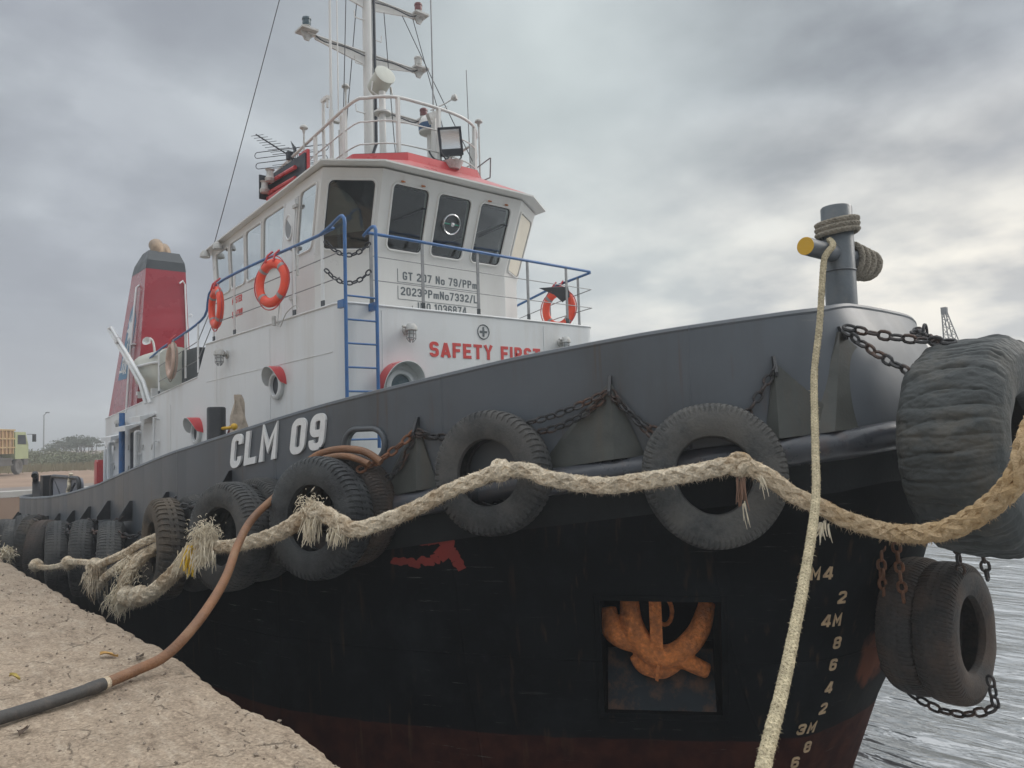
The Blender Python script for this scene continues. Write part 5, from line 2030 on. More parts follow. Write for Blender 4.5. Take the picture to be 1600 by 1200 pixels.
# searchlight drum on its post
mb = MB()
mb.cyl((-11.0, 6.72, 7.75), (-11.0, 6.72, 9.32), 0.058, n=16)
mb.lathe([(0.0001, 0), (0.15, 0.0), (0.15, 0.03), (0.08, 0.06), (0.0001, 0.06)], (-11.0, 6.72, 8.93), ZU, 20)
sl_ = obj('searchlight', mb, M['whitec'], tug)
ax = V((0.92, -0.06, 0.34)).normalized()
c = V((-11.05, 6.72, 9.50))
mb = MB()
mb.lathe([(0.0001, -0.24), (0.10, -0.23), (0.165, -0.17), (0.17, 0.17), (0.185, 0.175), (0.185, 0.20), (0.17, 0.205), (0.0001, 0.20)], c, ax, 28)
obj('drum', mb, M['canopy'], sl_)
mb = MB()
mb.tube([V((-11.0, 6.9, 9.45)), V((-11.0, 6.93, 9.28)), V((-11.0, 6.72, 9.20)), V((-11.0, 6.51, 9.28)), V((-11.0, 6.54, 9.45))], 0.015, 8)
obj('yoke', mb, M['whitec'], sl_)

# satellite dome with dark band
dc = V((-10.6, 7.42, 8.72))
mb = MB()
mb.lathe([(0.0001, 0.24), (0.08, 0.225), (0.15, 0.17), (0.19, 0.09), (0.197, 0.05)], dc, ZU, 28)
mb.lathe([(0.197, -0.06), (0.19, -0.09), (0.13, -0.12), (0.0001, -0.12)], dc, ZU, 28)
mb.cyl(dc + V((0, 0, -0.95)), dc + V((0, 0, -0.1)), 0.06, n=14)
dm = obj('satellite_dome', mb, M['whitec'], tug)
mb = MB()
mb.lathe([(0.1965, 0.05), (0.2, 0.0), (0.1965, -0.06)], dc, ZU, 28)
obj('dome_band', mb, M['domeb'], dm)
# twin air horn and camera ball
mb = MB()
mb.tube([V((-10.25, 7.20, 8.86)), V((-10.2, 7.45, 9.02)), V((-10.15, 7.58, 9.12))], 0.012, 8)
mb.lathe([(0.0001, 0.06), (0.055, 0.05), (0.06, 0.0), (0.02, -0.05), (0.0001, -0.05)], (-10.14, 7.60, 9.14), (0.5, 0.3, 0.15), 16)
mb.prism([V((-10.3, 7.12, 8.78)), V((-10.3, 7.56, 9.02)), V((-10.3, 7.5, 8.98)), V((-10.3, 7.3, 8.78)), V((-10.3, 7.2, 8.62))], (0.08, 0, 0))
obj('air_horn', mb, M['wdirty'], tug)
mb = MB()
mb.lathe([(0.0001, 0.11), (0.075, 0.10), (0.11, 0.05), (0.115, -0.05), (0.075, -0.1), (0.0001, -0.1)], (-10.25, 7.52, 8.52), (0.85, -0.35, 0.2), 20)
mb.lathe([(0.0001, 0.02), (0.05, 0.02), (0.055, 0.0)], V((-10.25, 7.52, 8.52)) + V((0.85, -0.35, 0.2)).normalized() * 0.11, (0.85, -0.35, 0.2), 16)
mb.cyl((-10.25, 7.52, 7.7), (-10.25, 7.52, 8.45), 0.03)
obj('round_spotlight', mb, M['wdirty'], tug)

# square floodlight leaning on the roof edge
fl = V((-9.72, 7.19, 8.15))
rot = Matrix.Rotation(R(-30), 3, 'Z') @ Matrix.Rotation(R(12), 3, 'Y') @ Matrix.Rotation(R(6), 3, 'X')
def fb(mb_, c, d):
    mb_.box(fl + rot @ V(c), d, rot)
mb = MB()
fb(mb, (-0.02, 0, 0.0), (0.10, 0.36, 0.44))
fb(mb, (0.04, 0, 0.205), (0.05, 0.37, 0.035))
fb(mb, (0.04, 0, -0.17), (0.05, 0.37, 0.10))
fb(mb, (0.04, 0.17, 0.0), (0.05, 0.035, 0.44))
fb(mb, (0.04, -0.17, 0.0), (0.05, 0.035, 0.44))
fb(mb, (-0.10, 0, -0.05), (0.10, 0.2, 0.2))
fo = obj('floodlight', mb, M['darkm'], tug, smooth=None)
mb = MB()
q = []
for i in range(9):
    a = R(-60 + 120 * i / 8)
    for sy in (-0.155, 0.155):
        q.append(fl + rot @ V((0.040 + 0.018 * (1 - math.cos(a)), sy, 0.035 + 0.15 * math.sin(a) / math.sin(R(60)))))
mb.add(q, [(2 * i, 2 * i + 1, 2 * i + 3, 2 * i + 2) for i in range(8)])
obj('reflector', mb, M['reflector'], fo)
mb = MB()
mb.tube([fl + V((0, -0.19, 0)), fl + V((0.02, -0.2, -0.22)), fl + V((0.02, -0.1, -0.33)), fl + V((0.02, 0.1, -0.33)), fl + V((0.02, 0.2, -0.22)), fl + V((0, 0.19, 0))], 0.014, 6)
mb.tube(smooth_path([fl + V((-0.1, -0.35, -0.2)), fl + V((-0.06, -0.28, -0.32)), fl + V((0, -0.12, -0.34)), fl + V((0, 0.0, -0.2))], 0.05), 0.014, 6)
obj('lamp_yoke', mb, M['darkm'], fo)
mb = MB()
mb.lathe([(0.0001, 0.0), (0.10, 0.0), (0.16, 0.10), (0.165, 0.115), (0.0001, 0.115)], (-9.66, 7.19, 7.68), ZU, 24)
obj('lamp_bracket', mb, M['wdirty'], fo)

# antennas
def pole(name, a, b, r, m, extra=None, parent=tug):
    mb_ = MB()
    mb_.tube([V(a), V(b)], [r, r * 0.8], 10)
    if extra:
        extra(mb_)
    return obj(name, mb_, m, parent)
pole('pole_antenna', (-11.30, 5.92, 7.65), (-11.30, 5.92, 11.6), 0.026, M['whitec'], lambda m_: (m_.cyl((-11.30, 5.92, 7.65), (-11.30, 5.92, 8.9), 0.036), m_.box((-11.3, 5.97, 8.72), (0.1, 0.2, 0.03))))
pole('pole_antenna', (-11.24, 6.02, 8.75), (-11.24, 6.02, 11.6), 0.012, M['whitec'])
pole('antenna_post', (-11.60, 5.93, 7.65), (-11.60, 5.93, 9.2), 0.033, M['whitec'], lambda m_: (m_.box((-11.53, 5.93, 9.17), (0.22, 0.06, 0.06)), m_.cyl((-11.45, 5.93, 9.0), (-11.45, 5.93, 9.2), 0.02)))
pole('antenna_post', (-11.0, 5.95, 7.65), (-11.0, 5.95, 8.72), 0.045, M['whitec'])
pole('antenna_post', (-10.38, 7.34, 7.65), (-10.38, 7.34, 8.8), 0.055, M['whitec'])
pole('whip_antenna', (-10.38, 7.34, 8.7), (-10.38, 7.34, 11.8), 0.014, M['steel'])
pole('whip_antenna', (-10.5, 8.20, 7.8), (-10.5, 8.16, 9.93), 0.010, M['steel'])
def mush(x, y, z, z0=7.7):
    mb_ = MB()
    mb_.cyl((x, y, z0), (x, y, z - 0.03), 0.016, n=8)
    mb_.lathe([(0.0001, 0.05), (0.045, 0.04), (0.07, 0.01), (0.07, -0.015), (0.03, -0.04), (0.02, -0.10), (0.0001, -0.10)], (x, y, z), ZU, 18)
    obj('mushroom_antenna', mb_, M['wdirty'], tug)
mush(-11.95, 6.55, 9.72)
mush(-12.2, 5.86, 8.88)
mush(-10.55, 8.45, 9.08)
mb = MB()
for (a, b) in (((-10.7, 8.4, 8.2), (-10.3, 8.5, 8.35)), ((-10.3, 8.5, 8.35), (-10.45, 8.6, 8.05)), ((-10.45, 8.6, 8.05), (-10.7, 8.4, 7.95)), ((-10.7, 8.4, 7.8), (-10.4, 8.52, 7.72))):
    mb.tube([V(a), V(b)], 0.012, 6)
obj('cable_bracket', mb, M['steel'], tug)

# fishbone television antenna
ta = V((-12.8, 5.9, 8.55))
mb = MB()
mb.tube([V((-12.8, 5.9, 7.6)), V((-12.8, 5.9, 8.35))], 0.03, 8)
mb.tube([V((-12.8, 5.9, 8.3)), V((-12.8, 5.9, 8.5))], 0.02, 8)
tv = obj('tv_antenna', mb, M['steel'], tug)
bd = V((-0.45, -0.60, 0.50)).normalized()
ed = V((0.75, 0.62, 0.02)).normalized()
mb = MB()
mb.tube([ta - bd * 0.10, ta + bd * 0.75], 0.014, 6)
mb.tube([ta + ZU * 0.22 - bd * 0.1, ta - ZU * 0.12], 0.016, 6)
for i in range(9):
    c = ta + bd * (0.12 + 0.075 * i)
    l_ = 0.24 - 0.015 * i
    mb.tube([c - ed * l_, c + ed * l_], 0.005, 5)
for dz in (0.20, 0.12, 0.0, -0.08, -0.14):
    c = ta - bd * 0.06 + ZU * dz
    mb.tube([c - ed * 0.42, c + ed * 0.42], 0.005, 5)
for dz, l_ in ((0.10, 0.66), (-0.10, 0.64)):
    c = ta + ZU * dz
    loop_ = []
    for sx in (1, -1):
        for k in range(7):
            a = R(-90 + 180 * k / 6)
            loop_.append(c + ed * sx * (l_ + 0.05 * math.cos(a)) + ZU * (0.055 * math.sin(a) * sx))
    mb.tube(loop_, 0.007, 6, closed=True)
for k in range(4):
    c = ta + bd * (0.03 + 0.05 * k) + ed * (0.1 + 0.02 * k)
    mb.tube([c + ZU * 0.17, c + ed * 0.05, c - ZU * 0.17], 0.007, 5)
mb.box(ta + bd * 0.04, (0.09, 0.09, 0.14))
obj('antenna_elements', mb, M['darkm'], tv)

# ------------------------------------------------------------------ bow bitt
mb = MB()
bt = V((-3.20, 6.62, 0))
mb.lathe([(0.0001, 3.3), (0.132, 3.3), (0.132, 5.34), (0.124, 5.352), (0.11, 5.35), (0.105, 5.335), (0.0001, 5.335)], bt, ZU, 32)
bitt = obj('tow_bitt', mb, M['gusset'] if False else mat('bitt_grey_paint', (0.095, 0.112, 0.125), 0.42, var=0.2, scale=4, bump=0.12, dirt=(0.16, 0.16, 0.15), damt=0.4, dscale=7), tug)
mb = MB()
mb.cyl(bt + V((0, -0.58, 4.92)), bt + V((0, 0.40, 4.92)), 0.076, n=24)
mb.tube([bt + V((0, 0, 4.77)) + V((math.cos(a), math.sin(a), 0)) * 0.134 for a in [2 * math.pi * i / 24 for i in range(24)]], 0.008, 6, closed=True)
obj('crossbar', mb, M['bulwark'], bitt)
mb = MB()
mb.lathe([(0.0001, 0.003), (0.074, 0.003), (0.0765, 0.0)], bt + V((0, -0.58, 4.92)), (0, -1, 0), 24)
obj('crossbar_end', mb, M['yellow'], bitt)

# ------------------------------------------------------------------ tyres
def tyre_mesh(name, Rr=0.54, wd=0.29, lugs=52, seed=1, kind='lug', m=None, dep=0.013):
    hw = wd / 2
    prof = [(0.282, hw * 0.62), (0.292, hw * 0.86), (0.318, hw * 0.95), (0.36, hw * 1.06), (0.42, hw * 1.08), (0.468, hw * 1.02), (0.492, hw * 0.97),
            (0.505, hw * 0.93), (0.522, hw * 0.84), (0.534, hw * 0.62), (0.540, hw * 0.34), (0.541, hw * 0.30), (0.541, hw * 0.06), (0.541, hw * 0.02)]
    tread = [0, 0, 0, 0, 0, 0.3, 1.0, 1.0, 1.0, 1.0, 1.0, 0.0, 0.25, 0.9]
    sc = Rr / 0.541
    full_ = [(r, z, t) for (r, z), t in zip(prof, tread)] + [(r, -z, t) for (r, z), t in list(zip(prof, tread))[::-1]]
    inner = [(0.286, -hw * 0.5), (0.32, -hw * 0.80), (0.42, -hw * 0.90), (0.49, -hw * 0.75), (0.512, 0), (0.49, hw * 0.75), (0.42, hw * 0.90), (0.32, hw * 0.80), (0.286, hw * 0.5)]
    P = full_ + [(r, z, 0) for r, z in inner]
    n_ = lugs * 4
    rr_ = random.Random(seed)
    mb_ = MB()
    k = len(P)
    vs__ = []
    wob = [rr_.uniform(-1, 1) for _ in range(6)]
    for i in range(n_):
        a0 = 2 * math.pi * (i // 4) / lugs
        ph = i % 4
        frac = (0.0, 0.06, 0.60, 0.66)[ph]
        groove = 0 if ph in (1, 2) else 1
        a = a0 + frac * 2 * math.pi / lugs
        for (r, z, t) in P:
            aa = a
            if t:
                aa += (abs(z) / hw) * 0.45 * 2 * math.pi / lugs * (1 if z > 0 else -1)
            rad = r * sc - (dep * t * groove if t else 0)
            if t and 0.48 < r < 0.51:
                z = z * (1 - 0.05 * groove)
            rad += 0.008 * (wob[0] * math.sin(a) + wob[1] * math.sin(2 * a + 1) + wob[2] * math.sin(3 * a))
            nz = noise.noise(V((math.cos(a) * r * 5, math.sin(a) * r * 5, z * 6 + seed))) * 0.005
            vs__.append(V((math.cos(aa) * (rad + nz), math.sin(aa) * (rad + nz), z + nz)))
    fs__ = []
    for i in range(n_):
        j = (i + 1) % n_
        for q in range(k):
            w_ = (q + 1) % k
            fs__.append((i * k + q, j * k + q, j * k + w_, i * k + w_))
    mb_.add(vs__, fs__)
    me = bpy.data.meshes.new(name)
    me.from_pydata([tuple(p) for p in mb_.v], [], mb_.f)
    me.materials.append(m or M['rubber'])
    recalc(me)
    me.polygons.foreach_set('use_smooth', [True] * len(me.polygons))
    me.set_sharp_from_angle(angle=R(32))
    return me


def rub(name, b_, d_, da, r_=0.72):
    return mat(name, b_, r_, var=0.3, scale=4, bump=0.4, bscale=60, dirt=d_, damt=da, dscale=2.6, spec=0.32, fine=(36, 0.28), dlo=0.40)


R1 = rub('bleached_rubber', (0.060, 0.063, 0.064), (0.13, 0.125, 0.115), 0.8, 0.8)
R2 = rub('muddy_rubber', (0.034, 0.034, 0.033), (0.12, 0.095, 0.07), 0.8, 0.85)
R3 = rub('rust_stained_rubber', (0.038, 0.036, 0.035), (0.105, 0.07, 0.05), 0.6, 0.75)
R4 = rub('salty_dark_rubber', (0.026, 0.028, 0.031), (0.085, 0.09, 0.09), 0.7, 0.6)
TM = [tyre_mesh('tyre_fender_a', 0.54, 0.29, 92, 1, dep=0.007), tyre_mesh('tyre_fender_b', 0.54, 0.27, 58, 5, dep=0.012), tyre_mesh('tyre_fender_c', 0.54, 0.30, 72, 9, dep=0.009),
      tyre_mesh('tyre_fender_d', 0.54, 0.28, 46, 12, m=R2, dep=0.015), tyre_mesh('tyre_fender_e', 0.54, 0.29, 80, 15, m=R1, dep=0.008), tyre_mesh('tyre_fender_f', 0.54, 0.30, 96, 18, m=R3, dep=0.006), tyre_mesh('tyre_fender_g', 0.54, 0.27, 62, 22, m=R4, dep=0.011)]
tyre_count = 0


def place_tyre(c, axis, Rr, variant, label, group=None, roll=None):
    o = bpy.data.objects.new('tyre_fender', TM[variant])
    col.objects.link(o)
    ax = V(axis).normalized()
    q = ax.to_track_quat('Z', 'Y')
    o.rotation_mode = 'QUATERNION'
    global tyre_count
    rl = roll if roll is not None else tyre_count * 1.3
    o.rotation_quaternion = q @ Matrix.Rotation(rl, 4, 'Z').to_quaternion()
    s_ = Rr / 0.54
    o.scale = (s_, s_, 1)
    o.location = c
    PM[o.name] = Matrix.LocRotScale(o.location, o.rotation_quaternion, o.scale)
    tyre_count += 1
    return tag(o, label, 'tyre', group)


GT = 'tyre fenders hung along the side of the tug'
def on_side(s_, z, off, tilt=0.0, yaw=0.0):
    u = u_at(s_)
    t, nn = tan_at(u)
    o = c2(OUT, u)
    ax = (nn * math.cos(yaw) + t * math.sin(yaw) + ZU * tilt).normalized()
    return V((o.x, o.y, z)) + nn * off, ax, t, nn


def tyre_for(hit_s, hit_t, z, Rr, variant, label, back=0.0, tilt=0.04, yaw=0.0):
    """hit_s, hit_t: centre of the visible face"""
    # outward normal of the nearest station
    u = min((abs(c2(OUT, k / 10).x - hit_s) + abs(c2(OUT, k / 10).y - hit_t) * 1.2, k / 10) for k in range(30, 180))[1]
    t, nn = tan_at(u)
    ax = (nn * math.cos(yaw) + t * math.sin(yaw) + ZU * tilt).normalized()
    c = V((hit_s, hit_t, z)) - nn * (0.145 + back)
    return place_tyre(c, ax, Rr, variant, label, GT), c, ax, t, nn


big = {}
big['a'] = tyre_for(-3.50, 5.03, 3.04, 0.565, 4, 'worn grey tyre with fine ribbed tread, foremost flat on the bow side', tilt=0.06)
big['b'] = tyre_for(-5.06, 4.03, 3.09, 0.53, 1, 'lugged tyre below the middle of the bow with the plaited rope crossing its open centre', tilt=0.05, yaw=-0.06)
big['c'] = tyre_for(-6.42, 3.09, 2.72, 0.55, 6, 'dark tyre under the oval fairlead, outer one of a pair', tilt=0.05, yaw=-0.05)
big['c2'] = tyre_for(-6.47, 3.38, 2.75, 0.53, 5, 'rust stained tyre pressed between the hull and the dark tyre under the fairlead', tilt=0.03)
big['d'] = tyre_for(-7.57, 2.69, 2.51, 0.53, 2, 'tyre under the boat name behind the frayed white rope knot', tilt=0.05, yaw=-0.04)
big['d2'] = tyre_for(-7.60, 3.00, 2.55, 0.52, 0, 'tyre squeezed behind the one under the boat name', tilt=0.03)
big['e'] = tyre_for(-8.82, 2.43, 2.30, 0.54, 3, 'deep lugged truck tyre left of the frayed rope with the rope end passing through it', tilt=0.02, yaw=-0.25)
big['e2'] = tyre_for(-8.78, 2.76, 2.33, 0.53, 0, 'truck tyre wedged behind the deep lugged one', tilt=0.0, yaw=-0.2)
big['f'] = tyre_for(-11.06, 2.43, 1.93, 0.54, 4, 'pale treaded tyre with a chain slot, near the quay edge beside the thin rope', tilt=0.0, yaw=-0.3)
big['g'] = tyre_for(-12.44, 2.40, 1.86, 0.54, 2, 'pale treaded tyre just aft of the one beside the thin rope', tilt=0.0, yaw=-0.3)
far = []
xs_ = [-13.75, -14.75, -15.7, -16.55, -17.35, -18.1, -18.85, -19.5]
lab = ['upright grey tyre behind the thin rope end, next aft of the two pale treaded tyres', 'second tyre of the far row, sloping aft, counted from the two pale treaded tyres',
       'third tyre of the far row, tilted aft, counted from the two pale treaded tyres', 'fourth tyre of the far row, counted from the two pale treaded tyres',
       'fifth tyre of the far row, close to where the quay edge fades', 'third tyre from the stern in the far row', 'second tyre from the stern in the far row', 'aftmost tyre hanging at the stern quarter']
rt = random.Random(11)
for i, x in enumerate(xs_):
    z = (1.75, 1.73, 1.78, 1.69, 1.60, 1.53, 1.48, 1.45)[i]
    t_ = big['g'][3]
    c, ax, t, nn = on_side(x, z, 0.34, tilt=rt.uniform(-.1, .12), yaw=rt.uniform(-.5, .05) if i not in (1, 2) else -0.55)
    far.append((place_tyre(c, ax, 0.52 + rt.uniform(-.03, .03), (2, 5, 3, 0, 4, 6, 2, 3)[i], lab[i], GT), c, ax, t, nn))

# tyres at the stem, axis fore and aft
lowt = place_tyre(V((-2.55, 6.90, 1.69)), (1, 0.02, 0.02), 0.565, 5, 'ribbed tyre hanging in front of the stem, the outer one facing forward')
lowt2 = place_tyre(V((-2.825, 6.91, 1.70)), (1, 0.0, 0.0), 0.57, 5, 'tyre hanging against the stem behind the outer forward facing one')


def giant_tyre():
    Rr, wd = 0.80, 0.68
    hw = wd / 2
    prof = [(0.36, 0.72), (0.38, 0.86), (0.44, 0.97), (0.56, 1.05), (0.66, 1.02), (0.735, 0.90), (0.78, 0.74), (0.795, 0.55), (0.80, 0.30), (0.80, 0.1)]
    full_ = [(r, z * hw) for r, z in prof] + [(r, -z * hw) for r, z in prof[::-1]]
    inner = [(0.365, -0.60 * hw), (0.45, -0.85 * hw), (0.62, -0.88 * hw), (0.72, -0.6 * hw), (0.75, 0), (0.72, 0.6 * hw), (0.62, 0.88 * hw), (0.45, 0.85 * hw), (0.365, 0.60 * hw)]
    # densify
    def dens(pl_, k):
        out_ = []
        for a, b in zip(pl_, pl_[1:]):
            for i in range(k):
                f = i / k
                out_.append((a[0] + (b[0] - a[0]) * f, a[1] + (b[1] - a[1]) * f))
        out_.append(pl_[-1])
        return out_
    F_ = dens(full_, 4)
    P = F_ + inner
    nF = len(F_)
    n_ = 520
    mb_ = MB()
    k = len(P)
    for i in range(n_):
        a = 2 * math.pi * i / n_
        ca, sa = math.cos(a), math.sin(a)
        for q, (r, z) in enumerate(P):
            rad = r
            zz = z
            if q < nF and r > 0.6:
                # worn transverse folds and lumps
                wgt = min(1, (r - 0.6) / 0.15)
                fold = noise.noise(V((ca * 2.3, sa * 2.3, z * 0.9 + 4)))
                f2 = noise.noise(V((ca * 5.5 + z * 1.3, sa * 5.5, z * 1.6)))
                f3 = abs(math.sin(a * 13 + 2.0 * noise.noise(V((z * 2, a, 1))) + z * 2.2))
                rad += wgt * (0.022 * fold + 0.014 * f2 - 0.017 * (1 - f3) ** 6 - 0.018 * max(0, math.sin(a * 46 + z * 5 * (1 if z > 0 else -1)) - 0.75) * 4 * (0.4 + noise.noise(V((ca * 3, sa * 3, z)))))
                rad += wgt * 0.008 * noise.noise(V((ca * 30, sa * 30, z * 22)))
                rad += wgt * 0.02 * noise.noise(V((ca * 9, sa * 9, z * 6)))
            else:
                zz += 0.012 * noise.noise(V((ca * r * 6, sa * r * 6, 3))) * (1 if z > 0 else -1)
            mb_.v.append(V((ca * rad, sa * rad, zz)))
    for i in range(n_):
        j = (i + 1) % n_
        for q in range(k):
            w_ = (q + 1) % k
            mb_.f.append((i * k + q, j * k + q, j * k + w_, i * k + w_))
            mb_.m.append(0)
    return mb_


gm = giant_tyre()
gax = V((0.995, -0.02, 0.03)).normalized()
gq = gax.to_track_quat('Z', 'Y').to_matrix()
gc = V((-2.08, 6.40, 3.22))
gm.v = [gc + gq @ p for p in gm.v]
gto = obj('giant_tyre_fender', gm, M['rubberg'], None, smooth=60)
tag(gto, 'huge wrinkled grey earthmover tyre lashed across the bow', 'tyre')

# chains holding the tyres (each chain belongs to the tyre it carries)
def hang(tyre, a, b, sg=0.03, link=0.105, wire=0.0115, m='chain', seed=0):
    return obj('chain', chain_mb(sag(a, b, sg, 14), link, wire, seed=seed), M[m], tyre)


def rim_pt(rec, ang, Rr=0.5, off=0.0):
    o, c, ax, t, nn = rec
    e1 = (t - ax * t.dot(ax)).normalized()
    e2 = ax.cross(e1)
    if e2.z < 0:
        e2 = -e2
    return c + e1 * math.cos(R(ang)) * Rr + e2 * math.sin(R(ang)) * Rr + ax * off


hang(big['a'][0], FB[1] + V((0, 0, 0.03)), rim_pt(big['a'], 60, 0.52, -0.05), 0.01)
hang(big['a'][0], FB[2], rim_pt(big['a'], 145, 0.54, 0.0), 0.02)
hang(big['a'][0], FB[2] + V((0, 0, -0.04)), rim_pt(big['a'], 138, 0.54, -0.08), 0.04, seed=3)
hang(big['b'][0], FB[2], rim_pt(big['b'], 52, 0.53, 0.0), 0.03, seed=1)
hang(big['b'][0], FB[2] + V((0, 0, -0.03)), rim_pt(big['b'], 40, 0.53, -0.05), 0.06, seed=2)
hang(big['b'][0], FB[3], rim_pt(big['b'], 140, 0.52, -0.04), 0.03)
hang(big['b'][0], FB[3] + V((0, 0, -0.03)), rim_pt(big['b'], 132, 0.52, -0.1), 0.05, seed=5)
hang(big['c'][0], FB[3], rim_pt(big['c'], 52, 0.53, -0.12), 0.05, link=0.11, wire=0.013, m='rustch')
hang(big['c2'][0], FB[3] + V((0, 0, -0.02)), rim_pt(big['c2'], 35, 0.52, -0.05), 0.08, link=0.10, m='chain', seed=4)
hang(big['c'][0], FB[4], rim_pt(big['c'], 110, 0.54, -0.14), 0.02)
hang(big['d'][0], FB[5], rim_pt(big['d'], 62, 0.53, -0.1), 0.02)
hang(big['d'][0], FB[4], rim_pt(big['d'], 40, 0.54, -0.16), 0.10, seed=6)
hang(big['e'][0], FB[5], rim_pt(big['e'], 60, 0.54, -0.1), 0.08, seed=7)
hang(big['e'][0], FB[6], rim_pt(big['e'], 92, 0.54, -0.1), 0.02)
hang(big['e2'][0], FB[6], rim_pt(big['e2'], 60, 0.53, 0), 0.03)
hang(big['f'][0], FB[7], rim_pt(big['f'], 88, 0.53, -0.05), 0.03)
hang(big['f'][0], FB[6] + V((-.4, 0, -.2)), rim_pt(big['f'], 50, 0.53, -0.1), 0.10, seed=8)
hang(big['g'][0], FB[8], rim_pt(big['g'], 88, 0.53, -0.05), 0.04)
hang(big['g'][0], FB[7], rim_pt(big['g'], 50, 0.53, -0.1), 0.10, seed=9)
for i, rec in enumerate(far):
    fi = FB[min(len(FB) - 1, 9 + i)]
    hang(rec[0], fi, rim_pt(rec, 85, 0.5, -0.05), 0.03, seed=i)
    hang(rec[0], FB[min(len(FB) - 1, 8 + i)], rim_pt(rec, 60, 0.5, -0.08), 0.12, seed=i + 20)
# giant tyre lashings
g0 = FB[0] + V((0.02, -0.02, 0.06))
hang(gto, g0, V((-2.15, 6.20, 4.00)), 0.03, 0.12, 0.0135, seed=2)
hang(gto, g0 + V((0, 0, -0.03)), V((-2.36, 5.88, 3.78)), 0.02, 0.12, 0.0135, seed=3)
hang(gto, V((-2.66, 6.75, 4.18)), V((-2.28, 6.25, 4.03)), 0.015, 0.11, 0.013, seed=4)
hang(gto, V((-2.70, 6.9, 4.22)), V((-2.30, 6.5, 4.02)), 0.04, 0.11, 0.013, seed=5)
mb = MB()
mb.tube([V((-2.52, 6.62, 4.12)) + V((0, math.cos(a) * 0.035, math.sin(a) * 0.06 + 0.03)) for a in [2 * math.pi * i / 14 for i in range(14)]], 0.012, 6, closed=True)
obj('shackle', mb, M['chain'], gto)
# lower tyres: upper hangers, bottom slack chain
hang(lowt, V((-2.44, 6.72, 2.52)), V((-2.42, 6.75, 2.19)), 0.0, 0.105, 0.0125, seed=1)
hang(lowt, V((-2.26, 6.70, 2.52)), V((-2.24, 6.78, 2.17)), 0.0, 0.105, 0.0125, seed=2)
hang(lowt, V((-3.18, 6.93, 1.30)), V((-2.28, 6.88, 1.16)), 0.20, 0.12, 0.0125, seed=3)
hang(lowt, V((-2.28, 6.88, 1.16)), V((-2.30, 6.85, 1.40)), 0.0, 0.11, 0.0125, seed=4)
hang(lowt2, V((-2.86, 6.62, 2.42)), V((-2.74, 6.42, 1.98)), 0.0, 0.11, 0.014, 'rustch', seed=5)
hang(lowt2, V((-2.98, 6.60, 2.42)), V((-2.92, 6.46, 1.98)), 0.0, 0.11, 0.014, 'rustch', seed=6)


# ------------------------------------------------------------------ ropes
def frames(pts):
    up = None
    out_ = []
    m = len(pts)
    for i in range(m):
        t = (pts[min(i + 1, m - 1)] - pts[max(i - 1, 0)]).normalized()
        if up is None:
            up = t.orthogonal().normalized()
        else:
            up = (up - t * up.dot(t)).normalized()
        out_.append((t, up.copy(), t.cross(up)))
    return out_


def fibre(mb_, p, d, ln, w_, rr_, droop=0.0):
    """one thin tapered fibre"""
    d = d.normalized()
    s_ = d.orthogonal().normalized()
    s_ = (s_ * math.cos(rr_.uniform(0, 6)) + d.cross(s_) * math.sin(rr_.uniform(0, 6))).normalized()
    b = V((rr_.uniform(-1, 1), rr_.uniform(-1, 1), rr_.uniform(-1, 1))) * ln * 0.35
    p1 = p + d * ln * 0.5 + b * 0.5 - ZU * droop * ln * 0.3
    p2 = p + d * ln + b - ZU * droop * ln
    o = len(mb_.v)
    mb_.v += [p - s_ * w_, p + s_ * w_, p1 - s_ * w_ * 0.8, p1 + s_ * w_ * 0.8, p2]
    mb_.f += [(o, o + 1, o + 3, o + 2), (o + 2, o + 3, o + 4)]
    mb_.m += [0, 0]


def plait(path, Rr, pitch=None, n=8, fuzz=60, seed=0, step=0.012, flen=0.05, radf=None, fw=0.0018):
    """eight-strand plaited rope: two families of strands wound against each other"""
    pts = smooth_path(path, step)
    fr_ = frames(pts)
    pitch = pitch or Rr * 7.0
    mb_ = MB()
    half = n // 2
    rr_ = random.Random(seed)
    L_ = 0
    ls = [0]
    for a, b in zip(pts, pts[1:]):
        L_ += (b - a).length
        ls.append(L_)
    for fam in (1, -1):
        for k in range(half):
            ph = 2 * math.pi * k / half + (math.pi / half if fam < 0 else 0)
            line = []
            for p, (t, u, v_), l_ in zip(pts, fr_, ls):
                a = fam * 2 * math.pi * l_ / pitch + ph
                wv = math.cos(half * 2 * math.pi * l_ / pitch * 1.0 + (0 if fam > 0 else math.pi))
                sc = radf(l_ / L_) if radf else 1.0
                rad = Rr * (0.56 + 0.09 * wv) * sc
                rad *= 1 + 0.08 * noise.noise(p * 9)
                line.append(p + (u * math.cos(a) + v_ * math.sin(a)) * rad)
            rs_ = [Rr * 0.41 * (radf(l_ / L_) if radf else 1.0) * (1 + 0.18 * noise.noise(V((l_ * 14, ph, fam)))) for l_ in ls]
            mb_.tube(line, rs_, 6)
    mb_.tube(pts, Rr * 0.55, 6)
    nf = int(fuzz * L_)
    for _ in range(nf):
        i = rr_.randrange(len(pts))
        t, u, v_ = fr_[i]
        a = rr_.uniform(0, 2 * math.pi)
        d = u * math.cos(a) + v_ * math.sin(a)
        sc = radf(ls[i] / L_) if radf else 1.0
        fibre(mb_, pts[i] + d * Rr * 0.86 * sc, d * 0.6 + t * rr_.uniform(-1.2, 1.2), rr_.uniform(0.25, 1.0) * flen, fw, rr_, 0.4)
    return mb_, pts


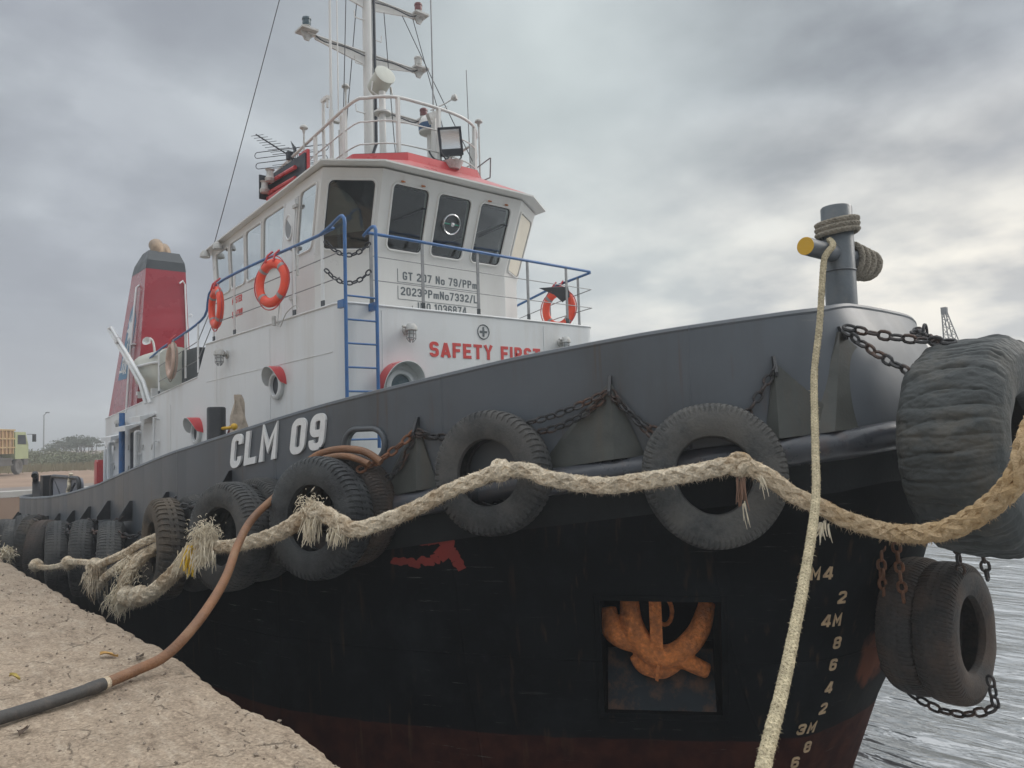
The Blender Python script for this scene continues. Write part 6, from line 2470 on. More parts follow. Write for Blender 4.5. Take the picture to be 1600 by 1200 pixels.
def tuft(name, root, dirs, n, ln, m, parent, spread=0.5, seed=0, w_=0.0022, src=0.04, droop=0.6):
    mb_ = MB()
    rr_ = random.Random(seed)
    for i in range(n):
        d0 = dirs[i % len(dirs)]
        d = (V(d0) + V((rr_.gauss(0, spread), rr_.gauss(0, spread), rr_.gauss(0, spread)))).normalized()
        p = V(root) + V((rr_.gauss(0, src), rr_.gauss(0, src), rr_.gauss(0, src)))
        l_ = ln * rr_.uniform(0.5, 1.15)
        # a yarn: bundle drawn as a limp ribbon of three segments
        s_ = d.orthogonal().normalized()
        s2 = d.cross(s_)
        an = rr_.uniform(0, 6)
        s_ = s_ * math.cos(an) + s2 * math.sin(an)
        b = V((rr_.uniform(-1, 1), rr_.uniform(-1, 1), rr_.uniform(-1, 1))) * l_ * 0.3
        pts = []
        for k in range(5):
            f = k / 4
            pts.append(p + d * l_ * f + b * f * f - ZU * droop * l_ * f * f)
        mb_.tube(pts, [w_ * 1.4, w_ * 1.5, w_ * 1.2, w_ * 0.9, w_ * 0.4], 4, cap=False)
    return obj(name, mb_, m, parent)


HB = [(-1.45, 5.75, 3.62), (-1.50, 5.40, 3.30), (-1.56, 5.35, 3.08), (-1.71, 5.36, 2.90), (-1.94, 5.38, 2.74), (-2.18, 5.42, 2.67), (-2.48, 5.56, 2.655), (-2.71, 5.43, 2.74), (-2.8, 5.35, 2.81), (-2.95, 5.18, 2.92), (-3.08, 5.08, 3.05), (-3.24, 4.96, 3.14), (-3.45, 4.81, 3.1), (-3.6, 4.70, 3.07), (-3.83, 4.53, 3.03), (-4.09, 4.38, 3.0), (-4.44, 4.17, 3.06), (-4.57, 4.09, 3.12), (-4.76, 3.98, 3.13), (-4.96, 3.87, 3.06), (-5.20, 3.73, 2.96), (-5.45, 3.50, 2.80), (-5.71, 3.18, 2.67), (-5.87, 3.1, 2.72), (-6.09, 3.0, 2.80), (-6.47, 2.86, 2.63), (-6.76, 2.75, 2.54), (-7.06, 2.66, 2.48), (-7.37, 2.56, 2.45), (-7.55, 2.51, 2.38), (-7.75, 2.45, 2.29), (-8.09, 2.39, 2.09), (-8.43, 2.32, 1.91), (-8.80, 2.25, 1.81), (-8.99, 2.22, 1.92), (-8.91, 2.25, 2.10), (-8.80, 2.34, 2.24), (-8.80, 2.45, 2.30)]
mb, hp = plait(HB, 0.070, pitch=0.54, fuzz=1300, seed=2, flen=0.034, radf=lambda f: 1 + 0.12 * math.sin(f * 23) * (1 if f > 0.6 else 0.3))
haw = obj('plaited_hawser', mb, M['ropew'])
tag(haw, 'thick plaited cream mooring rope sagging across all the bow tyres', 'rope')
# knots and frayed places along it
def bulge(c, r, seed, parent, m='ropew', turns=3, ax=(1, 0, 0)):
    mb_ = MB()
    rr_ = random.Random(seed)
    for k in range(turns):
        e1 = V((rr_.gauss(0, 1), rr_.gauss(0, 1), rr_.gauss(0, 1))).normalized()
        e2 = e1.orthogonal().normalized()
        e3 = e1.cross(e2)
        mb_.tube([V(c) + e1 * rr_.uniform(-.02, .02) + (e2 * math.cos(a) + e3 * math.sin(a)) * r * rr_.uniform(.95, 1.05) for a in [2 * math.pi * i / 18 for i in range(18)]], 0.036, 8, closed=True)
    for _ in range(260):
        d = V((rr_.gauss(0, 1), rr_.gauss(0, 1), rr_.gauss(0, 1))).normalized()
        fibre(mb_, V(c) + d * r, d, rr_.uniform(.02, .07), 0.0015, rr_, .5)
    return obj('knot', mb_, M[m], parent)
bulge((-7.38, 2.53, 2.48), 0.075, 1, haw, turns=6)
bulge((-7.50, 2.50, 2.40), 0.07, 21, haw, turns=4)
bulge((-6.08, 2.98, 2.81), 0.058, 2, haw)
bulge((-8.86, 2.22, 1.85), 0.075, 3, haw, turns=5)
bulge((-8.62, 2.27, 1.88), 0.07, 7, haw, turns=4)
bulge((-3.24, 4.97, 3.14), 0.066, 4, haw, turns=2)
bulge((-4.80, 3.97, 3.13), 0.062, 5, haw, turns=2)
tuft('fray', (-7.34, 2.50, 2.58), [(-.1, -.3, 1), (.5, -.3, .6), (-.6, -.2, .5), (.2, -.5, .2)], 900, 0.055, M['fray'], haw, 0.55, 5, droop=0.8, src=0.055, w_=0.0018)
tuft('fray', (-7.30, 2.48, 2.44), [(.2, -.2, -.8), (-.1, -.3, -1)], 260, 0.085, M['fray'], haw, 0.30, 6, w_=0.0035, src=0.05, droop=0.5)
tuft('fray', (-7.50, 2.44, 2.42), [(-.5, -.3, -.8), (-.2, -.3, -1)], 300, 0.115, M['fray'], haw, 0.25, 7, w_=0.0035, src=0.045, droop=0.5)
tuft('yellow_fray', (-7.42, 2.40, 2.44), [(-.15, -.2, -1)], 60, 0.12, M['frayy'], haw, 0.09, 8, w_=0.007, src=0.02)
tuft('fray', (-6.10, 2.95, 2.86), [(-.3, -.2, .8), (.5, -.2, .3), (-.6, -.2, .2)], 320, 0.05, M['fray'], haw, 0.5, 9, droop=0.8, w_=0.002, src=0.05)
tuft('fray', (-6.06, 2.94, 2.74), [(-.25, -.1, -1), (-.4, -.1, -1)], 160, 0.10, M['fray'], haw, 0.2, 10, w_=0.0034, src=0.03)
tuft('fray', (-5.84, 3.06, 2.66), [(-.1, -.1, -1)], 130, 0.06, M['fray'], haw, 0.3, 11, w_=0.003, src=0.035)
tuft('fray', (-8.96, 2.18, 1.82), [(-.6, -.4, -.3), (-.4, -.4, -.8), (-.1, -.3, -1)], 420, 0.075, M['fray'], haw, 0.45, 12, w_=0.0026, src=0.06)
tuft('fray', (-8.90, 2.26, 2.1), [(-.6, -.4, -.3), (-.2, -.4, -.8), (.3, -.4, .3)], 260, 0.045, M['fray'], haw, 0.6, 13, w_=0.003, src=0.07)
tuft('loose_yarn', (-3.22, 4.94, 3.03), [(0.0, -.05, -1)], 22, 0.13, mat('brown_yarn', (0.22, 0.13, 0.09), 0.95), haw, 0.07, 14, w_=0.0055, src=0.014)
tuft('loose_yarn', (-3.19, 4.92, 2.86), [(-.2, 0, -1), (.2, 0, -1)], 4, 0.10, M['fray'], haw, 0.15, 15, w_=0.003, src=0.01)
tuft('loose_yarn', (-3.06, 4.95, 3.05), [(.3, 0, -1)], 8, 0.08, M['fray'], haw, 0.2, 16, w_=0.003, src=0.01)
tuft('loose_yarn', (-2.80, 5.30, 2.70), [(-.3, -.1, -1), (0, -.1, -1)], 30, 0.06, M['fray'], haw, 0.2, 17, w_=0.0045, src=0.02)

# thin rope at the quay side, worn and knotted round
mb, _ = plait([(-8.70, 2.50, 2.46), (-8.85, 2.34, 2.38), (-9.09, 2.28, 2.28), (-9.69, 2.2, 2.12), (-9.95, 2.17, 2.06)], 0.047, fuzz=200, seed=3)
lr = obj('frayed_rope', mb, M['ropew'])
tag(lr, 'tan frayed rope strung aft from the deep lugged truck tyre down to the quay edge', 'rope')
mb, _ = plait([(-8.70, 2.48, 2.36), (-9.09, 2.27, 2.18), (-9.5, 2.21, 2.02), (-9.75, 2.19, 1.92), (-9.85, 2.18, 1.84)], 0.047, fuzz=200, seed=4)
obj('second_strand', mb, M['ropew'], lr)
mb, _ = plait([(-9.95, 2.17, 2.06), (-10.4, 2.13, 2.05), (-11.11, 2.11, 1.98), (-11.7, 2.09, 1.87), (-12.5, 2.05, 1.77), (-12.9, 1.97, 1.78)], 0.038, fuzz=160, seed=5, radf=lambda f: 1 + 0.3 * math.exp(-((f - 0.4) / 0.06) ** 2))
obj('rope_end', mb, M['ropew'], lr)
bulge((-9.98, 2.16, 2.04), 0.075, 6, lr)
bulge((-11.2, 2.11, 1.96), 0.055, 8, lr)
bulge((-12.75, 2.0, 1.78), 0.06, 9, lr)
tuft('fray', (-9.90, 2.14, 1.96), [(.1, -.2, -1), (-.4, -.2, -.8)], 260, 0.11, M['ropew'], lr, 0.25, 18, w_=0.004, src=0.05)
# pale rag ends at the far quay edge
for (x, y, lab_) in ((-15.0, 1.95, 'pale frayed rope stub caught between the far tyres and the quay edge'), (-17.2, 2.0, 'white rag of rope lying at the quay edge, furthest along')):
    o = tuft('rope_stub', (x, y, 1.72), [(.6, -.3, .5), (-.6, -.3, .3), (.2, -.5, .8)], 160, 0.16, M['fray'], None, 0.4, int(-x), w_=0.006, src=0.05, droop=0.5)
    tag(o, lab_, 'rope')

# line from the bitt down to the quay beside the camera
VR = [(-3.17, 6.40, 5.02), (-3.09, 6.30, 4.94), (-3.07, 6.14, 4.84), (-3.06, 6.05, 4.72), (-2.99, 5.80, 4.22), (-2.90, 5.50, 3.80), (-2.62, 4.93, 3.30), (-2.35, 4.39, 2.975), (-2.08, 3.76, 2.70), (-1.80, 3.10, 2.49), (-1.62, 2.68, 2.385), (-1.45, 2.27, 2.29), (-1.28, 1.88, 2.12), (-1.1, 1.5, 1.95), (-0.8, 0.9, 1.93)]
mb, _ = plait(VR, 0.0265, pitch=0.14, fuzz=420, seed=7, step=0.008, flen=0.016)
ml = obj('mooring_line', mb, M['ropeo'])
tag(ml, 'thin tan mooring line running from the bow bitt down to the quay', 'rope')
mb = MB()
wr = MB()
pts = []
for i in range(160):
    a = 2 * math.pi * 3.2 * i / 159 + 2.2
    z = 5.235 - 0.045 * 3.2 * i / 159 + 0.03 * math.sin(a + 0.6)
    pts.append(V((-3.20 + math.cos(a) * 0.165, 6.62 + math.sin(a) * 0.165, z)))
m2, _ = plait(pts, 0.028, pitch=0.15, fuzz=120, seed=8, step=0.012, flen=0.012)
obj('turns_on_bitt', m2, M['ropeg'], ml)
coil = MB()
for k in range(4):
    pts = []
    c = V((-3.20 + 0.02 * k, 6.86 + 0.05 * k, 4.90 - 0.012 * k))
    for i in range(41):
        a = 2 * math.pi * i / 40
        pts.append(c + V((math.cos(a) * 0.10, 0.03 * math.sin(a) + 0.02 * k * math.cos(a), math.sin(a) * (0.155 - 0.01 * k))))
    m3, _ = plait(pts, 0.028, pitch=0.15, fuzz=60, seed=9 + k, step=0.014, flen=0.012)
    coil.add(m3.v, m3.f)
obj('coil_on_crossbar', coil, M['ropeg'], ml)

# hose
HP = [(-4.95, -0.1, 1.95), (-5.05, 0.30, 1.942), (-5.13, 0.64, 1.945), (-5.23, 0.92, 1.945), (-5.36, 1.19, 1.945), (-5.46, 1.42, 1.965), (-5.46, 1.60, 2.02), (-5.52, 1.80, 2.16), (-5.75, 2.03, 2.30), (-6.10, 2.25, 2.40), (-6.42, 2.45, 2.56), (-6.72, 2.70, 2.74), (-7.02, 3.08, 2.93), (-6.98, 3.25, 3.12), (-6.80, 3.36, 3.27), (-6.50, 3.44, 3.325), (-6.22, 3.54, 3.30), (-6.06, 3.62, 3.20)]
hps = smooth_path(HP, 0.03)
cut_i = min(range(len(hps)), key=lambda i: (hps[i] - V((-5.38, 1.19, 1.945))).length)
mb = MB()
mb.tube(hps[cut_i:], 0.035, 14)
ho = obj('brown_hose', mb, M['hose'])
tag(ho, 'brown rubber hose with a black end, rising from the quay to the tug', 'hose')
mb = MB()
mb.tube(hps[:cut_i + 1], [0.038] * (cut_i - 3) + [0.042, 0.042, 0.041, 0.039], 14)
obj('black_end', mb, M['hoseb'], ho)
mb = MB()
mb.tube(hps[cut_i:cut_i + 2], 0.0385, 14)
obj('tape', mb, M['ropew'], ho)
mb = MB()
mb.tube(smooth_path([V((-6.85, 3.24, 3.16)), V((-6.55, 3.34, 3.25)), V((-6.30, 3.42, 3.26)), V((-6.10, 3.52, 3.19))], 0.03), 0.03, 10)
obj('hose_loop', mb, M['hose'], ho)

# ------------------------------------------------------------------ life rings
def life_ring(name, c, axis, label, m='ring', Rr=0.29, rr_=0.072, tilt=0):
    c = V(c)
    ax = V(axis).normalized()
    e1 = ax.cross(ZU).normalized()
    e2 = e1.cross(ax)
    root = None
    mb_ = MB()
    n_ = 64
    cs = []
    for i in range(n_):
        a = 2 * math.pi * i / n_
        d = e1 * math.cos(a) + e2 * math.sin(a) * 1.0
        for k in range(14):
            b = 2 * math.pi * k / 14
            mb_.v.append(c + d * (Rr + math.cos(b) * rr_) + ax * math.sin(b) * rr_ * 0.78)
    for i in range(n_):
        j = (i + 1) % n_
        for k in range(14):
            w_ = (k + 1) % 14
            mb_.f.append((i * 14 + k, j * 14 + k, j * 14 + w_, i * 14 + w_))
            mb_.m.append(0)
    root = obj(name, mb_, M[m])
    tag(root, label, 'life ring', 'life rings on the railings')
    if m == 'ring':
        for q in range(4):
            mb_ = MB()
            a_ = R(45 + 90 * q)
            rows_ = 5
            for i in range(rows_):
                a = a_ + (i - 2) * 0.045
                d = e1 * math.cos(a) + e2 * math.sin(a)
                for k in range(14):
                    b = 2 * math.pi * k / 14
                    mb_.v.append(c + d * (Rr + math.cos(b) * (rr_ + 0.003)) + ax * math.sin(b) * (rr_ * 0.78 + 0.003))
            for i in range(rows_ - 1):
                for k in range(14):
                    w_ = (k + 1) % 14
                    mb_.f.append((i * 14 + k, (i + 1) * 14 + k, (i + 1) * 14 + w_, i * 14 + w_))
                    mb_.m.append(0)
            obj('reflective_band', mb_, M['band'], root)
    # grab rope
    mb_ = MB()
    for q in range(4):
        a0 = R(45 + 90 * q)
        pts_ = []
        for i in range(13):
            a = a0 + R(90) * i / 12
            bow = 0.05 * math.sin(math.pi * i / 12)
            d = e1 * math.cos(a) + e2 * math.sin(a)
            pts_.append(c + d * (Rr + rr_ + 0.008 + bow * 0.6) + ax * 0.01)
        mb_.tube(pts_, 0.009, 6)
    obj('grab_rope', mb_, M['redtop'] if m == 'ring' else M['ropeg'], root)
    for sx in (-0.09, 0.10):
        mb_ = MB()
        mb_.tube([c + e2 * (Rr + 0.01) + e1 * sx + ax * 0.06, c + e2 * (Rr + 0.12) + e1 * sx * 0.9 + ax * 0.03, c + e2 * (Rr + 0.20) + e1 * sx * 0.8 - ax * 0.05], 0.017, 6)
        obj('hanger', mb_, M['redtop'], root)
    return root


life_ring('life_ring', (-10.62, 4.58, 5.725), (0.25, -1, 0.05), 'bright orange red life ring hanging on the side railing nearest the ladder')
life_ring('life_ring', (-12.90, 4.58, 5.70), (-0.1, -1, 0.0), 'orange red life ring on the side railing where the rail bends down')
life_ring('life_ring', (-15.2, 4.56, 5.02), (-0.1, -1, 0.03), 'faded beige life ring on the lower aft railing beside the covered boat', 'ringold')
life_ring('life_ring', (-9.5, 9.28, 5.58), (0.12, -1, 0.0), 'orange red life ring with a dark cloth on the far side railing')
cl_ = MB()
q = [(-9.55, 9.25, 5.98), (-9.15, 9.18, 5.90), (-9.10, 9.16, 5.72), (-9.30, 9.18, 5.66), (-9.52, 9.20, 5.83), (-9.95, 9.25, 6.02)]
cl_.prism([V(p) for p in q], (0.015, -0.015, 0))
o = obj('dark_cloth', cl_, M['darkm'], smooth=None)
tag(o, 'dark rag hung over the far side railing above its life ring', 'cloth')
# ring lamp line beside the first ring
mb = MB()
mb.tube(smooth_path([V((-10.45, 4.62, 5.42)), V((-10.48, 4.60, 5.15)), V((-10.4, 4.6, 5.06)), V((-10.2, 4.6, 5.22)), V((-9.95, 4.62, 5.30)), V((-9.9, 4.64, 5.24))], 0.04), 0.008, 6)
mb.cyl((-10.62, 4.6, 5.10), (-10.62, 4.6, 5.24), 0.03, n=10)
mb.tube([V((-9.95, 4.66, 6.0)), V((-9.95, 4.66, 5.72))], 0.018, 8)
o = obj('ring_light_line', mb, M['wdirty'])
tag(o, 'small grey float light with its line hanging below the ring nearest the ladder', 'float light')

# ------------------------------------------------------------------ anchor
mb = MB()
O_ = V((c0.x, c0.y, 0)) + pn * 0.50
def ap(a, z, d=0.0):
    """a: metres along the pocket from its aft side"""
    return O_ + pt * a + ZU * z + pn * d
W_ = wlen
# crown and arms: one U-shaped casting with broad palms
def arm(pts_, rs_):
    sp_ = smooth_path(pts_, 0.03)
    m_ = len(sp_) - 1
    mb.tube(sp_, [lerp_tab([(k / (len(rs_) - 1), r_) for k, r_ in enumerate(rs_)], i_ / m_) for i_ in range(m_ + 1)], 16)
arm([ap(0.27, 2.10, -.05), ap(0.25, 1.90, 0), ap(0.27, 1.70, 0.03), ap(0.36, 1.54, 0.05), ap(0.50, 1.45, 0.06), ap(0.68, 1.50, 0.05), ap(0.84, 1.66, 0.0), ap(0.93, 1.90, -.05)], [0.075, 0.085, 0.10, 0.105, 0.095, 0.10, 0.09, 0.07])
arm([ap(0.06, 1.84, -0.06), ap(0.09, 1.66, 0.0), ap(0.20, 1.57, 0.02), ap(0.34, 1.54, 0.03)], [0.07, 0.10, 0.085, 0.07])
arm([ap(0.62, 1.46, 0.03), ap(0.78, 1.37, 0.02), ap(0.90, 1.31, 0.0)], [0.09, 0.075, 0.068])
arm([ap(0.26, 1.44, 0.0), ap(0.34, 1.35, 0.02), ap(0.50, 1.31, 0.03), ap(0.64, 1.35, 0.0)], [0.04, 0.065, 0.065, 0.045])
anc = obj('anchor', mb, M['rust'])
md = anc.modifiers.new('r', 'REMESH')
md.mode = 'VOXEL'
md.voxel_size = 0.014
md2 = anc.modifiers.new('s', 'SMOOTH')
md2.factor = 0.6
md2.iterations = 3
bpy.context.view_layer.update()
nm = eval_mesh(anc)
anc.modifiers.clear()
anc.data = nm
nm.polygons.foreach_set('use_smooth', [True] * len(nm.polygons))
tag(anc, 'rust orange anchor housed in the square pocket low on the bow', 'anchor')
mb = MB()
mb.box((ap(0.47, 1.76, 0.07)), (0.105, 0.11, 0.58), Matrix((pt, pn, ZU)).transposed())
obj('shank', mb, M['rust'], anc)
mb = MB()
mb.prism([ap(0.475, 1.48, 0.10), ap(0.50, 1.48, 0.10), ap(0.47, 1.26, 0.12), ap(0.445, 1.27, 0.12)], pn * 0.03)
obj('tripping_palm', mb, M['rust'], anc, smooth=None)
mb = MB()
mb.tube([ap(0.55, 1.80, -0.1) + pt * (0.07 * math.cos(a)) + ZU * (0.12 * math.sin(a)) for a in [2 * math.pi * i / 16 for i in range(16)]], 0.02, 8, closed=True)
obj('anchor_shackle', mb, M['rust'], anc)

# ------------------------------------------------------------------ towing gear and hatch on the after deck
mb = MB()
def rr_box(c, hw, hh, r, t, axx):
    return [p for p in oval(V(c), axx, hw, hh, r)]
hx = V((1, 0.03, 0)).normalized()
fr_o = rr_box((-17.85, 3.30, 2.48), 1.15, 0.36, 0.16, 0, hx)
mb.prism(fr_o, (0, 0.06, 0))
hat = obj('deck_hatch', mb, M['hatchg'], tug, smooth=None)
mb = MB()
mb.tube([p + V((0, -0.02, 0)) for p in fr_o], 0.04, 8, closed=True)
obj('hatch_rim', mb, M['black'], hat)
mb = MB()
for a, b in ((-0.95, 0.26), (0.95, 0.26)):
    mb.tube([V((-17.85 + a, 3.28, 2.48 + b)), V((-17.85, 3.28, 2.25))], 0.018, 6)
obj('hatch_stiffener', mb, M['darkm'], hat)
mb = MB()
mb.tube(smooth_path([V((-17.35, 3.30, 2.92)), V((-17.42, 3.28, 2.75)), V((-17.36, 3.27, 2.66)), V((-17.48, 3.27, 2.58)), V((-17.44, 3.27, 2.50))], 0.04), 0.035, 8)
o = obj('hanging_rag', mb, M['fray'])
tag(o, 'small white rag hanging on the open grey deck hatch', 'rag')
mb = MB()
mb.box((-19.7, 3.32, 2.2), (0.3, 0.3, 1.28))
obj('deck_post', mb, M['black'], tug, smooth=None)
mb = MB()
mb.prism([V((-20.65, 3.22, 2.15)), V((-19.75, 3.0, 2.15)), V((-20.05, 3.05, 2.60)), V((-20.2, 3.07, 2.70)), V((-20.4, 3.12, 2.62))], (0.03, 0.16, 0))
mb.tube(smooth_path([V((-20.28, 3.16, 2.55)), V((-20.22, 3.14, 2.74)), V((-20.10, 3.12, 2.84)), V((-19.92, 3.08, 2.88)), V((-19.80, 3.05, 2.84))], 0.05), 0.062, 10)
mb.tube(smooth_path([V((-20.7, 3.4, 2.2)), V((-20.4, 3.4, 2.42)), V((-20.0, 3.4, 2.50)), V((-19.4, 3.4, 2.46))], 0.08), 0.06, 10)
obj('towing_hook', mb, M['black'], tug)
mb = MB()
mb.box((-20.0, 3.9, 2.2), (1.2, 0.6, 0.5))
mb.cyl((-20.3, 3.5, 2.35), (-19.5, 3.5, 2.35), 0.14, n=16)
for x in (-20.3, -19.9, -19.5):
    mb.lathe([(0.0001, -0.03), (0.22, -0.03), (0.22, 0.03), (0.0001, 0.03)], (x, 3.55, 2.38), (1, 0, 0), 18)
obj('winch', mb, M['blue'], tug)
mb = MB()
mb.cyl((-16.3, 3.9, 2.72), (-14.6, 4.2, 2.72), 0.09, n=12)
obj('deck_pipe', mb, M['black'], tug)

# ------------------------------------------------------------------ land beyond the stern
M['leafd'] = mat('acacia_leaf', (0.17, 0.185, 0.14), 0.8, var=0.35, scale=1.5, bump=0)
M['leafb'] = mat('dry_scrub_leaf', (0.22, 0.225, 0.135), 0.85, var=0.3, scale=0.4, bump=0)
M['leaft'] = mat('dry_grass', (0.27, 0.225, 0.125), 0.9, var=0.25, scale=0.4, bump=0)
M['bark'] = mat('bark', (0.12, 0.10, 0.085), 0.9, var=0.3)
def leaf_cloud(mb_, c, rad, n_, size, rr_, flat=1.0):
    for _ in range(n_):
        d = V((rr_.gauss(0, 1), rr_.gauss(0, 1), rr_.gauss(0, 1))).normalized()
        p = V(c) + V((d.x * rad[0], d.y * rad[1], d.z * rad[2])) * (rr_.random() ** 0.45)
        e = V((rr_.gauss(0, 1), rr_.gauss(0, 1), rr_.gauss(0, 0.6))).normalized()
        f = e.orthogonal().normalized()
        s_ = size * rr_.uniform(.5, 1.3)
        mb_.add([p - e * s_, p - f * s_ * 0.5, p + e * s_, p + f * s_ * 0.5], [(0, 1, 2, 3)])
def gp(px_, D, z=1.87):
    """ground position at depth D seen through image column px_ (a bearing from the viewpoint)"""
    a = (px_ - 800) / 1200
    r = V((0.6503, 0.7604, 0)).normalized()
    f = V((-0.7587, 0.6515, 0)).normalized()
    q = (f + r * a) * D
    return V((q.x, q.y, z))
def tree(px_, D, h, crown, lab, seed, density=1.0, bare=False):
    rr_ = random.Random(seed)
    b = gp(px_, D)
    mb_ = MB()
    root = empty('tree', b, lab, 'tree', 'scrub trees on the far bank')
    tips = []
    for k in range(3 if not bare else 2):
        a = rr_.uniform(0, 6.28)
        lean = V((math.cos(a), math.sin(a), 0)) * h * 0.22
        pts_ = [b, b + lean * 0.4 + ZU * h * 0.35, b + lean + ZU * h * 0.7]
        mb_.tube(smooth_path(pts_, 0.3), 0.09 * h / 5, 6)
        for j in range(4):
            a2 = rr_.uniform(0, 6.28)
            e = pts_[2] + V((math.cos(a2), math.sin(a2), 0)) * crown * rr_.uniform(.3, .8) + ZU * h * rr_.uniform(0.05, .3)
            mb_.tube([pts_[1 if j == 3 else 2], (pts_[2] + e) / 2 + ZU * 0.15, e], [0.05 * h / 5, 0.035 * h / 5, 0.015], 5)
            tips.append(e)
    obj('trunk', mb_, M['bark'], root)
    if not bare:
        mb_ = MB()
        for e in tips:
            leaf_cloud(mb_, e, (crown * 0.40, crown * 0.40, crown * 0.13), int(75 * density), 0.11, rr_)
        obj('crown', mb_, M['leafd'], root, smooth=None, fix=False)
    return root
tree(118, 92, 3.0, 2.2, 'flat topped acacia in the middle of the far bank, the broadest tree', 1)
tree(128, 90, 2.8, 2.0, 'acacia just right of the broadest one on the far bank', 2)
tree(104, 94, 2.5, 1.8, 'lower thorn tree left of the broadest acacia', 3)
tree(92, 88, 2.0, 1.8, 'short leafy tree at the left end of the far tree clump', 4)
tree(137, 90, 2.4, 1.3, 'small tree at the right end of the far tree clump', 5)
tree(148, 95, 2.9, 0.9, 'bare leafless tree just left of the white deckhouse', 6, bare=True)
tree(98, 96, 3.1, 0.8, 'thin bare sapling sticking up left of the acacias', 7, bare=True)
sc_ = MB()
rr_ = random.Random(5)
for i in range(210):
    px_ = rr_.uniform(-90, 225)
    D = rr_.uniform(59, 86)
    q = gp(px_, D, 1.95 if D < 66 else 2.25)
    hh = rr_.uniform(0.4, 1.2) if px_ < 110 else rr_.uniform(0.3, 0.9)
    leaf_cloud(sc_, q + ZU * hh * 0.45, (rr_.uniform(.9, 2.4), rr_.uniform(.9, 2.4), hh * 0.7), 130, 0.12, rr_)
tag(obj('scrub', sc_, M['leafb'], smooth=None, fix=False), kind='stuff')
sc_ = MB()
for i in range(90):
    px_ = rr_.uniform(-90, 225)
    D = rr_.uniform(56, 68)
    q = gp(px_, D)
    for _ in range(110):
        p = q + V((rr_.gauss(0, 1.4), rr_.gauss(0, 1.4), 0))
        e = V((rr_.uniform(-.3, .3), rr_.uniform(-.3, .3), 1))
        sc_.add([p - V((.04, .04, 0)), p + V((.04, .04, 0)), p + e * rr_.uniform(.15, .65)], [(0, 1, 2)])
tag(obj('dry_grass', sc_, M['leaft'], smooth=None, fix=False), kind='stuff')
# low rise the scrub stands on
mb = MB()
n_ = 40
for i in range(n_ + 1):
    px_ = -500 + 1500 * i / n_
    for j, (D, z) in enumerate(((58, 1.862), (63, 1.95 + 0.2 * noise.noise(V((i * .6, 0, 0)))), (70, 2.25 + 0.25 * noise.noise(V((i * .5, 3, 0)))), (100, 2.4), (400, 2.6))):
        mb.v.append(gp(px_, D, z))
for i in range(n_):
    for j in range(4):
        a = i * 5 + j
        mb.f.append((a, a + 5, a + 6, a + 1))
        mb.m.append(0)
tag(obj('far_bank', mb, M['earth'], fix=False), kind='structure')
# street lamp
lp = empty('street_lamp', gp(68, 120), 'tall thin grey street lamp on the far bank behind the truck', 'street lamp')
b = gp(68, 120)
mb = MB()
mb.tube([b, b + ZU * 4.5, b + ZU * 7.0], [0.11, 0.09, 0.07], 10)
mb.tube([b + ZU * 7.0, b + ZU * 7.3 + V((0.3, 0.3, 0))], 0.06, 8)
obj('pole', mb, M['steel'], lp)
mb = MB()
mb.box(b + ZU * 7.35 + V((0.4, 0.4, 0)), (0.5, 0.5, 0.14))
obj('lamp_head', mb, M['darkm'], lp, smooth=None)
# tipper truck
tb = gp(-44, 46.5, 1.87)
tk = empty('tipper_truck', tb, 'dusty tipper truck with orange ribbed body and lime green cab', 'truck')
ry = Matrix.Rotation(R(5), 3, 'Z')
# local axes: x towards the cab, y to the side facing the viewer, z up
tdir = V((0.33, 0.95, 0)).normalized()
vx = gp(100, 1, 0) - gp(0, 1, 0)
vx.normalize()
vf = V((-0.7587, 0.6515, 0)).normalized()
dx_ = (vx * -0.15 + vf * 0.985).normalized()
dy_ = V((dx_.y, -dx_.x, 0))
tm = Matrix((dx_, dy_, ZU)).transposed()
M['tipo'] = mat('orange_tipper_paint', (0.40, 0.24, 0.13), 0.7, var=0.15, dirt=(0.35, 0.28, 0.2), damt=0.6, dscale=2)
M['tipy'] = mat('dusty_yellow_rib', (0.46, 0.33, 0.16), 0.75, var=0.15)
M['lime'] = mat('lime_cab_paint', (0.36, 0.40, 0.22), 0.6, var=0.1)
M['dust'] = mat('dusty_chassis', (0.13, 0.12, 0.11), 0.9, var=0.2)
def tp(x, y, z):
    return tb + tm @ V((x, y, z))
mb = MB()
mb.add([tp(-3.2, 1.2, 1.35), tp(2.4, 1.2, 1.35), tp(2.4, 1.2, 2.85), tp(-3.4, 1.2, 2.85), tp(-3.2, -1.2, 1.35), tp(2.4, -1.2, 1.35), tp(2.4, -1.2, 2.85), tp(-3.4, -1.2, 2.85)],
       [(0, 1, 2, 3), (4, 5, 6, 7), (0, 1, 5, 4), (0, 3, 7, 4), (1, 2, 6, 5)])
body = obj('tipper_body', mb, M['tipo'], tk, smooth=None)
mb = MB()
for i in range(13):
    x = -3.2 + 5.5 * i / 12
    for y in (1.24, -1.24):
        mb.box(tp(x, y, 2.1), (0.09, 0.08, 1.5), tm)
for z in (1.75, 2.3, 2.85):
    for y in (1.26, -1.26):
        mb.box(tp(-0.4, y, z), (5.8, 0.09, 0.09), tm)
for y in (-0.8, -0.3, 0.3, 0.8):
    mb.box(tp(-3.34, y, 2.1), (0.08, 0.09, 1.5), tm)
obj('body_ribs', mb, M['tipy'], body, smooth=None)
mb = MB()
vs_ = []
for i in range(15):
    for j in range(7):
        vs_.append(tp(-3.3 + 5.6 * i / 14, -1.15 + 2.3 * j / 6, 2.8 + 0.28 * math.sin(math.pi * i / 14) * math.sin(math.pi * j / 6) + 0.12 * noise.noise(V((i * .7, j * .7, 1)))))
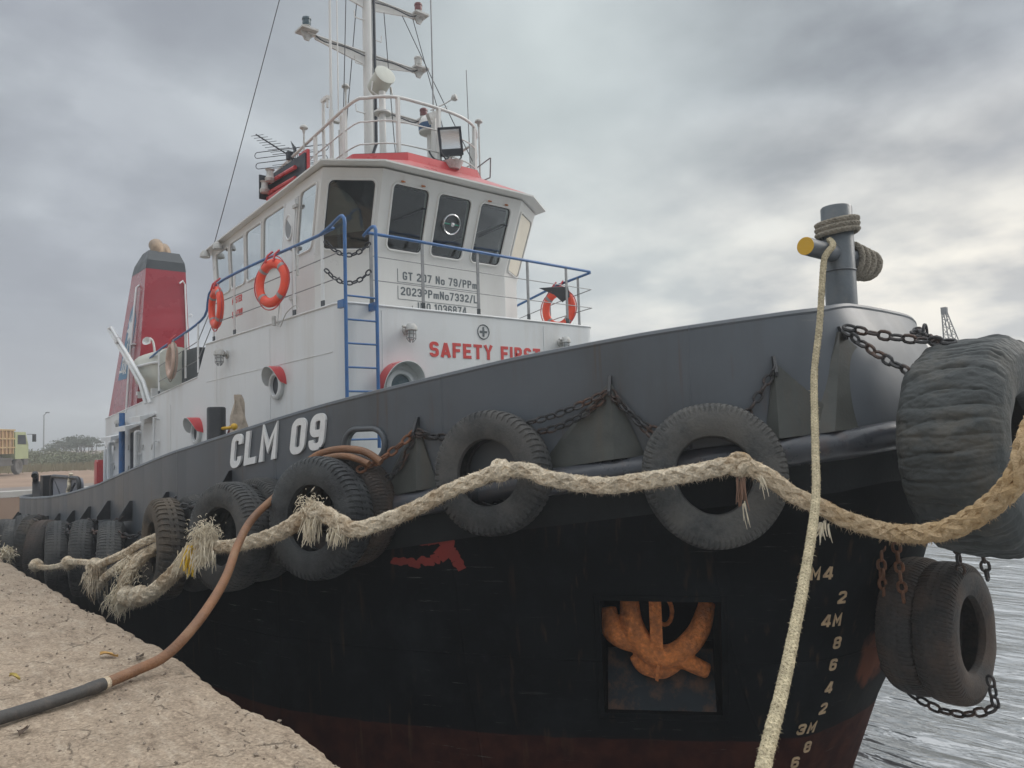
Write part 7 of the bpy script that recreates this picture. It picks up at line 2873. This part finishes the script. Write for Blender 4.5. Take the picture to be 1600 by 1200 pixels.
mb.add(vs_, [(i * 7 + j, i * 7 + j + 1, (i + 1) * 7 + j + 1, (i + 1) * 7 + j) for i in range(14) for j in range(6)])
obj('load', mb, mat('red_earth_load', (0.33, 0.15, 0.08), 0.95, var=0.25), tk, fix=False)
mb = MB()
mb.add([tp(2.7, s_ * 1.2, z) for s_ in (1, -1) for z in (1.0, 2.75)] + [tp(4.5, s_ * 1.2, z) for s_ in (1, -1) for z in (1.0, 1.9)] + [tp(4.2, s_ * 1.15, 2.75) for s_ in (1, -1)],
       [(0, 1, 8, 5, 4), (2, 3, 9, 7, 6), (0, 1, 3, 2), (1, 8, 9, 3), (8, 5, 7, 9), (5, 4, 6, 7), (0, 4, 6, 2)])
cab = obj('cab', mb, M['lime'], tk, smooth=None)
mb = MB()
for s_ in (1.21, -1.21):
    mb.add([tp(3.0, s_, 1.95), tp(4.2, s_, 1.95), tp(4.05, s_, 2.55), tp(3.0, s_, 2.55)], [(0, 1, 2, 3)])
mb.add([tp(4.52, 1.0, 1.95), tp(4.52, -1.0, 1.95), tp(4.26, -1.0, 2.62), tp(4.26, 1.0, 2.62)], [(0, 1, 2, 3)])
obj('cab_window', mb, M['darkm'], cab, smooth=None)
mb = MB()
mb.box(tp(4.5, 1.55, 2.35), (0.08, 0.22, 0.5), tm)
mb.tube([tp(4.3, 1.2, 2.6), tp(4.5, 1.5, 2.6)], 0.02, 6)
obj('mirror', mb, M['black'], cab, smooth=None)
mb = MB()
mb.box(tp(0.4, 0, 1.05), (8.0, 0.9, 0.28), tm)
mb.box(tp(1.7, 0.95, 0.85), (1.5, 0.35, 0.5), tm)
mb.box(tp(4.3, 0, 0.8), (0.5, 2.3, 0.4), tm)
mb.box(tp(1.7, 1.15, 1.0), (1.7, 0.04, 0.07), tm)
mb.box(tp(1.7, 1.15, 0.65), (1.7, 0.04, 0.07), tm)
obj('chassis', mb, M['dust'], tk, smooth=None)
for x in (-2.4, -1.1, 3.4):
    for s_ in (1, -1):
        mb = MB()
        mb.lathe([(0.0001, -0.16), (0.3, -0.16), (0.47, -0.15), (0.52, -0.1), (0.52, 0.1), (0.47, 0.15), (0.3, 0.12), (0.22, 0.05), (0.0001, 0.05)], tp(x, s_ * 1.0, 0.53), tm @ V((0, s_, 0)), 22)
        obj('wheel', mb, M['dust'], tk)

# harbour rubble at the corner beyond the stern
mb = MB()
rr_ = random.Random(4)
for i in range(90):
    p = V((rr_.uniform(-30.4, -26.2), 1.75 + rr_.uniform(-1.3, 0.2), 1.9))
    s_ = rr_.uniform(.08, .32)
    k0 = len(mb.v)
    mb.sphere(p, s_, 8, (rr_.uniform(.7, 1.3), rr_.uniform(.7, 1.3), rr_.uniform(.4, .8)))
    for j in range(k0, len(mb.v)):
        mb.v[j] += V((rr_.uniform(-1, 1), rr_.uniform(-1, 1), rr_.uniform(-1, 1))) * s_ * 0.12
tag(obj('rubble', mb, M['quay'], smooth=None), kind='stuff')

# distant crawler crane on a barge
cb = gp(1496, 78, 0)
cr = empty('crawler_crane', cb, 'distant lattice boom crane rising behind the huge bow tyre', 'crane')
mb = MB()
mb.box(cb + V((0, 0, 1.6)), (4.2, 3.2, 0.8))
mb.box(cb + V((0, 0, 3.0)), (4.6, 3.0, 1.8))
mb.box(cb + V((1.6, -1.0, 3.3)), (1.4, 1.0, 1.8))
obj('crane_house', mb, mat('crane_yellow', (0.35, 0.24, 0.06), 0.6), cr, smooth=None)
mb = MB()
bx = V((0.65, 0.76, 0))
Bt = cb + ZU * 14.8 - bx * 0.75
Bb = cb + ZU * 3.8 + bx * 1.1
ey = V((-0.76, 0.65, 0))
def corner(f, sx, sy):
    w_ = 0.18 + 1.25 * (f ** 0.9)
    return Bt.lerp(Bb, f) + bx * sx * w_ * 0.9 + ey * sy * w_ * 0.8
for sx in (-1, 1):
    for sy in (-1, 1):
        mb.tube([corner(0, sx, sy), corner(0.5, sx, sy), corner(1, sx, sy)], 0.055, 5)
for i in range(14):
    f0, f1 = i / 14, (i + 1) / 14
    for (a, b) in (((-1, -1), (1, -1)), ((1, -1), (1, 1)), ((1, 1), (-1, 1)), ((-1, 1), (-1, -1))):
        mb.tube([corner(f0, *a), corner(f1, *b)], 0.032, 4)
        mb.tube([corner(f1, *a), corner(f1, *b)], 0.026, 4)
mb.box(Bt + ZU * 0.1, (0.5, 0.5, 0.7))
mb.tube([Bt - bx * 0.3, Bt - bx * 0.3 - ZU * 9], 0.03, 4)
mb.box(Bt - bx * 0.3 - ZU * 3.6, (0.25, 0.25, 0.7))
obj('boom', mb, M['darkm'], cr)
bg_ = MB()
bg_.prism([cb + V((x, y, -0.8)) for x, y in ((-9, -5), (9, -5), (9, 5), (-9, 5))], (0, 0, 1.95))
tag(obj('barge', bg_, M['dust'], smooth=None), 'flat dark barge under the distant crane', 'barge')

# ------------------------------------------------------------------ air
hm = bpy.data.materials.new('haze_air')
hm.use_nodes = True
ht_ = hm.node_tree
ht_.nodes.clear()
ho_ = ht_.nodes.new('ShaderNodeOutputMaterial')
hv = ht_.nodes.new('ShaderNodeVolumePrincipled')
hv.inputs['Color'].default_value = (0.93, 0.95, 0.97, 1)
hv.inputs['Density'].default_value = 0.0035
hv.inputs['Anisotropy'].default_value = 0.2
ht_.links.new(hv.outputs[0], ho_.inputs['Volume'])
mb = MB()
mb.box((-200, 900, 8.75), (6600, 8400, 20.5))
tag(obj('haze', mb, hm, smooth=None), kind='stuff')
